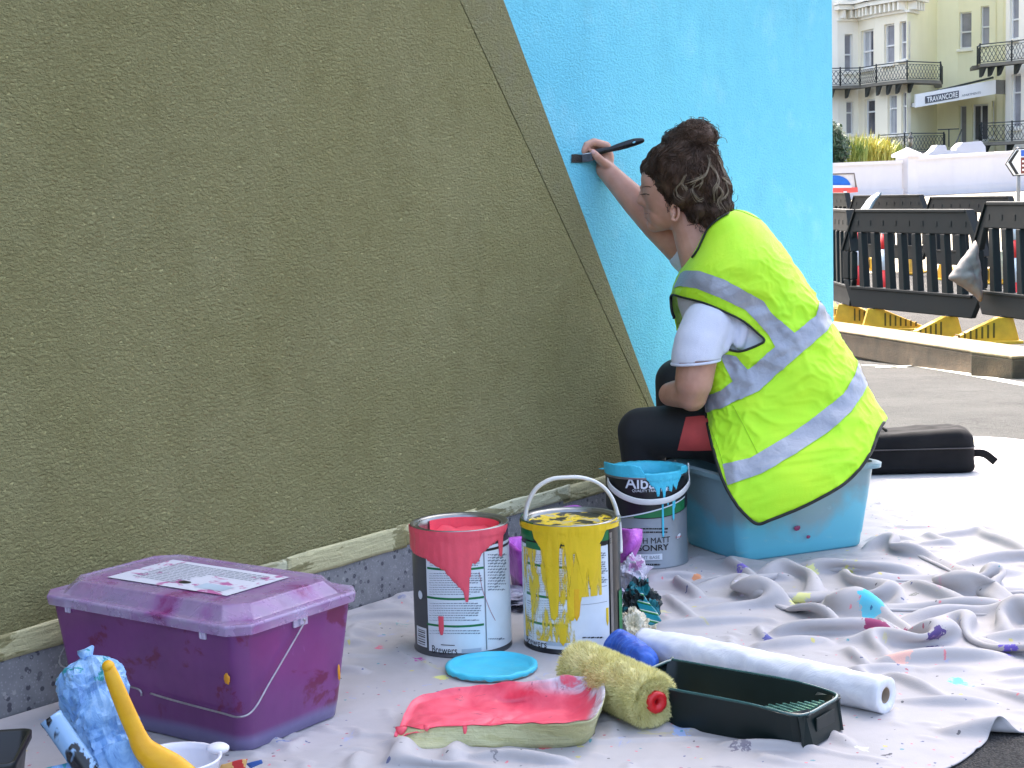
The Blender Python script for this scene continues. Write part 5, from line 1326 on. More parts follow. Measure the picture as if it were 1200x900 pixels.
def bvh_of(o): 
    me = o.data; return BVHTree.FromPolygons([v.co.copy() for v in me.vertices], [tuple(p.vertices) for p in me.polygons])
pl = P(935, 560, 3.66)
person = thing('person', 'painter in a yellow hi-vis vest sitting on a tub, brushing the blue wall', 'person', (pl.x, pl.y, 0))
def mat_skin():
    t = NT('skin'); co = t.co(); n = t.noise(co, 18, 4, .6); n2 = t.noise(co, 220, 3, .6)
    t.set(Base_Color=t.ramp(n, [(.3, (.48, .235, .155, 1)), (.7, (.62, .335, .235, 1))]), Roughness=.5, Normal=t.bump(n2, .1, .0006))
    t.b.inputs['Subsurface Weight'].default_value = .25; t.b.inputs['Subsurface Radius'].default_value = (.012, .005, .003); t.b.inputs['Subsurface Scale'].default_value = .6; return t.m
M_skin = mat_skin()
bm = bmesh.new()
# head: cranium, face, jaw, nose, lips, chin
hf = Vector((-.86, .42, -.26)).normalized(); hs_ = hf.cross(Z).normalized(); hu = hs_.cross(hf).normalized()
AX = (hf, hs_, hu)
ellip(bm, P(801, 212, 3.757), (.070, .062, .070), AX)
ellip(bm, P(783, 228, 3.775), (.056, .056, .082), AX)
ellip(bm, P(770, 212, 3.785), (.034, .050, .040), AX)
capsule(bm, P(768, 262, 3.79), P(794, 252, 3.755), .020, .030)
ellip(bm, P(776, 250, 3.775), (.034, .036, .036), AX)
capsule(bm, P(756, 220, 3.785), P(751, 234, 3.785), .0075, .0100, 14); capsule(bm, P(751, 235.5, 3.785), P(762, 238, 3.775), .0105, .016, 14)
capsule(bm, P(757.5, 246.5, 3.785), P(764, 248, 3.76), .0075, .006, 12); capsule(bm, P(758.5, 253.5, 3.785), P(765, 254, 3.76), .0080, .006, 12)
ellip(bm, P(766, 264, 3.79), (.015, .018, .013), AX, 3)
ellip(bm, P(757.5, 219, 3.795), (.012, .030, .008), AX, 3)
# neck
capsule(bm, P(806, 252, 3.755), P(826, 305, 3.73), .043, .056)
# shoulders, chest, belly, hips
capsule(bm, P(842, 330, 3.67), P(838, 318, 3.84), .050, .050); capsule(bm, P(862, 345, 3.72), P(905, 430, 3.70), .11, .11)
capsule(bm, P(905, 430, 3.70), P(932, 530, 3.67), .105, .115)
# far arm reaching to the wall
chain(bm, [(P(838, 318, 3.84), .050), (P(800, 291, 3.85), .042), (P(770, 262, 3.856), .0385), (P(745, 236, 3.866), .0335), (P(723, 213, 3.874), .0265), (P(709, 198, 3.880), .0225)])
# right hand: palm, four fingers round the handle, thumb on the near side
ellip(bm, P(708.5, 183, 3.882), (.0215, .020, .030), (Vector((.9, -.1, .2)).normalized(), Vector((.1, 1, 0)), Vector((-.25, 0, 1)).normalized()), 4)
chain(bm, [(P(710, 171, 3.862), .0110), (P(696, 166.5, 3.850), .0095), (P(687.5, 170, 3.842), .0085), (P(683.5, 177, 3.836), .0072)], 12)
chain(bm, [(P(711, 172, 3.880), .0108), (P(697, 168, 3.868), .0090), (P(690, 172, 3.855), .0082), (P(688, 179, 3.849), .0070)], 12)
chain(bm, [(P(713, 176, 3.896), .0102), (P(701, 172.5, 3.885), .0088), (P(695, 177, 3.872), .0080), (P(694, 185, 3.868), .0068)], 12)
chain(bm, [(P(714, 182, 3.904), .0092), (P(705, 179, 3.897), .0078), (P(700, 184, 3.887), .0070), (P(700, 190, 3.883), .0062)], 12)
chain(bm, [(P(711, 194, 3.866), .0120), (P(704, 188, 3.848), .0105), (P(699, 183, 3.838), .0092), (P(694.5, 178, 3.838), .0078)], 12)
# near arm resting on the knee
chain(bm, [(P(838, 362, 3.645), .046), (P(820, 400, 3.59), .046), (P(813, 448, 3.578), .0415), (P(811, 464, 3.588), .034)])
chain(bm, [(P(810, 461, 3.59), .036), (P(786, 462, 3.66), .027), (P(792, 458, 3.73), .024)])
ellip(bm, P(802, 446, 3.79), (.022, .040, .015), None, 3)
for k, (dx, dl) in enumerate(((-9, .058), (-3, .066), (3, .062), (8, .05))):
    chain(bm, [(P(803+dx*.8, 444-k*.3, 3.81), .0088), (P(803+dx, 441, 3.81+dl*.6), .0080), (P(803+dx, 446, 3.81+dl), .0070)], 10)
chain(bm, [(P(808, 448, 3.79), .011), (P(815, 450, 3.82), .0085), (P(816, 452, 3.845), .0075)], 10)
# legs (skin continues under the leggings)
kneeL = P(752, 506, 3.745); ankL = P(768, 622, 3.79); kneeR = P(795, 447, 3.88); ankR = P(800, 610, 3.93)
chain(bm, [(P(915, 525, 3.64), .062), (P(830, 506, 3.685), .052), (kneeL, .045), (P(756, 560, 3.77), .045), (ankL, .033), (P(735, 640, 3.80), .028)])
chain(bm, [(P(920, 510, 3.76), .062), (P(845, 472, 3.82), .052), (kneeR, .045), (P(795, 530, 3.91), .045), (ankR, .033), (P(768, 622, 3.95), .028)])
body = fused('body', bm, .0027, M_skin, person, 4, .5)
# ear, eye
bm = bmesh.new(); ec = P(790, 249, 3.70); ear = []
for k in range(15):
    q = -1.9+k*(4.6/14); ear.append(ec+_R*(.0090*math.cos(q)*(1 if q < 1.4 else .8)+.001)+Z*(.0175*math.sin(q))+Vector((0, -.003*math.cos(q), 0)))
bm_tube(bm, smooth_path(ear, 3), lambda t: .0036-.0008*t, 10); ellip(bm, ec+Vector((-.001, .007, 0)), (.0085, .006, .0150), None, 3); capsule(bm, ec+Vector((-.004, .001, -.015)), ec+Vector((-.002, .0, -.006)), .0042, .0035, 10)
fused('ear', bm, .0012, M_skin, person, 3, .5)
# fingernail of the thumb
M_nail = simple('nail', (214, 168, 158), .3, .05, 60)
bm = bmesh.new(); ellip(bm, P(695.0, 178.2, 3.8305), (.0048, .0016, .0052), None, 2); bm_obj('thumb_nail', bm, M_nail, person, True)
M_hair = None
t = NT('dark_brown_hair'); co = t.co(); n = t.noise(co, 30, 4, .6); n2 = t.noise(t.mapping(co, scale=(1, 1, 1)), 240, 2, .6)
t.set(Base_Color=t.ramp(n, [(.3, (.030, .016, .009, 1)), (.7, (.115, .064, .038, 1))]), Roughness=.55, Normal=t.bump(n2, .5, .002)); t.b.inputs['Specular IOR Level'].default_value = .25; M_hair = t.m
BV_b = bvh_of(body)
def bcast(x, y, off=.0006):
    d = ray(x, y).normalized(); h = BV_b.ray_cast(CAM, d); return None if h[0] is None else h[0]+h[1]*off
bm = bmesh.new()
for k in range(26):
    x = 752.5+k*.42; p = bcast(x, 219.2-.10*(k if k < 13 else 26-k)*.6+random.Random(k).uniform(-.5, .5)); 
    if p is not None: bm_tube(bm, [p, p+Vector((.0035, -.0005, .0012))], .0006, 4)
bm_obj('eyebrow', bm, M_hair, person)
bm = bmesh.new(); ps = [bcast(x, y, .0004) for x, y in ((752.2, 227.6), (755, 227.0), (758, 227.2), (761, 228.4))]; ps = [p for p in ps if p is not None]
if len(ps) > 1: bm_tube(bm, ps, .0009, 6)
for k in range(7):
    p = bcast(752.4+k*.8, 227.6)
    if p is not None: bm_tube(bm, [p, p+Vector((-.0045, -.001, -.0008))], .0005, 4)
bm_obj('eyelashes', bm, M_hair, person)
bm = bmesh.new(); ps = [bcast(x, y, -.0002) for x, y in ((755.5, 250.2), (758.5, 250.0), (762, 250.6))]; ps = [p for p in ps if p is not None]
if len(ps) > 1: bm_tube(bm, ps, .0010, 6); bm_obj('lip_line', bm, simple('lip_shade', (150, 90, 80), .5), person)
# ---- leggings
def mat_leg(name, c):
    t = NT(name); co = t.co(); t.set(Base_Color=t.ramp(t.noise(co, 9, 4, .6), [(.3, tuple(x*.8 for x in c)+(1,)), (.7, tuple(x*1.25 for x in c)+(1,))]), Roughness=.7, Normal=t.bump(t.noise(co, 600, 2, .5), .2, .0008)); t.b.inputs['Sheen Weight'].default_value = .05; return t.m
M_legg = mat_leg('black_leggings', (.013, .013, .016)); M_coral = mat_leg('coral_panel', (.62, .075, .07))
bm = bmesh.new()
chain(bm, [(P(918, 530, 3.63), .078), (P(830, 505, 3.685), .0665), (kneeL, .0560), (P(756, 560, 3.77), .049), (ankL, .037)])
chain(bm, [(P(922, 515, 3.77), .078), (P(845, 472, 3.82), .065), (kneeR, .0555), (P(795, 530, 3.91), .049), (ankR, .037)])
capsule(bm, P(925, 505, 3.62), P(925, 505, 3.78), .09, .09)
legg = fused('leggings', bm, .005, M_legg, person, 6)
BV_l = bvh_of(legg)
def cast(bv, px, py, off=.0, back=None):
    d = ray(px, py).normalized(); h = bv.ray_cast(CAM, d)
    if h[0] is None: return None
    n = h[1] if h[1].dot(d) < 0 else -h[1]; return h[0]+n*off
def drape(name, bv, top, bot, mat, par, n=40, m=8, off=.002, thick=.0, cen=(900, 440)):
    """strip of cloth lying on the surface between two pixel paths"""
    def samp(pts, s):
        L = [0]
        for a, b in zip(pts[:-1], pts[1:]): L.append(L[-1]+math.hypot(b[0]-a[0], b[1]-a[1]))
        x = s*L[-1]
        for i in range(len(L)-1):
            if x <= L[i+1]+1e-9: t = (x-L[i])/(L[i+1]-L[i]+1e-9); return (pts[i][0]+(pts[i+1][0]-pts[i][0])*t, pts[i][1]+(pts[i+1][1]-pts[i][1])*t)
        return pts[-1]
    bm = bmesh.new(); g = []
    for i in range(n+1):
        a = samp(top, i/n); b = samp(bot, i/n); row = []
        for k in range(m+1):
            x = a[0]+(b[0]-a[0])*k/m; y = a[1]+(b[1]-a[1])*k/m; p = None; q = 0
            while p is None and q < 14:
                p = cast(bv, x, y, off); dx, dy = cen[0]-x, cen[1]-y; L = math.hypot(dx, dy)+1e-6; x += dx/L*.8; y += dy/L*.8; q += 1
            row.append(bm.verts.new(p) if p is not None else None)
        g.append(row)
    for i in range(n):
        for k in range(m):
            q = (g[i][k], g[i+1][k], g[i+1][k+1], g[i][k+1])
            if all(v is not None for v in q) and max((q[0].co-q[2].co).length, (q[1].co-q[3].co).length) < .06: f = bm.faces.new(q); f.smooth = True
    return bm_obj(name, bm, mat, par, True)
drape('coral_panel', BV_l, [(804, 489), (820, 487.5), (845, 487)], [(794, 527.5), (818, 528), (850, 527)], M_coral, legg, 20, 10, .0012, cen=(820, 507))
# shoes
M_shoe = simple('dark_shoe', (40, 36, 40), .6, .1, 30)
for nm, a in (('shoe', ankL), ('shoe', ankR)):
    bm = bmesh.new(); f_ = a.copy(); f_.z = .045; fd = Vector((-.88, .30, 0)).normalized()
    capsule(bm, f_-fd*.04, f_+fd*.11+Z*-.008, .036, .030); capsule(bm, f_+Z*.01, f_+Z*.05, .036, .034)
    for v in bm.verts: v.co.z = max(v.co.z, GZ+.001)
    fused(nm, bm, .005, M_shoe, person, 3)

# ---- torso sections shared by shirt and vest ---------------------------
# left px, right px, centre depth, half depth
SEC = [((820, 276), (846, 246), 3.735, .062), ((809, 296), (872, 246.5), 3.735, .090), ((797, 318), (893, 259), 3.728, .128), ((789, 338), (912, 283), 3.722, .158), ((788, 358), (930, 310), 3.720, .162),
       ((797, 385), (951, 340), 3.718, .154), ((808, 415), (972, 373), 3.712, .146), ((818, 445), (992, 408), 3.70, .146), ((825, 472), (1014, 450), 3.69, .158), ((822, 505), (1036, 494), 3.68, .188),
       ((800, 545), (1036, 528), 3.668, .222), ((798, 590), (1025, 570), 3.660, .236), ((800, 640), (1010, 615), 3.655, .240)]
def sec_at(t):
    i = max(0, min(len(SEC)-2, int(t))); f = t-i
    def cr(a, b, c, d): return .5*((2*b)+(c-a)*f+(2*a-5*b+4*c-d)*f*f+(3*b-a-3*c+d)*f*f*f)
    s = [SEC[max(0, i-1)], SEC[i], SEC[i+1], SEC[min(len(SEC)-1, i+2)]]
    g = lambda fn: cr(*[fn(q) for q in s])
    return (g(lambda q: q[0][0]), g(lambda q: q[0][1])), (g(lambda q: q[1][0]), g(lambda q: q[1][1])), g(lambda q: q[2]), g(lambda q: q[3])
def torso_pt(t, th, inset=0.0, wr=0.0):
    L, R_, Yc, hd = sec_at(t); a = P(L[0], L[1], Yc); b = P(R_[0], R_[1], Yc); c = (a+b)/2; e1 = (b-a)/2; r1_ = e1.length-inset; e1 = e1.normalized()
    cs, sn = math.cos(th), math.sin(th); k = 2/(2.35+1.3*min(1, max(0, (t-6.5)/2.5)))
    x = math.copysign(abs(cs)**k, cs)*r1_; y = math.copysign(abs(sn)**k, sn)*(hd-inset)
    p = c+e1*x+Vector((.06, 1, 0)).normalized()*y
    if wr:
        u = proj(p); n_ = (p-c).normalized()
        f1 = mnoise.noise(Vector((t*1.1+th*.9, th*2.0-t*.35, 3.3))); f2 = 1-abs(mnoise.noise(Vector((t*.8-th*1.3, th*1.5+t*.6, 9.1)))*2); f3 = 1-abs(mnoise.noise(Vector((t*1.5+th*2.2, th*3.6-t*.9, 4.4)))*2); f4 = 1-abs(mnoise.noise(Vector((t*2.6-th*1.2, th*6.0+t*1.4, 7.7)))*2)
        p += n_*wr*(f1*.9+.55*(f2-.6)+.38*(f3**3)+.26*(f4**4))
    return p
# ---- t-shirt: body and sleeves, one surface
def mat_shirt():
    t = NT('white_cotton'); co = t.co(); n = t.noise(co, 12, 4, .6)
    t.set(Base_Color=t.ramp(n, [(.3, (.62, .64, .74, 1)), (.7, (.74, .75, .84, 1))]), Roughness=.85, Normal=t.bump(t.math('ADD', t.noise(co, 500, 2, .5), t.noise(co, 22, 4, .6, .6)), .3, .003)); t.b.inputs['Sheen Weight'].default_value = .1; return t.m
M_shirt = mat_shirt()
bm = bmesh.new(); loft(bm, [[torso_pt(t_, 2*PI*k/40, .014) for k in range(40)] for t_ in np.linspace(.15, 8.2, 34)], True, True)
chain(bm, [(P(846, 368, 3.66), .055), (P(829, 380, 3.60), .0545), (P(819, 402, 3.580), .0530), (P(815.5, 419, 3.575), .0530)], 28)
capsule(bm, P(840, 320, 3.83), P(808, 296, 3.85), .056, .050)
# folds where the sleeve meets the side
capsule(bm, P(856, 384, 3.585), P(848, 408, 3.575), .014, .012)
capsule(bm, P(872, 384, 3.582), P(866, 404, 3.580), .012, .010)
shirt = fused('t_shirt', bm, .0042, M_shirt, person, 4)
# open the sleeve end: cut below a tilted plane and give it a hem
def sleeve_cut(o):
    me = o.data; bm = bmesh.new(); bm.from_mesh(me); kill = []
    for f in bm.faces:
        c = f.calc_center_median(); u = proj(c)
        if u[0] < 846 and c.y < 3.66 and u[1] > 424.5-(u[0]-815)*.10+.006*(u[0]-815)**2*0: kill.append(f)
    bmesh.ops.delete(bm, geom=kill, context='FACES'); bm.to_mesh(me); bm.free()
sleeve_cut(shirt)
sm = shirt.modifiers.new('t', 'SOLIDIFY'); sm.thickness = .0022; sm.offset = 0
hem = []
for k in range(36):
    q = 2*PI*k/36; c = P(815.3, 424.0, 3.575); hem.append(c+_R*(.0520*math.cos(q))+Vector((0, .0515*math.sin(q), 0))+Z*(.0052*math.cos(q)))
bm = bmesh.new()
bm_tube(bm, hem, .0032, 8, closed=True); bm_obj('sleeve_hem', bm, M_shirt, shirt, True)

# ---- hi-vis vest --------------------------------------------------------
def mat_hivis():
    t = NT('hi_vis_yellow'); co = t.co(); n = t.noise(co, 7, 4, .6); w = t.noise(co, 900, 2, .5)
    t.set(Base_Color=t.ramp(n, [(.3, (.46, .92, .012, 1)), (.7, (.60, .96, .016, 1))]), Roughness=.6, Normal=t.bump(t.math('ADD', w, t.noise(t.mapping(co, rot=(0, .7, 0), scale=(2.2, 1, .8)), 22, 5, .6, 1.2)), .35, .006))
    t.b.inputs['Sheen Weight'].default_value = .1; return t.m
M_vest = mat_hivis()
ARM = [(770, 300), (787, 344), (800, 348.5), (825, 355), (850, 365.5), (872, 377), (886, 389), (895.5, 398.5), (889, 404), (868, 411.5), (850, 408.5), (843, 404), (839, 425), (831, 455), (826, 470), (760, 480)]
HEM = [(700, 455), (826, 468), (830, 500), (838, 535), (848, 565), (862, 590), (875, 605), (888, 614), (905, 608.5), (945, 592), (985, 570), (1008, 549), (1022, 527), (1030, 505), (1037, 494), (1100, 440), (1100, 800), (700, 800)]
NECK = [(800, 306), (811, 300), (815, 285), (823, 270), (836, 258), (850, 250), (862, 246), (862, 200), (780, 200), (770, 300)]
def inpoly(x, y, poly):
    c = False; j = len(poly)-1
    for i in range(len(poly)):
        (xi, yi), (xj, yj) = poly[i], poly[j]
        if (yi > y) != (yj > y) and x < (xj-xi)*(y-yi)/(yj-yi)+xi: c = not c
        j = i
    return c
NT_, NH = 230, 260; grid = []; ts = np.linspace(.02, 11.9, NT_)
VP_ = [[torso_pt(t_, 2*PI*k/NH, 0.0, .0098*min(1, max(0, (t_-1.5)/4))) for k in range(NH)] for t_ in ts]
bm = bmesh.new(); gv_ = [[bm.verts.new(p) for p in r] for r in VP_]
for i in range(NT_-1):
    for k in range(NH):
        k2 = (k+1) % NH; c = (VP_[i][k]+VP_[i][k2]+VP_[i+1][k]+VP_[i+1][k2])/4; th = 2*PI*(k+.5)/NH; near = math.sin(th) < 0.02; u = proj(c)
        if near and (inpoly(u[0], u[1], ARM) or inpoly(u[0], u[1], HEM) or inpoly(u[0], u[1], NECK)): continue
        if not near:
            if ts[i] > 9.3 or inpoly(u[0], u[1], HEM): continue
            if inpoly(u[0], u[1], NECK) : continue
            if 2.6 < ts[i] < 6.0 and math.hypot((ts[i]-4.3)/1.7, (th-PI*.62)/.55) < 1: continue
        f = bm.faces.new((gv_[i][k], gv_[i][k2], gv_[i+1][k2], gv_[i+1][k])); f.smooth = True
for v in [v for v in bm.verts if not v.link_faces]: bm.verts.remove(v)
# smooth the cut edges a little
for _ in range(3):
    mv = {}
    for v in bm.verts:
        if v.is_boundary:
            nb = [e.other_vert(v).co for e in v.link_edges if e.is_boundary]
            if len(nb) == 2: mv[v] = v.co*.5+(nb[0]+nb[1])*.25
    for v, c in mv.items(): v.co = c
full = BVHTree.FromPolygons([p for r in VP_ for p in r], [(i*NH+k, i*NH+(k+1) % NH, (i+1)*NH+(k+1) % NH, (i+1)*NH+k) for i in range(NT_-1) for k in range(NH)])
vest = bm_obj('hi_vis_vest', bm, M_vest, person, True); tag(vest, 'yellow hi-vis vest with silver bands and black edging')
sm = vest.modifiers.new('t', 'SOLIDIFY'); sm.thickness = .0016; sm.offset = -1
t = NT('reflective_silver'); co = t.co(); n = t.noise(co, 14, 4, .6, .8)
t.set(Base_Color=t.ramp(n, [(.3, (.29, .31, .36, 1)), (.7, (.40, .42, .475, 1))]), Roughness=.42, Metallic=.25, Normal=t.bump(t.math('ADD', n, t.math('MULTIPLY', t.noise(co, 60, 4, .6, 1), .5)), .5, .006)); M_silver = t.m
drape('silver_band', full, [(798, 321), (803, 317.5), (820, 318), (847, 327), (873, 340.7), (894.7, 352.7), (902.7, 366), (918, 379), (932, 392)], [(790, 338), (797, 335.5), (817, 338), (846.7, 350), (873, 363), (888, 378), (901, 393), (909, 408)], M_silver, vest, 60, 8, .0022)
drape('silver_band', full, [(960, 351), (956, 370), (931, 390), (908, 407), (877, 433), (859, 447), (845, 458), (826, 465)], [(978, 373), (969, 387), (940, 413), (911, 438), (890, 458), (857, 473), (845, 479), (828, 483)], M_silver, vest, 80, 8, .0030)
drape('silver_band', full, [(844, 414), (850, 431), (859, 447)], [(863, 417), (869, 425), (877, 434)], M_silver, vest, 16, 8, .0022)
drape('silver_band', full, [(1006, 423), (1001, 440), (988, 462), (955, 489), (925, 510), (880, 537), (847, 544.5)], [(1018, 447), (1010, 463), (997, 483), (970, 507), (934, 531), (892, 555), (853, 569)], M_silver, vest, 80, 8, .0026)
M_bind = simple('black_binding', (20, 22, 22), .6, .1, 60)
def binding(pts, r=.0032, close=False, off=.001):
    ps = []
    path = smooth_path([Vector((x, y, 0)) for x, y in pts], 6)
    for p in path:
        q = None; x, y = p.x, p.y; n = 0
        while q is None and n < 12: q = cast(full, x, y, off); dx, dy = 900-x, 440-y; L = math.hypot(dx, dy); x += dx/L*.7; y += dy/L*.7; n += 1
        if q is not None and (not ps or (q-ps[-1]).length < .08): ps.append(q)
    bm = bmesh.new(); bm_tube(bm, ps, r, 8, flat=.7); return bm_obj('black_edging', bm, M_bind, vest, True)
binding([(789, 372), (787, 356), (788, 346), (800, 348.5), (825, 355), (850, 365.5), (872, 377), (886, 389), (895.5, 398.5), (889, 404), (868, 411.5), (850, 408.5), (843, 404)], .0034)
binding([(826, 467), (830, 500), (838, 535), (848, 565), (862, 590), (875, 605), (888, 614), (905, 608.5), (945, 592), (985, 570), (1008, 549), (1022, 527), (1030, 505), (1036, 495)], .0034)
binding([(812, 303), (819, 293), (825, 280), (831, 268), (842, 258), (854, 251)], .0034, off=.0035)
# far side edging of hem and armhole
bm = bmesh.new(); ps = [torso_pt(9.3, PI*k/40, -.001) for k in range(41)]; bm_tube(bm, ps, .0034, 8); bm_obj('black_edging', bm, M_bind, vest, True)
# patch of yellow side tab below the arm, stitched line
M_seam = simple('vest_seam', (150, 200, 20), .7, .05, 60)
def seamline(pts, r=.0007):
    ps = [cast(full, p.x, p.y, .0008) for p in smooth_path([Vector((x, y, 0)) for x, y in pts], 6)]; ps = [p for p in ps if p is not None]
    bm = bmesh.new(); bm_tube(bm, ps, r, 5); bm_obj('seam', bm, M_seam, vest, True)
seamline([(858, 474), (872, 500), (888, 532)]); seamline([(826, 486), (840, 520), (847, 543)]); seamline([(828, 252), (860, 246), (892, 258)], .0009)

# ---- hair ---------------------------------------------------------------
bm = bmesh.new()
ellip(bm, P(806, 208, 3.757), (.078, .077, .080)); ellip(bm, P(786, 192, 3.765), (.050, .066, .044)); ellip(bm, P(774, 198, 3.775), (.041, .052, .028)); ellip(bm, P(800, 180, 3.76), (.050, .060, .042)); ellip(bm, P(833, 228, 3.75), (.042, .066, .062)); ellip(bm, P(826, 256, 3.745), (.028, .050, .036)); ellip(bm, P(838, 246, 3.74), (.036, .058, .044)); ellip(bm, P(818, 246, 3.72), (.026, .04, .034))
ellip(bm, P(806, 228, 3.725), (.040, .045, .035)); ellip(bm, P(798, 235, 3.715), (.022, .03, .018))
bunc = P(814, 161, 3.75)
ellip(bm, bunc, (.044, .044, .034)); ellip(bm, P(794, 165, 3.755), (.030, .035, .026)); ellip(bm, P(828, 160, 3.745), (.020, .034, .024)); ellip(bm, P(828, 188, 3.75), (.024, .05, .040))
hair = fused('hair', bm, .004, M_hair, person, 4); 
hm = hair.data
for v in hm.vertices:
    p = v.co*34; v.co += v.normal*(.004*(1-abs(mnoise.noise(p))*2)+.002*mnoise.noise(p*2.5))
BV_h = bvh_of(hair)
def snap(p, off):
    q = BV_h.find_nearest(p); n = q[1]; return q[0]+n*off
rn = random.Random(21); bmD = bmesh.new(); bmL = bmesh.new()
root_n = 0
def strand(bm, pts, r, curl, ph, off, turns):
    path = smooth_path(pts, 5); out = []; n = len(path)
    for i, p in enumerate(path):
        s = i/(n-1); q = BV_h.find_nearest(p); c = q[0]+q[1]*off; d = (path[min(i+1, n-1)]-path[max(i-1, 0)]).normalized(); b = q[1].cross(d)
        out.append(c+b*(curl*math.sin(ph+s*turns*2*PI))+q[1]*(curl*.5*abs(math.cos(ph+s*turns*2*PI))))
    bm_tube(bm, out, lambda t: r*(1-.7*abs(2*t-1)**3), 3, cap=False)
# strands start all over the hair and are combed up to the knot
tgt = P(816, 168, 3.75); polys = hm.polygons; areas = np.array([p.area for p in polys]); pick = np.random.default_rng(5).choice(len(polys), 2100, p=areas/areas.sum())
for pi_ in pick:
    p = polys[int(pi_)].center.copy(); 
    if (p-bunc).length < .045: continue
    pts = [p]; st_ = rn.uniform(.006, .011); wobv = Vector((rn.gauss(0, 1), rn.gauss(0, 1), rn.gauss(0, 1)))*.35
    for k in range(7):
        q = BV_h.find_nearest(pts[-1]); n_ = q[1]; d = (tgt-pts[-1]).normalized()+wobv*math.sin(k*1.1+p.x*90)+mnoise.noise_vector(pts[-1]*28)*.9; d -= n_*d.dot(n_)
        if d.length < 1e-4: break
        nx_ = BV_h.find_nearest(pts[-1]+d.normalized()*st_); pts.append(nx_[0]+nx_[1]*.0008)
    if len(pts) > 3: strand(bmD, pts, rn.uniform(.0004, .0012), rn.uniform(.0005, .0025), rn.random()*6, rn.uniform(.0, .0035), rn.uniform(.3, 1.5))
# the knot: loops and curls
for i in range(520):
    u = Vector((rn.gauss(0, 1), rn.gauss(0, 1), rn.gauss(0, .8))).normalized(); w = u.orthogonal().normalized(); w = (Matrix.Rotation(rn.random()*2*PI, 3, u) @ w)
    R1 = rn.uniform(.8, 1.04); c = bunc+Vector((rn.gauss(0, .004), 0, rn.gauss(0, .003))); pts = []; arc = rn.uniform(1.2, 3.2); v2 = u.cross(w)
    for k in range(10):
        q = arc*k/9; d = (w*math.cos(q)+v2*math.sin(q)); pts.append(c+Vector((d.x*.047*R1, d.y*.046*R1, d.z*.037*R1))+Vector((rn.gauss(0, .0015), 0, rn.gauss(0, .0015))))
    bm_tube(bmD, smooth_path(pts, 3), rn.uniform(.0004, .0012), 3, cap=False)
# frizz on the outline
for i in range(170):
    q = rn.random()*2*PI; z_ = rn.uniform(-1, 1); base = (bunc if i % 2 else P(815, 205, 3.755)); d = Vector((math.cos(q)*math.sqrt(1-z_*z_), math.sin(q)*math.sqrt(1-z_*z_), z_))
    if (d.z < -.2 and d.x < .3) : continue
    if i % 2 == 0 and d.x < -.3 and d.z < .55: continue
    p = snap(base+d*.06 if i % 2 else base+d*.1, .0); n = (p-base).normalized(); tg = n.orthogonal().normalized(); tg = Matrix.Rotation(rn.random()*6, 3, n) @ tg
    L = rn.uniform(.006, .018); bm_tube(bmD, smooth_path([p, p+n*L*.45+tg*L*.4, p+n*L*.6+tg*L*1.0, p+n*L*.25+tg*L*1.5], 4), .00042, 4)
tag(bm_obj('dark_strands', bmD, M_hair, hair, True), kind='stuff')
t = NT('blonde_hair'); co = t.co(); n = t.noise(co, 60, 4, .6); t.set(Base_Color=t.ramp(n, [(.3, (.12, .085, .05, 1)), (.7, (.32, .24, .15, 1))]), Roughness=.45); M_blonde = t.m
BL = [[(829, 183), (832, 195), (838, 205), (841, 215), (837, 224), (838, 236)], [(831, 187), (826, 203), (816, 210), (806, 214)], [(802, 206), (798, 214), (793, 220), (795, 230), (800, 234)], [(804, 205), (800, 214), (804, 222), (802, 218)],
      [(817, 208), (811, 219), (810, 226), (816, 234), (821, 234)], [(834, 178), (841, 190), (846, 203), (850, 212)], [(845, 210), (851, 214), (856, 217)], [(830, 168), (838, 172), (842, 170)],
      [(839, 216), (845, 226), (842, 238), (846, 247)], [(820, 204), (822, 212), (816, 218)], [(848, 214), (851, 226), (847, 236)]]
for ci, c in enumerate(BL):
    for k in range(8):
        pts = []
        jx, jy = rn.gauss(0, 2.2), rn.gauss(0, 2.2)
        for ji, (x, y) in enumerate(c):
            p = cast(BV_h, x+rn.gauss(0, .5)+jx*(ji/len(c)), y+rn.gauss(0, .5)+jy*(ji/len(c)), (.0060 if k == 0 else .0045)+rn.random()*.002)
            if p is None: p = P(x, y, 3.70)
            pts.append(p)
        bm_tube(bmL, smooth_path(pts, 6), lambda t, k=k: (.0010 if k < 2 else .0005)*(1-.6*abs(2*t-1)**2), 6)
tag(bm_obj('blonde_curls', bmL, M_blonde, hair, True), 'bleached blonde curls at the back of the head', kind='stuff')
# stray hairs at the nape and by the ear
bm = bmesh.new()
for (x, y) in ((826, 266), (832, 268), (838, 262), (821, 262), (843, 256), (848, 250), (786, 243), (815, 258)):
    p = cast(BV_h, x-3, y-8, .001) or P(x, y-8, 3.71)
    for k in range(3): bm_tube(bm, smooth_path([p, p+Vector((rn.gauss(0, .003), -.004, -.010)), p+Vector((rn.gauss(.002, .006), -.005, -.020)), p+Vector((rn.gauss(0, .008), -.004, -.026))], 5), .0006, 4)
tag(bm_obj('stray_hairs', bm, M_hair, hair, True), kind='stuff')

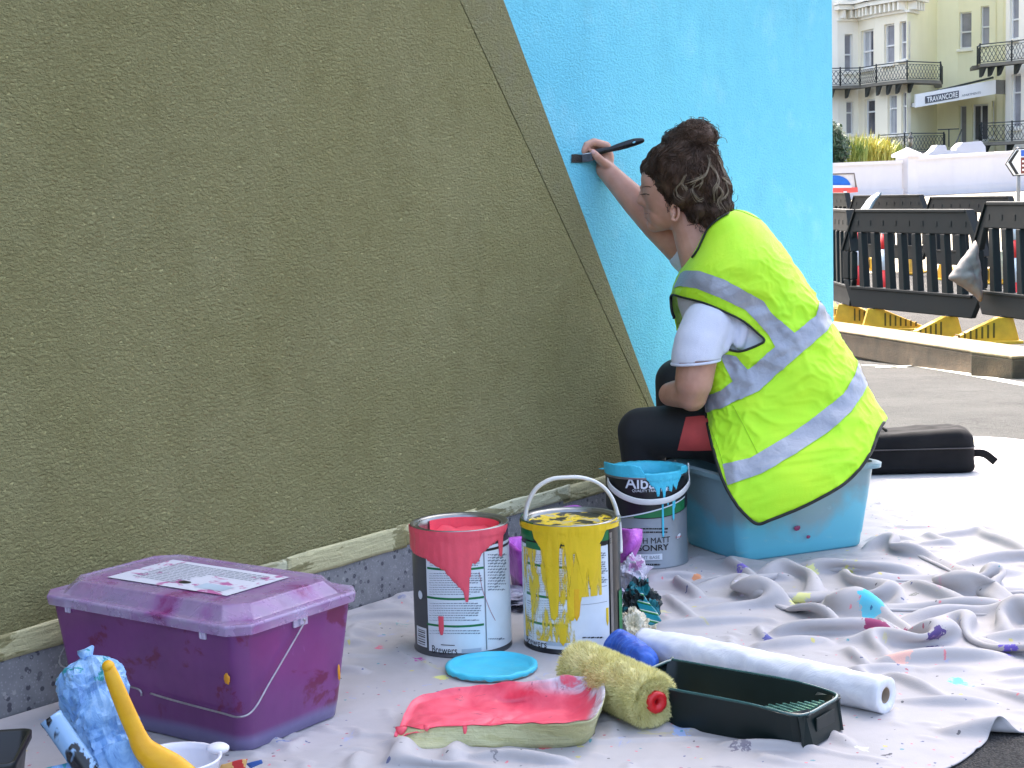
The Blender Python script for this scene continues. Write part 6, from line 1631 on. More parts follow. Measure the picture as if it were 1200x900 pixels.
# ---- the paint brush (held, so a thing of its own) ----------------------
M_bk = simple('black_brush_plastic', (16, 17, 20), .3, .1, 50)
bw0 = on_wall(670, 186, .004); 
brush = thing('paint_brush', 'flat black paint brush held against the blue wall in the painter\'s hand', 'paint brush', bw0)
pts = [P(691, 182, 3.840), P(700, 178.5, 3.846), P(709, 176, 3.850), P(715, 175, 3.851), P(724, 172.5, 3.852), P(734, 169.5, 3.853), P(744, 166.5, 3.854), P(752, 164.8, 3.855), P(755, 164.3, 3.855)]
wd = [.0105, .0085, .0070, .0060, .0080, .0090, .0088, .0062, .003]
path = smooth_path(pts, 5); bm = bmesh.new(); rings = []
for i, p in enumerate(path):
    s = i/(len(path)-1)*(len(wd)-1); j = min(len(wd)-2, int(s)); w = wd[j]+(wd[j+1]-wd[j])*(s-j); d = (path[min(i+1, len(path)-1)]-path[max(i-1, 0)]).normalized(); a = (Z-d*Z.dot(d)).normalized(); b = d.cross(a)
    rings.append([p+a*(w*math.cos(q))+b*(.0048*math.sin(q)) for q in [2*PI*k/16 for k in range(16)]])
loft(bm, rings, True, True); bm_obj('handle', bm, M_bk, brush, True)
bm = bmesh.new(); hc_ = P(743, 166.8, 3.8485); ellip(bm, hc_, (.0036, .0006, .0018), (( _R+Z*.3).normalized(), Vector((0, 1, 0)), Z), 3); bm_obj('hanging_hole', bm, simple('hole_light', (150, 215, 235), .5), brush, True)
fa = P(693.5, 184, 3.838); fb = P(681, 186, 3.828); d = (fb-fa).normalized(); a = (Z-d*Z.dot(d)).normalized(); b = d.cross(a)
bm = bmesh.new(); bm_box(bm, fa.lerp(fb, .5), (fb-fa).length, .0185, .0085, (d, a, b)); o = bm_obj('ferrule', bm, simple('painted_ferrule', (60, 66, 74), .4, .5, 120), brush); bevel_mod(o, .0015)
bm = bmesh.new(); bm_box(bm, fa.lerp(fb, .4)+a*.0098, (fb-fa).length*.9, .0012, .0088, (d, a, b)); bm_obj('ferrule_edge', bm, M_white_print, brush)
bm = bmesh.new(); rn = random.Random(8)
for i in range(260):
    u, w = rn.uniform(-1, 1), rn.uniform(-1, 1); s0 = fb+a*(u*.0085)+b*(w*.0034); e = on_wall(671+rn.uniform(-1.5, 3), 185.5-u*4.6+rn.uniform(-.8, .8), .0015)
    bm_tube(bm, [s0, s0.lerp(e, .55)+a*rn.gauss(0, .0006), e], lambda t: .0007*(1-.5*t), 4, cap=False)
tag(bm_obj('bristles', bm, M_bk, brush), kind='stuff')
# ================================================================== barriers, signs, wall and hotel across the street
M_bar = simple('black_barrier_plastic', (22, 27, 29), .6, .2, 3, spec=.2)
M_foot = simple('yellow_rubber_foot', (206, 156, 34), .6, .18, 9)
M_footd = simple('foot_recess_shade', (96, 76, 20), .8, .1, 9)  # darker yellow paints recess shade onto solid boxes on the foot
def barrier_proto(label):
    """one metre high, two metres long plastic work barrier: slotted panel on two swivelling feet"""
    W_, H0, H1 = 1.94, .13, 1.0; o = thing('barrier', label, 'barrier'); 
    d = .045
    def bx(bm, x0, x1, z0, z1, dd=d, y=0): bm_box(bm, ((x0+x1)/2, y, (z0+z1)/2), x1-x0, dd, z1-z0)
    outline = [(-.97+.10, 1.0), (.97-.10-.05, 1.0), (.97-.02, .80), (.97, .72), (.97, .36), (.87, .14), (-.87, .14), (-.97, .36), (-.97, .72), (-.95, .80)]
    n = 11; sw = (1.94-.20)/n
    # top beam
    bm = bmesh.new(); bm_prism(bm, [Vector((x, -d/2, z)) for x, z in ((-.76, 1.0), (.76, 1.0), (.97, .66), (.87, .66), (.80, .82), (-.80, .82), (-.87, .66), (-.97, .66))], Vector((0, d, 0)))
    t_ = bm_obj('top_beam', bm, M_bar, o); bevel_mod(t_, .008, 2)
    bm = bmesh.new(); bx(bm, -.76, .76, .985, 1.012, .07); t_ = bm_obj('top_lip', bm, M_bar, o); bevel_mod(t_, .006, 2)
    bm = bmesh.new(); bm_prism(bm, [Vector((x, -d/2, z)) for x, z in ((-.97, .42), (-.88, .42), (-.86, .36), (.86, .36), (.88, .42), (.97, .42), (.83, .19), (-.83, .19))], Vector((0, d, 0))); t_ = bm_obj('bottom_beam', bm, M_bar, o); bevel_mod(t_, .008, 2)
    for i in range(9):
        x = -.74+i*.185
        bm = bmesh.new(); bm_box(bm, (x, -d/2-.001, .90), .04, .006, .04); bm_obj('moulded_stud', bm, M_bar, o)
    for s in (-1, 1):
        bm = bmesh.new(); bx(bm, min(s*.97, s*.875), max(s*.97, s*.875), .422, .658, .05); t_ = bm_obj('end_post', bm, M_bar, o); bevel_mod(t_, .01, 2)
        bm = bmesh.new(); bm_prism(bm, [Vector((s*x, -.036, z)) for x, z in ((.76, 1.010), (.775, 1.008), (.985, .665), (.960, .665))], Vector((0, .072, 0))); bm_obj('corner_lip', bm, M_bar, o)
    for i in range(1, 9):
        x = -.87+i*(1.74/9)
        bm = bmesh.new(); bm_prism(bm, [Vector((x+.018-.040, -.03, .36)), Vector((x+.018+.040, -.03, .36)), Vector((x-.018+.030, -.03, .822)), Vector((x-.018-.030, -.03, .822))], Vector((0, .06, 0))); t_ = bm_obj('upright', bm, M_bar, o); bevel_mod(t_, .006, 1)
    bm = bmesh.new(); bx(bm, -.84, .84, .345, .368, .075); t_ = bm_obj('slot_sill', bm, M_bar, o); bevel_mod(t_, .004, 1)
    for s in (-.53, .53):
        bm = bmesh.new(); bm_tube(bm, [Vector((s, 0, .10)), Vector((s, 0, .20))], .035, 12); bm_obj('foot_pin', bm, M_bar, o)
    return o
def foot_part(par, s, rot):
    """wedge shaped yellow foot, swivelled by rot under the panel"""
    M_ = Matrix.Translation(Vector((s, 0, 0))) @ Matrix.Rotation(rot, 4, 'Z')
    bm = bmesh.new(); w = .035; L = .42
    for sg in (1,):
        pr = [(-.10, 0), (L, 0), (L, .03), (.06, .19), (-.05, .19), (-.09, .05)]
        bm_prism(bm, [Vector((x, -w, z)) for x, z in pr], Vector((0, 2*w, 0)))
        bm_box(bm, (L/2-.06, 0, .012), L+.10, .17, .024)
    bmesh.ops.transform(bm, matrix=M_, verts=bm.verts); f = bm_obj('foot', bm, M_foot, par); bevel_mod(f, .006, 2)
    for i in range(7):
        x = .09+i*.042; h = .145*(1-(x-.06)/(L-.06))+.02
        bm = bmesh.new()
        bm_box(bm, (x, 0, .035+h*.42), .014, 2*w+.006, h*.70)
        bmesh.ops.transform(bm, matrix=M_, verts=bm.verts); q = bm_obj('foot_slot_shade', bm, M_footd, f)
def copy_tree(o, parent=None):
    c = o.copy(); COL.objects.link(c)
    if parent is not None: c.parent = parent
    for ch in [x for x in scene.objects if x.parent == o]: copy_tree(ch, c)
    return c
GRP = 'black plastic barriers round the road works'
def place_barrier(o, a, b, label):
    """a, b: left and right foot of the panel line (x, y)"""
    c = (Vector(a)+Vector(b))/2; d = (Vector(b)-Vector(a)).normalized(); o.location = (c.x, c.y, ground_z(c.x, c.y)); o.rotation_euler = (0, 0, math.atan2(d.y, d.x)); tag(o, label, 'barrier', GRP)
pr_ = barrier_proto('x')
def xy_at(px, Y): q = P(px, 300, Y); return Vector((q.x, Y))
specs = [  # px and distance of the left end, px and distance of the right end, label, foot swivels
  ((990, 14.15), (1148, 12.4), 'black slotted barrier nearest the blue wall, grey sandbag at its right end', (1.15, -1.75)),
  ((1143, 12.25), (1262, 10.9), 'black slotted barrier cut by the right edge of the picture', (-1.75, -1.2)),
  ((955, 15.9), (990, 14.4), 'black barrier mostly hidden behind the edge of the blue wall', (.3, 1.2)),
  ((994, 22.6), (1077, 21.0), 'farther black barrier with a grey plastic sheet thrown over its top', (.4, 2.2)),
  ((1082, 20.6), (1194, 18.8), 'farther black barrier standing left of the arrow road sign', (.2, -2.6)),
  ((1193, 18.6), (1330, 16.9), 'far black barrier just entering the picture at the right edge', (.4, 2.4)),
  ((950, 24.5), (992, 22.8), 'far barrier end below the red and blue works sign', (.4, 2.4)),
]
barriers = []
for i, (a, b, lab, sw) in enumerate(specs):
    o = pr_ if i == 0 else copy_tree(pr_)
    A, B = xy_at(*a), xy_at(*b); d = (B-A).normalized(); c = (A+B)/2
    place_barrier(o, A, A+d*1.94, lab); barriers.append(o)
bpy.context.view_layer.update()
for o, sp_ in zip(barriers, specs):
    for s, r in zip((-.53, .53), sp_[3]):
        n0 = set(scene.objects)
        foot_part(o, s, r)
        for q in set(scene.objects)-n0:
            q.matrix_parent_inverse = Matrix.Identity(4)
# the first one's own parts were built at the origin before it moved
for ch in [x for x in scene.objects if x.parent in barriers]: ch.matrix_parent_inverse = Matrix.Identity(4)
# sandbag
M_sand = simple('grey_sandbag', (118, 110, 108), .85, .12, 14, .5, 120, bdist=.004)
def inflate(name, outline, Y, thick, mat, par=None, sag=.004, n=60, rings=9):
    loop_ = [P(p.x, p.y, Y) for p in (lambda L: L)(loop_resample([Vector((x, y, 0)) for x, y in outline], n))]; c = sum(loop_, Vector())/n
    bm = bmesh.new(); vs_ = {}
    for side in (-1, 1):
        R = []
        for r in range(rings+1):
            k = 1-r/rings
            if r == 0 and side == 1: R.append(vs_['rim']); continue
            row = []
            for p in loop_:
                q = c.lerp(p, k); th = thick*math.sqrt(max(0, 1-k*k)); w = 1+.35*mnoise.noise(q*9)
                row.append(bm.verts.new(q+Vector((0, side*th*w, 0))+mnoise.noise_vector(q*22)*sag*(1-k*.7)))
            R.append(row)
            if r == 0: vs_['rim'] = row
        for A_, B_ in zip(R[:-1], R[1:]):
            for k in range(n): f = bm.faces.new((A_[k], A_[(k+1) % n], B_[(k+1) % n], B_[k])); f.smooth = True
    bmesh.ops.remove_doubles(bm, verts=bm.verts, dist=1e-6)
    return bm_obj(name, bm, mat, par, True)
bo = inflate('sandbag', [(1143, 282), (1137, 290), (1127, 303), (1116, 318), (1111, 326), (1118, 331), (1130, 338), (1142, 347), (1150, 353), (1151, 335), (1149, 312), (1146, 292)], 12.0, .085, M_sand, None, .022)
tag(bo, 'grey sandbag slung over the joint between the two nearest black barriers', 'sandbag')
wbag = crumpled('sandbag', P(1170, 312, 12.6), (.05, .05, .11), simple('cream_bag', (206, 198, 168), .8, .1, 20), None, 3, 4, .3, 1.6); tag(wbag, 'small cream bag hanging behind the right hand black barrier', 'bag')
# grey sheet over the far barrier
bm = bmesh.new(); g = []
pts_a = [(1028, 227), (1018, 232), (1012, 240), (1008, 246), (1006, 254)]
pts_b = [(1033, 226), (1026, 235), (1022, 243), (1018, 250), (1012, 256)]
A = smooth_path([P(x, y, 21.6) for x, y in pts_a], 4); B = smooth_path([P(x, y, 21.4) for x, y in pts_b], 4)
for a, b in zip(A, B): g.append([bm.verts.new(a.lerp(b, k/6)+Vector((0, -.06*math.sin(k/6*PI), .02*math.sin(k*1.7)))) for k in range(7)])
for i in range(len(g)-1):
    for k in range(6): f = bm.faces.new((g[i][k], g[i+1][k], g[i+1][k+1], g[i][k+1])); f.smooth = True
o = bm_obj('plastic_sheet', bm, simple('grey_sheet', (120, 132, 138), .35, .2, 9), None, True); o.modifiers.new('t', 'SOLIDIFY').thickness = .01; tag(o, 'grey plastic sheet hanging over the top of the far black barrier', 'sheet')
# red and white traffic cylinders seen through the slots
M_rw_r = simple('cone_red', (214, 40, 40), .5, .1, 12); M_rw_w = simple('cone_white', (206, 210, 216), .5, .05, 12)
def bollard(px, Y, label, r=.042, h=.92, tall=None):
    c = P(px, 300, Y); z0 = ground_z(c.x, c.y); o = thing('traffic_cone', label, 'traffic cone', (c.x, c.y, z0), 0, 'red and white cones behind the barriers')
    def seg(z1, z2, m, nm):
        bm = bmesh.new(); k = lambda z: r*(1.9-1.25*z/h); bm_lathe(bm, [(0, z1), (k(z1), z1), (k(z2), z2), (0, z2)], (c.x, c.y, z0), 20); bm_obj(nm, bm, m, o, True)
    seg(.04, .30, M_rw_r, 'red_body'); seg(.302, .52, M_rw_w, 'white_sleeve'); seg(.522, .68, M_rw_r, 'red_band'); seg(.682, .86, M_rw_w, 'white_band'); seg(.862, h, M_rw_r, 'red_top')
    bm = bmesh.new(); bm_box(bm, (c.x, c.y, z0+.022), r*5, r*5, .04); bm_obj('base', bm, M_bar, o)
for px, Y, lab in ((1001, 18.5, 'red and white cone seen through the leftmost slots of the nearest barrier'), (1037, 17.5, 'red and white cone in the middle of the fenced area'), (1190, 15.0, 'red and white cone behind the barrier at the right edge')):
    bollard(px, Y, lab)
# small red plank at ground level among the feet
# red / white works sign with blue disc, behind
Yg = 26.0
sg = thing('works_sign', 'red and white works board with a blue disc, at the edge of the blue wall', 'sign', P(984, 262, Yg))
def quad_px(bm, pts, Y, th=.03): bm_prism(bm, [P(x, y, Y) for x, y in pts], Vector((0, th, 0)))
bm = bmesh.new(); quad_px(bm, [(960, 204), (1001, 203.5), (1003, 219), (960, 219)], Yg); bm_obj('panel', bm, simple('sign_grey_white', (206, 200, 202), .5), sg)
bm = bmesh.new(); c = [P(978+19*math.cos(q), 218.5-13*math.sin(q), Yg-.01) for q in [PI*k/18 for k in range(19)]]; bm_prism(bm, c, Vector((0, .008, 0))); bm_obj('blue_disc', bm, simple('sign_blue', (24, 100, 190), .4), sg)
bm = bmesh.new(); bm_tube(bm, [P(960, 204, Yg-.005), P(1001, 203.3, Yg-.005), P(1003.5, 220, Yg-.005)], .014, 6); bm_obj('frame', bm, simple('sign_frame', (110, 104, 104), .5, metallic=.5), sg)
bm = bmesh.new(); quad_px(bm, [(960, 219.5), (1005, 219.5), (1005.5, 225), (996, 226), (994, 240), (990, 246), (986, 230), (980, 226), (960, 226)], Yg-.02, .05); bm_obj('red_board', bm, simple('board_red', (222, 84, 78), .5), sg)
bm = bmesh.new(); quad_px(bm, [(960, 217), (998, 217), (998, 220), (960, 220.5)], Yg-.04, .02); bm_obj('white_stripe', bm, M_rw_w, sg)
bm = bmesh.new(); quad_px(bm, [(988.5, 224), (992.5, 224), (991.5, 240), (990, 240)], Yg-.04, .015); bm_obj('white_mark', bm, M_rw_w, sg)
# arrow direction sign at the right
Ya = 30.0
sg = thing('direction_sign', 'white arrow shaped road direction sign pointing left on a grey post', 'sign', P(1193, 227, Ya))
M_sw = simple('sign_white', (226, 228, 226), .5, .03); M_sk = simple('sign_black', (24, 26, 28), .5)
bm = bmesh.new(); quad_px(bm, [(1178, 192), (1190, 174), (1290, 169), (1290, 200), (1187.5, 206.5)], Ya, .03); bm_obj('panel', bm, M_sk, sg)
bm = bmesh.new(); quad_px(bm, [(1179.2, 192), (1190.6, 175.2), (1289, 170), (1289, 199), (1188.2, 205.2)], Ya-.008, .006); bm_obj('white_face', bm, M_sw, sg)
bm = bmesh.new(); quad_px(bm, [(1181.5, 190), (1191.5, 176), (1194.5, 176), (1185.5, 190), (1194, 204), (1190.5, 204.5)], Ya-.016, .006); bm_obj('black_chevron', bm, M_sk, sg)
bm = bmesh.new(); quad_px(bm, [(1196.5, 176), (1240, 173.5), (1240, 182), (1196.5, 183)], Ya-.016, .006); bm_obj('blue_patch', bm, simple('patch_blue', (40, 90, 180), .5), sg)
bm = bmesh.new(); quad_px(bm, [(1196.5, 184.5), (1240, 183.5), (1240, 201), (1196.5, 203.5)], Ya-.016, .006); bm_obj('brown_patch', bm, simple('patch_brown', (110, 50, 44), .5), sg)
bm = bmesh.new()
for y in (188, 193, 198): quad_px(bm, [(1198, y), (1238, y-1), (1238, y+1.3), (1198, y+2.2)], Ya-.022, .005)
bm_obj('sign_lines', bm, M_sw, sg)
bm = bmesh.new(); pp = P(1193.5, 205, Ya+.06); bm_tube(bm, [Vector((pp.x, pp.y, ground_z(pp.x, pp.y))), Vector((pp.x, pp.y, pp.z+.5))], .035, 12); bm_obj('post', bm, simple('post_grey', (120, 124, 128), .5, metallic=.4), sg)
bm = bmesh.new(); pp = P(1230, 205, Ya+.06); bm_tube(bm, [Vector((pp.x, pp.y, ground_z(pp.x, pp.y))), Vector((pp.x, pp.y, pp.z+.5))], .035, 12); bm_obj('post', bm, bpy.data.materials['post_grey'], sg)

# ---- white boundary wall ------------------------------------------------
def mat_white(name, c, v=.05):
    t = NT(name); co = t.co(); n = t.noise(co, .6, 5, .65); n2 = t.noise(t.mapping(co, scale=(1, 1, .3)), 3, 4, .6)
    l = s2l(c); t.set(Base_Color=t.mix(t.ramp(n2, [(.5, 0), (.75, .25)]), t.ramp(n, [(.3, tuple(x*(1-v*2) for x in l[:3])+(1,)), (.7, l)]), tuple(x*.8 for x in l[:3])+(1,)), Roughness=.85, Normal=t.bump(t.noise(co, 20, 4, .6), .2, .01)); return t.m
M_ww = mat_white('white_wall_paint', (212, 210, 214))
w_a = on_ground(930, 239); 
Yw0, Yw1 = 50.0, 57.0
pA = P(930, 237, 49.0); pB = P(1290, 222, 57.5)
wa = Vector((pA.x, pA.y, 0)); wb = Vector((pB.x, pB.y, 0)); wdv = (wb-wa).normalized(); wnv = Vector((wdv.y, -wdv.x, 0))
bwall = thing('boundary_wall', 'long white painted boundary wall across the street with a square pier', 'wall', (wa.x, wa.y, ground_z(wa.x, wa.y)))
def along(px):
    d = ray(px, 200); n_ = wnv; t_ = (wa-CAM).dot(n_)/d.dot(n_); p = CAM+d*t_; return (p-wa).dot(wdv), t_
def z_at(px, py): d = ray(px, py); t_ = (wa-CAM).dot(wnv)/d.dot(wnv); return (CAM+d*t_).z
def wseg(px0, px1, yt0, yt1, cap=True):
    s0, s1 = along(px0)[0], along(px1)[0]; z0, z1 = z_at(px0, yt0), z_at(px1, yt1)
    a, b = wa+wdv*s0, wa+wdv*s1
    for q in (a, b): q.z = ground_z(q.x, q.y)-.2
    bm = bmesh.new(); bm_prism(bm, [a, b, Vector((b.x, b.y, z1)), Vector((a.x, a.y, z0))], -wnv*.35); bm_obj('panel', bm, M_ww, bwall)
    if cap:
        bm = bmesh.new(); bm_prism(bm, [Vector((a.x, a.y, z0))+wnv*.05, Vector((b.x, b.y, z1))+wnv*.05, Vector((b.x, b.y, z1+.10))+wnv*.05, Vector((a.x, a.y, z0+.10))+wnv*.05], -wnv*.45); bm_obj('coping', bm, M_ww, bwall)
    bm = bmesh.new(); zb0, zb1 = z_at(px0, yt0+34), z_at(px1, yt1+34); bm_prism(bm, [Vector((a.x, a.y, a.z))+wnv*.06, Vector((b.x, b.y, b.z))+wnv*.06, Vector((b.x, b.y, b.z+.45))+wnv*.06, Vector((a.x, a.y, a.z+.45))+wnv*.06], -wnv*.04); bm_obj('plinth_band', bm, M_ww, bwall)
wseg(520, 899, 214, 198); wseg(900, 1057, 198, 191.5); wseg(1074, 1290, 187.5, 174)
s_ = along(1066)[0]; c = wa+wdv*s_; zt_ = z_at(1066, 184); zb_2 = ground_z(c.x, c.y)-.2
bm = bmesh.new(); bm_box(bm, (c-wnv*.1)+Z*((zt_+zb_2)/2), .50, .50, zt_-zb_2, (wdv, wnv, Z)); bm_obj('pier', bm, M_ww, bwall)
bm = bmesh.new(); cc_ = c-wnv*.1+Z*zt_
bm_box(bm, cc_+Z*.05, .68, .68, .10, (wdv, wnv, Z)); o = bm_obj('pier_cap', bm, M_ww, bwall)
bm = bmesh.new(); q = [bm.verts.new(cc_+Z*.10+wdv*(a*.32)+wnv*(b*.32)) for a, b in ((-1, -1), (1, -1), (1, 1), (-1, 1))]; tpv = bm.verts.new(cc_+Z*.30); bm.faces.new(q)
for k in range(4): bm.faces.new((q[k], q[(k+1) % 4], tpv))
bm_obj('pier_cap_top', bm, M_ww, bwall)
# white block and sloping stair wall behind the boundary wall
st = thing('stair_wall', 'white stepped entrance wall rising behind the boundary wall', 'wall', P(1130, 185, 62))
for pts in ([(1120, 190), (1121, 173), (1128, 167), (1150, 165), (1155, 172), (1156, 190)], [(1078, 188), (1094, 176), (1098, 170), (1108, 170), (1110, 176), (1122, 176), (1122, 192), (1078, 192)]):
    bm = bmesh.new(); quad_px(bm, pts, 62, .8); bm_obj('parapet', bm, M_ww, st)

# ---- lamp post by the gate ---------------------------------------------
Yl = 60.0; lp_ = thing('gate_lamp', 'small black lantern on a short post behind the white pier', 'lamp', P(1067, 180, Yl))
M_blk = simple('iron_black_hazed', (58, 64, 64), .6, .2, 5)  # iron lightened, distance haze painted into its colour
bm = bmesh.new(); a = P(1067, 186, Yl); b = P(1067, 172, Yl); bm_tube(bm, [a, b], .05, 10); bm_obj('post', bm, M_blk, lp_)
bm = bmesh.new(); b = P(1067, 172, Yl); bm_lathe(bm, [(0, 0), (.05, 0), (.085, .30), (0, .30)], b, 6); bm_obj('lantern', bm, simple('lantern_glass', (110, 104, 90), .2, .2), lp_)
bm = bmesh.new(); bm_lathe(bm, [(.0, .31), (.105, .31), (.105, .33), (.03, .42), (.01, .48), (0, .48)], b, 6); bm_obj('lantern_top', bm, M_blk, lp_)

# ---- hotel ----------------------------------------------------------------
def mat_hotel(name, c):
    t = NT(name); co = t.co(); n = t.noise(co, .35, 4, .6); n2 = t.noise(t.mapping(co, scale=(1, 1, .15)), 1.4, 5, .65)
    l = s2l(c); t.set(Base_Color=t.mix(t.ramp(n2, [(.48, 0), (.75, .3)]), t.ramp(n, [(.3, tuple(x*.92 for x in l[:3])+(1,)), (.7, l)]), tuple(x*y for x, y in zip(l[:3], (.82, .82, .76)))+(1,)), Roughness=.85); return t.m
M_crm = mat_hotel('cream_stucco', (247, 239, 214)); M_crm2 = mat_hotel('yellow_cream_stucco', (245, 240, 202)); M_trim = mat_hotel('pale_trim', (249, 244, 228))
t = NT('window_glass_hazed'); co = t.co(); n = t.noise(co, .8, 3, .6); t.set(Base_Color=t.ramp(n, [(.3, (.22, .22, .24, 1)), (.7, (.38, .38, .40, 1))]), Roughness=.08); M_glass = t.m  # pale pane colour stands in for haze over the hotel
t = NT('window_glass_dark_hazed'); co = t.co(); n = t.noise(co, .8, 3, .6); t.set(Base_Color=t.ramp(n, [(.3, (.05, .05, .058, 1)), (.7, (.13, .13, .145, 1))]), Roughness=.08); M_glassd = t.m  # dark panes lifted too, haze put into the colour
M_sash = simple('sash_white', (226, 226, 222), .5, .03)
M_curt = simple('net_curtain', (170, 172, 172), .8, .12, 2)
YH = 86.0
# ground plan of the front: faces through these (pixel x, distance) corners
hotel = thing('hotel', 'cream stuccoed seaside hotel with bay windows, iron balconies and a white entrance canopy', 'hotel', P(1090, 190, YH+2))
def hp_(px, Y): q = P(px, 150, Y); return Vector((q.x, q.y, 0))
PLAN = [(620, 91.5), (982, 88.5), (1006, 88.8), (1026, 87.0), (1063, 84.8), (1075, 86.0), (1098, 89.6), (1122, 89.2), (1160, 88.0), (1172, 87.6), (1178, 85.6), (1260, 81.0)]
# each facade face: (index, material)
def face_wall(i, mat, z0=1.2, z1=20.0, th=.5, name='wall'):
    a, b = hp_(*PLAN[i]), hp_(*PLAN[i+1]); d = (b-a).normalized(); n_ = Vector((d.y, -d.x, 0))
    return a, b, d, n_
def z_on(a, n_, px, py): d = ray(px, py); t_ = (a-CAM).dot(n_)/d.dot(n_); return (CAM+d*t_)
def facade(i, mat, wins, z0=1.0, z1=17.0):
    """wall face with real window openings; wins: list of (x0,y0,x1,y1, kind) in picture measure"""
    a, b, d, n_ = face_wall(i, mat); L = (b-a).length
    cuts = []
    for (x0, y0, x1, y1, kind) in wins:
        p0 = z_on(a, n_, x0, y1); p1 = z_on(a, n_, x1, y0); pm = z_on(a, n_, x0, y0); s0, s1 = (p0-a).dot(d), (p1-a).dot(d); cuts.append((max(.05, s0), min(L-.05, s1), p0.z*.5+z_on(a, n_, x1, y1).z*.5, p1.z*.5+pm.z*.5, kind))
    ss = sorted({0.0, L}|{c[0] for c in cuts}|{c[1] for c in cuts}); zz = sorted({z0, z1}|{c[2] for c in cuts}|{c[3] for c in cuts})
    bm = bmesh.new(); vt = {}
    def V_(s, z, dep=0):
        k = (round(s, 4), round(z, 4), dep)
        if k not in vt: vt[k] = bm.verts.new(a+d*s-n_*(.28*dep)+Z*z)
        return vt[k]
    for s0, s1 in zip(ss[:-1], ss[1:]):
        for y0, y1 in zip(zz[:-1], zz[1:]):
            sc_, zc = (s0+s1)/2, (y0+y1)/2
            if any(c[0] < sc_ < c[1] and c[2] < zc < c[3] for c in cuts): continue
            bm.faces.new((V_(s0, y0), V_(s1, y0), V_(s1, y1), V_(s0, y1)))
    for c in cuts:
        for (q0, q1) in (((c[0], c[2]), (c[1], c[2])), ((c[1], c[2]), (c[1], c[3])), ((c[1], c[3]), (c[0], c[3])), ((c[0], c[3]), (c[0], c[2]))):
            bm.faces.new((bm.verts.new(a+d*q0[0]+Z*q0[1]), bm.verts.new(a+d*q1[0]+Z*q1[1]), bm.verts.new(a+d*q1[0]-n_*.28+Z*q1[1]), bm.verts.new(a+d*q0[0]-n_*.28+Z*q0[1])))
    bm_obj('wall', bm, mat, hotel)
    for c in cuts:
        s0, s1, y0, y1, kind = c; w = s1-s0; h = y1-y0; fw = min(.09, w*.1)
        def bx(bm_, u0, u1, v0, v1, dep, th): bm_box(bm_, a+d*((u0+u1)/2)-n_*(dep)+Z*((v0+v1)/2), u1-u0, th, v1-v0, (d, n_, Z))
        bm = bmesh.new(); bx(bm, s0, s0+fw, y0, y1, .20, .10); bx(bm, s1-fw, s1, y0, y1, .20, .10); bx(bm, s0+fw, s1-fw, y0, y0+fw*1.3, .20, .10); bx(bm, s0+fw, s1-fw, y1-fw, y1, .20, .10)
        rails = {'s': (.46,), 'd': (.66,), 'p': (), 'f': (.72,)}[kind[0]]
        for r_ in rails: bx(bm, s0+fw, s1-fw, y0+h*r_-.04, y0+h*r_+.04, .19, .09)
        if 'm' in kind: bx(bm, (s0+s1)/2-.035, (s0+s1)/2+.035, y0+fw, y1-fw, .205, .08)
        fr_o = bm_obj('window', bm, M_sash, hotel)
        gl = M_glassd if 'k' in kind else M_glass
        bm = bmesh.new(); bx(bm, s0+fw*.5, s1-fw*.5, y0, y1, .235, .012); bm_obj('pane', bm, gl, fr_o)
        if 'c' in kind: bm = bmesh.new(); bx(bm, s0+fw, s0+w*.42, y0+fw, y1-fw, .226, .004); bm_obj('curtain', bm, M_curt, fr_o)
        bm = bmesh.new(); bx(bm, s0-.08, s1+.08, y0-.14, y0, -.05, .22); bm_obj('sill', bm, M_trim, fr_o)
facade(0, M_trim, [(x, y0, x+11, y0+h, k) for x in (660, 710, 760, 810, 860, 910) for y0, h, k in ((44, 42, 's'), (120, 38, 'd'))])
facade(1, M_trim, [(990, 40, 999, 84, 's'), (992, 119, 1000, 157, 'd')])
facade(2, M_crm, [(1009, 35, 1023.5, 81, 'skmc'), (1013, 116, 1028 if False else 1025.5, 160, 'dk')])
facade(3, M_crm, [(1036, 28, 1048, 75, 's'), (1054, 25, 1062, 70, 's'), (1040, 111, 1051, 158, 'dc'), (1056, 108, 1062.5, 156, 'd')])
facade(4, M_crm2, [])
facade(5, M_crm2, [])
facade(6, M_crm2, [])
facade(7, M_crm2, [(1124, 14, 1138.5, 57, 's'), (1149, 7, 1159.5, 52, 's'), (1112.5 if False else 1124, 124, 1132.5, 170, 'p'), (1139, 122, 1158, 166, 'pkm')])
facade(8, M_crm2, [(1162, 118, 1171, 160, 'p')])
facade(9, M_crm2, [])
facade(10, M_trim, [(1183, -5, 1194, 46, 's'), (1184.5, 87, 1196.5, 150, 'd'), (1204, -5, 1216, 44, 's'), (1206, 84, 1218, 148, 'd')])
# the block behind the facade
a, b = hp_(940, 96), hp_(1260, 96)
bm = bmesh.new(); pl_ = [hp_(*q)+Vector((0, 1.5, 0)) for q in PLAN]+[hp_(1260, 98), hp_(620, 100)]; bm_prism(bm, [p+Z*1.0 for p in pl_], Z*16.0); bm_obj('inner_block', bm, M_crm2, hotel)
bm = bmesh.new(); pl_ = [hp_(*q)+Vector((0, -.25, 0)) for q in PLAN]+[hp_(1260, 98), hp_(620, 100)]; bm_prism(bm, [p+Z*16.9 for p in pl_], Z*.5); bm_obj('roof', bm, M_trim, hotel)
def strip_on(i, y_px, h, proud, mat, name, x_ref=None, hdn=0):
    a, b, d, n_ = face_wall(i, mat); z0 = z_on(a, n_, PLAN[i][0], y_px).z; bm = bmesh.new()
    bm_prism(bm, [a+Z*z0-d*proud*.4, b+Z*z0+d*proud*.4, b+Z*z0+n_*proud+d*proud*.4, a+Z*z0+n_*proud-d*proud*.4], Z*h); bm_obj(name, bm, mat, hotel); return z0
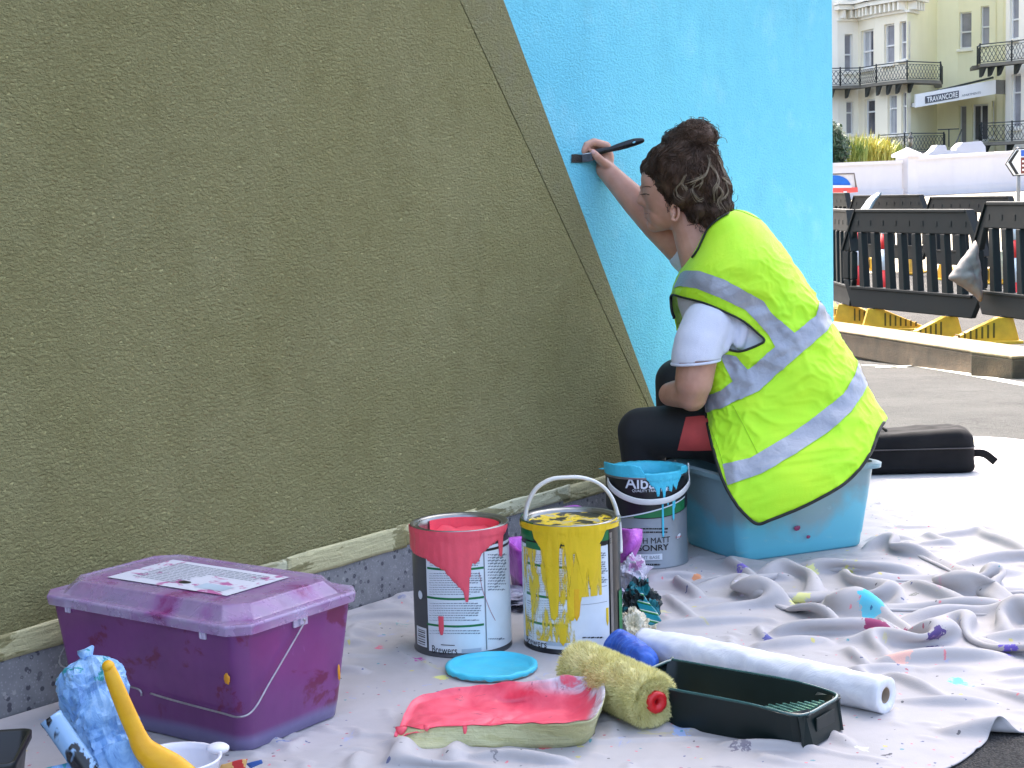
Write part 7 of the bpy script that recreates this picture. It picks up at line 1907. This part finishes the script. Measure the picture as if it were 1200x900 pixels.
zc = z_on(*[face_wall(3, None)[k] for k in (0, 3)], 1040, 18).z
for i in (1, 2, 3, 4):
    a, b, d, n_ = face_wall(i, None)
    for (zz_, h, pr, nm) in ((zc, .12, .12, 'cornice'), (zc+.55, .22, .55, 'cornice'), (zc+.80, .14, .70, 'cornice')):
        bm = bmesh.new(); bm_prism(bm, [a+Z*zz_-d*pr*.35, b+Z*zz_+d*pr*.35, b+Z*zz_+n_*pr+d*pr*.35, a+Z*zz_+n_*pr-d*pr*.35], Z*h); bm_obj(nm, bm, M_trim, hotel)
    L = (b-a).length; n = max(2, int(L/.33))
    for k in range(n):
        bm = bmesh.new(); bm_box(bm, a+d*(L*(k+.5)/n)+n_*.22+Z*(zc+.33), .13, .44, .40, (d, n_, Z)); bm_obj('cornice_bracket', bm, M_trim, hotel)
# white architraves round pairs of bay windows
# ---- balconies -------------------------------------------------------------
def balcony(path_px, floor_px, Yoff, rail_h, name_lab, brackets, par, z=None, lattice=True, pitch=.22):
    """path of (px, Y) corners, floor at picture height floor_px of the first corner"""
    pts = [hp_(*q) for q in path_px]; zf = P(path_px[0][0], floor_px, path_px[0][1]).z if z is None else z
    t_ = bpy.data.objects.new('balcony', None)
    bm = bmesh.new(); inn = [p+Vector((0, 1.4, 0)) for p in pts]; bm_prism(bm, [p+Z*(zf-.16) for p in pts+inn[::-1]], Z*.16); bo_ = bm_obj('balcony', bm, mat_b, par)
    segs = list(zip(pts[:-1], pts[1:]))
    for a, b in segs:
        L = (b-a).length; d = (b-a).normalized(); bm = bmesh.new()
        for zz_, th in ((.06, .03), (rail_h, .05), (rail_h*.86, .022)): bm_box(bm, (a+b)/2+Z*(zf+zz_), L, .045, th, (d, Vector((d.y, -d.x, 0)), Z))
        bm_obj('rail', bm, M_blk, bo_)
        bm = bmesh.new(); n = max(1, int(L/pitch)); hh = rail_h*.86-.07
        for k in range(n):
            x0, x1 = L*k/n, L*(k+1)/n
            for (u0, v0, u1, v1) in ((x0, 0, x1, hh*.5), (x0, hh*.5, x1, hh), (x0, hh*.5, x1, 0), (x0, hh, x1, hh*.5)):
                bm_tube(bm, [a+d*u0+Z*(zf+.07+v0), a+d*u1+Z*(zf+.07+v1)], .016, 4, cap=False)
        tag(bm_obj('lattice', bm, M_blk, bo_), kind='stuff')
        for q in (a, b):
            bm = bmesh.new(); bm_tube(bm, [q+Z*zf, q+Z*(zf+rail_h+.06)], .04, 8); bm_obj('rail_post', bm, M_blk, bo_)
    for (px, Y) in brackets:
        q = hp_(px, Y); bm = bmesh.new(); w = .12
        bm_prism(bm, [q+Vector((-w/2, 0, zf-.16)), q+Vector((-w/2, 1.0, zf-.16)), q+Vector((-w/2, 1.0, zf-.62)), q+Vector((-w/2, .62, zf-.56)), q+Vector((-w/2, .30, zf-.34))], Vector((w, 0, 0))); bm_obj('bracket', bm, M_blk, bo_)
mat_b = simple('balcony_slab', (120, 116, 104), .8, .15, 2)
def zof(px, py, Y): return P(px, py, Y).z
z1 = zof(1062, 93, 83.6)
balcony([(940, 87.2), (985, 87.2), (1008, 87.4), (1027, 85.7), (1063, 83.6), (1102, 85.2), (1104, 88.8)], 0, 0, .88, '', [(978, 87.2), (996, 87.3), (1020, 86.6), (1033, 85.5), (1045, 84.8), (1056, 84.2), (1070, 84.0)], hotel, z=z1)
z2 = zof(1146, 77, 86)
balcony([(1145, 86.3), (1148, 84.6), (1185, 83.2), (1260, 79.2)], 0, 0, .95, '', [(1155, 84.6), (1165, 84.2), (1176, 83.8), (1196, 83.0)], hotel, z=z2)
z3 = zof(1085, 177, 84.5)
balcony([(1030, 85.7), (1060, 83.9), (1068, 83.7), (1106, 84.8), (1107, 88)], 0, 0, .88, '', [], hotel, z=z3)
z4 = zof(1150, 167, 84.5)
balcony([(1148, 86.3), (1150, 84.4), (1186, 83.2), (1260, 79.2)], 0, 0, .95, '', [(1160, 84.2), (1188, 83.2)], hotel, z=z4)
# terrace under the lower balconies
bm = bmesh.new(); pl_ = [hp_(620, 90), hp_(940, 87), hp_(1060, 84.2), hp_(1108, 85), hp_(1150, 84.8), hp_(1260, 80)]; bm_prism(bm, [p+Z*.0 for p in pl_+[hp_(1260, 90), hp_(620, 94)]], Z*(z3-.2)); bm_obj('terrace', bm, mat_hotel('terrace_stone', (170, 160, 130)), hotel)
# sloping handrail of the entrance steps
bm = bmesh.new(); bm_tube(bm, [P(1115, 180, 80), P(1127, 152, 84)], .04, 6); bm_tube(bm, [P(1099, 152, 85), P(1124, 151, 85)], .03, 6); bm_tube(bm, [P(1112, 152, 85), P(1112, 172, 85)], .03, 6); bm_obj('handrail', bm, M_blk, hotel)
# ---- entrance canopy with its lettering -------------------------------------
M_can = simple('canopy_white', (236, 236, 232), .6, .03, 1)
ca, cb = P(1073, 126, 84.2), P(1167, 110, 85.2); ca2, cb2 = P(1073, 110.5, 84.2), P(1167, 93.5, 85.2)
bm = bmesh.new(); dn = Vector((0, .25, 0))
bm_prism(bm, [ca, cb, cb2, ca2], dn); cano = bm_obj('canopy', bm, M_can, hotel)
bm = bmesh.new(); bm_prism(bm, [ca+Z*.05, cb+Z*.05, cb+Z*.05+Vector((0, 4.5, 0)), ca+Z*.05+Vector((0, 4.5, 0))], Z*.2); bm_obj('canopy_soffit', bm, M_can, cano)
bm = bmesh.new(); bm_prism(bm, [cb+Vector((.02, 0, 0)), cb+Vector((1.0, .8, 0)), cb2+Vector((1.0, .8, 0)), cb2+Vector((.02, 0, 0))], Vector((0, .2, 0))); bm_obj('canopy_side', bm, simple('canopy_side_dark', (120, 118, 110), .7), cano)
bm = bmesh.new(); bm_tube(bm, [ca2+Vector((.9, 2.2, .1)), cb2+Vector((.5, 2.2, .25))], .06, 6); bm_obj('canopy_gutter', bm, M_blk, cano)
def canopy_pt(px, py): 
    n_ = (cb-ca).cross(Z).normalized(); d = ray(px, py); t_ = (ca-CAM).dot(n_)/d.dot(n_); return CAM+d*t_
M_letd = simple('letter_panel_dark', (70, 76, 86), .5)
nn = -Vector((0, 1, 0))
bm = bmesh.new(); bm_prism(bm, [canopy_pt(x, y)+nn*.02 for x, y in ((1084, 121.5), (1123.5, 114.5), (1123.5, 106), (1084, 113))], nn*.01); bm_obj('name_panel', bm, M_letd, cano)
def flat_text(s, x0, x1, yb0, yb1, hpx, mat, off, bold=0.0):
    me = text_mesh(s, bold); xs = [v.co.x for v in me.vertices]; w = max(xs)-min(xs); m0 = min(xs)
    for v in me.vertices:
        u = (v.co.x-m0)/w; px = x0+(x1-x0)*u; py = yb0+(yb1-yb0)*u-hpx*v.co.y/.73; v.co = canopy_pt(px, py)+nn*off
    me.materials.clear(); me.materials.append(mat); o = bpy.data.objects.new('lettering', me); link(o, cano); o.matrix_parent_inverse = parent_inv(cano)
flat_text('TRAVANCORE', 1086, 1122, 120, 113.4, 6.2, M_can, .05, .02)
flat_text('APARTMENTS', 1127, 1149, 113.4, 109.6, 2.6, M_letd, .03, .0)
# ---- planting behind the wall -------------------------------------------------
def leaves_thing(name, label, cat, box, n, mat, kind, seed, group=None):
    """blade plants: arching strap leaves fanning from clumps"""
    rn = random.Random(seed); o = thing(name, label, cat, box[0], 0, group); V = []; Fc = []
    base = Vector(box[0]); ex = Vector(box[1])
    for i in range(n):
        c = base+Vector((rn.uniform(-1, 1)*ex.x, rn.uniform(-1, 1)*ex.y, rn.random()*ex.z*.25)); a = rn.random()*2*PI; lean = rn.uniform(.1, .75); L = ex.z*rn.uniform(.6, 1.15); w = rn.uniform(.018, .04)
        d = Vector((math.cos(a), math.sin(a), 0)); s = Vector((-d.y, d.x, 0)); k0 = len(V)
        for k in range(5):
            t_ = k/4; p = c+d*(lean*L*.7*t_**1.5)+Z*(L*(t_-.22*lean*t_*t_*2)); ww = w*(1-t_)**.6*(.5+.5*min(1, t_*4))
            V += [p-s*ww, p+s*ww]
        for k in range(4): Fc.append((k0+2*k, k0+2*k+1, k0+2*k+3, k0+2*k+2))
    m_ = mesh_obj('leaves', V, Fc, mat, o); tag(m_, kind='stuff'); return o
def mat_leaf(name, a, b):
    t = NT(name); co = t.co(); n = t.noise(co, 2.2, 4, .6); t.set(Base_Color=t.ramp(n, [(.35, s2l(a)), (.65, s2l(b))]), Roughness=.6); t.b.inputs['Transmission Weight'].default_value = .0; t.b.inputs['Subsurface Weight'].default_value = .1; return t.m
M_lf1 = mat_leaf('strap_leaf', (84, 108, 44), (150, 156, 70)); M_lf2 = mat_leaf('dark_leaf', (28, 52, 34), (58, 84, 50)); M_lf3 = mat_leaf('light_leaf', (150, 150, 60), (196, 186, 96))
for i, (px, w, h, m_) in enumerate(((1000, .4, .85, M_lf1), (1014, .45, 1.0, M_lf3), (1030, .45, .95, M_lf3), (1043, .4, .75, M_lf1))):
    c = P(px, 192, 58+i*.8); leaves_thing('phormium', ['strap leaved green plant nearest the dark bush', 'tall strap leaved green plant in the middle of the clump', 'pale yellow green strap leaved plant with flower tips', 'strap leaved plant at the right end of the clump by the gate lamp'][i], 'plant', (c, (w, .5, h)), 260, m_, 0, 40+i, 'strap leaved plants behind the white wall')
# dark bush: many small leaf faces
def bush(px, py, Y, r, n, mat, label):
    rn = random.Random(px); c = P(px, py, Y); o = thing('bush', label, 'bush', (c.x, c.y, c.z-r.z)); V = []; Fc = []
    for i in range(n):
        d = Vector((rn.gauss(0, 1), rn.gauss(0, 1), rn.gauss(0, 1))).normalized(); k = rn.random()**.35; k *= 1+.25*mnoise.noise(d*2.5)
        p = c+Vector((d.x*r.x, d.y*r.y, d.z*r.z))*k; a = Vector((rn.gauss(0, 1), rn.gauss(0, 1), rn.gauss(0, 1))).normalized(); b = a.orthogonal().normalized(); s = .06+rn.random()*.05; k0 = len(V)
        V += [p-a*s, p+b*s*.5, p+a*s, p-b*s*.5]; Fc.append((k0, k0+1, k0+2, k0+3))
    tag(mesh_obj('foliage', V, Fc, mat, o), kind='stuff')
    bm = bmesh.new(); bm_tube(bm, [Vector((c.x, c.y, c.z-r.z*1.05)), Vector((c.x+.05, c.y, c.z-r.z*.2))], .06, 8); bm_obj('stem', bm, M_lf2, o)
    return o
bush(972, 172, 56.5, Vector((.65, .7, .85)), 2600, M_lf2, 'dark green rounded bush against the edge of the blue wall')
bush(1048, 186, 60.5, Vector((.5, .4, .28)), 500, M_lf1, 'low leafy bush at the foot of the strap leaved plants')
# small bit of parked car? only a rounded blue roof shows at the right edge
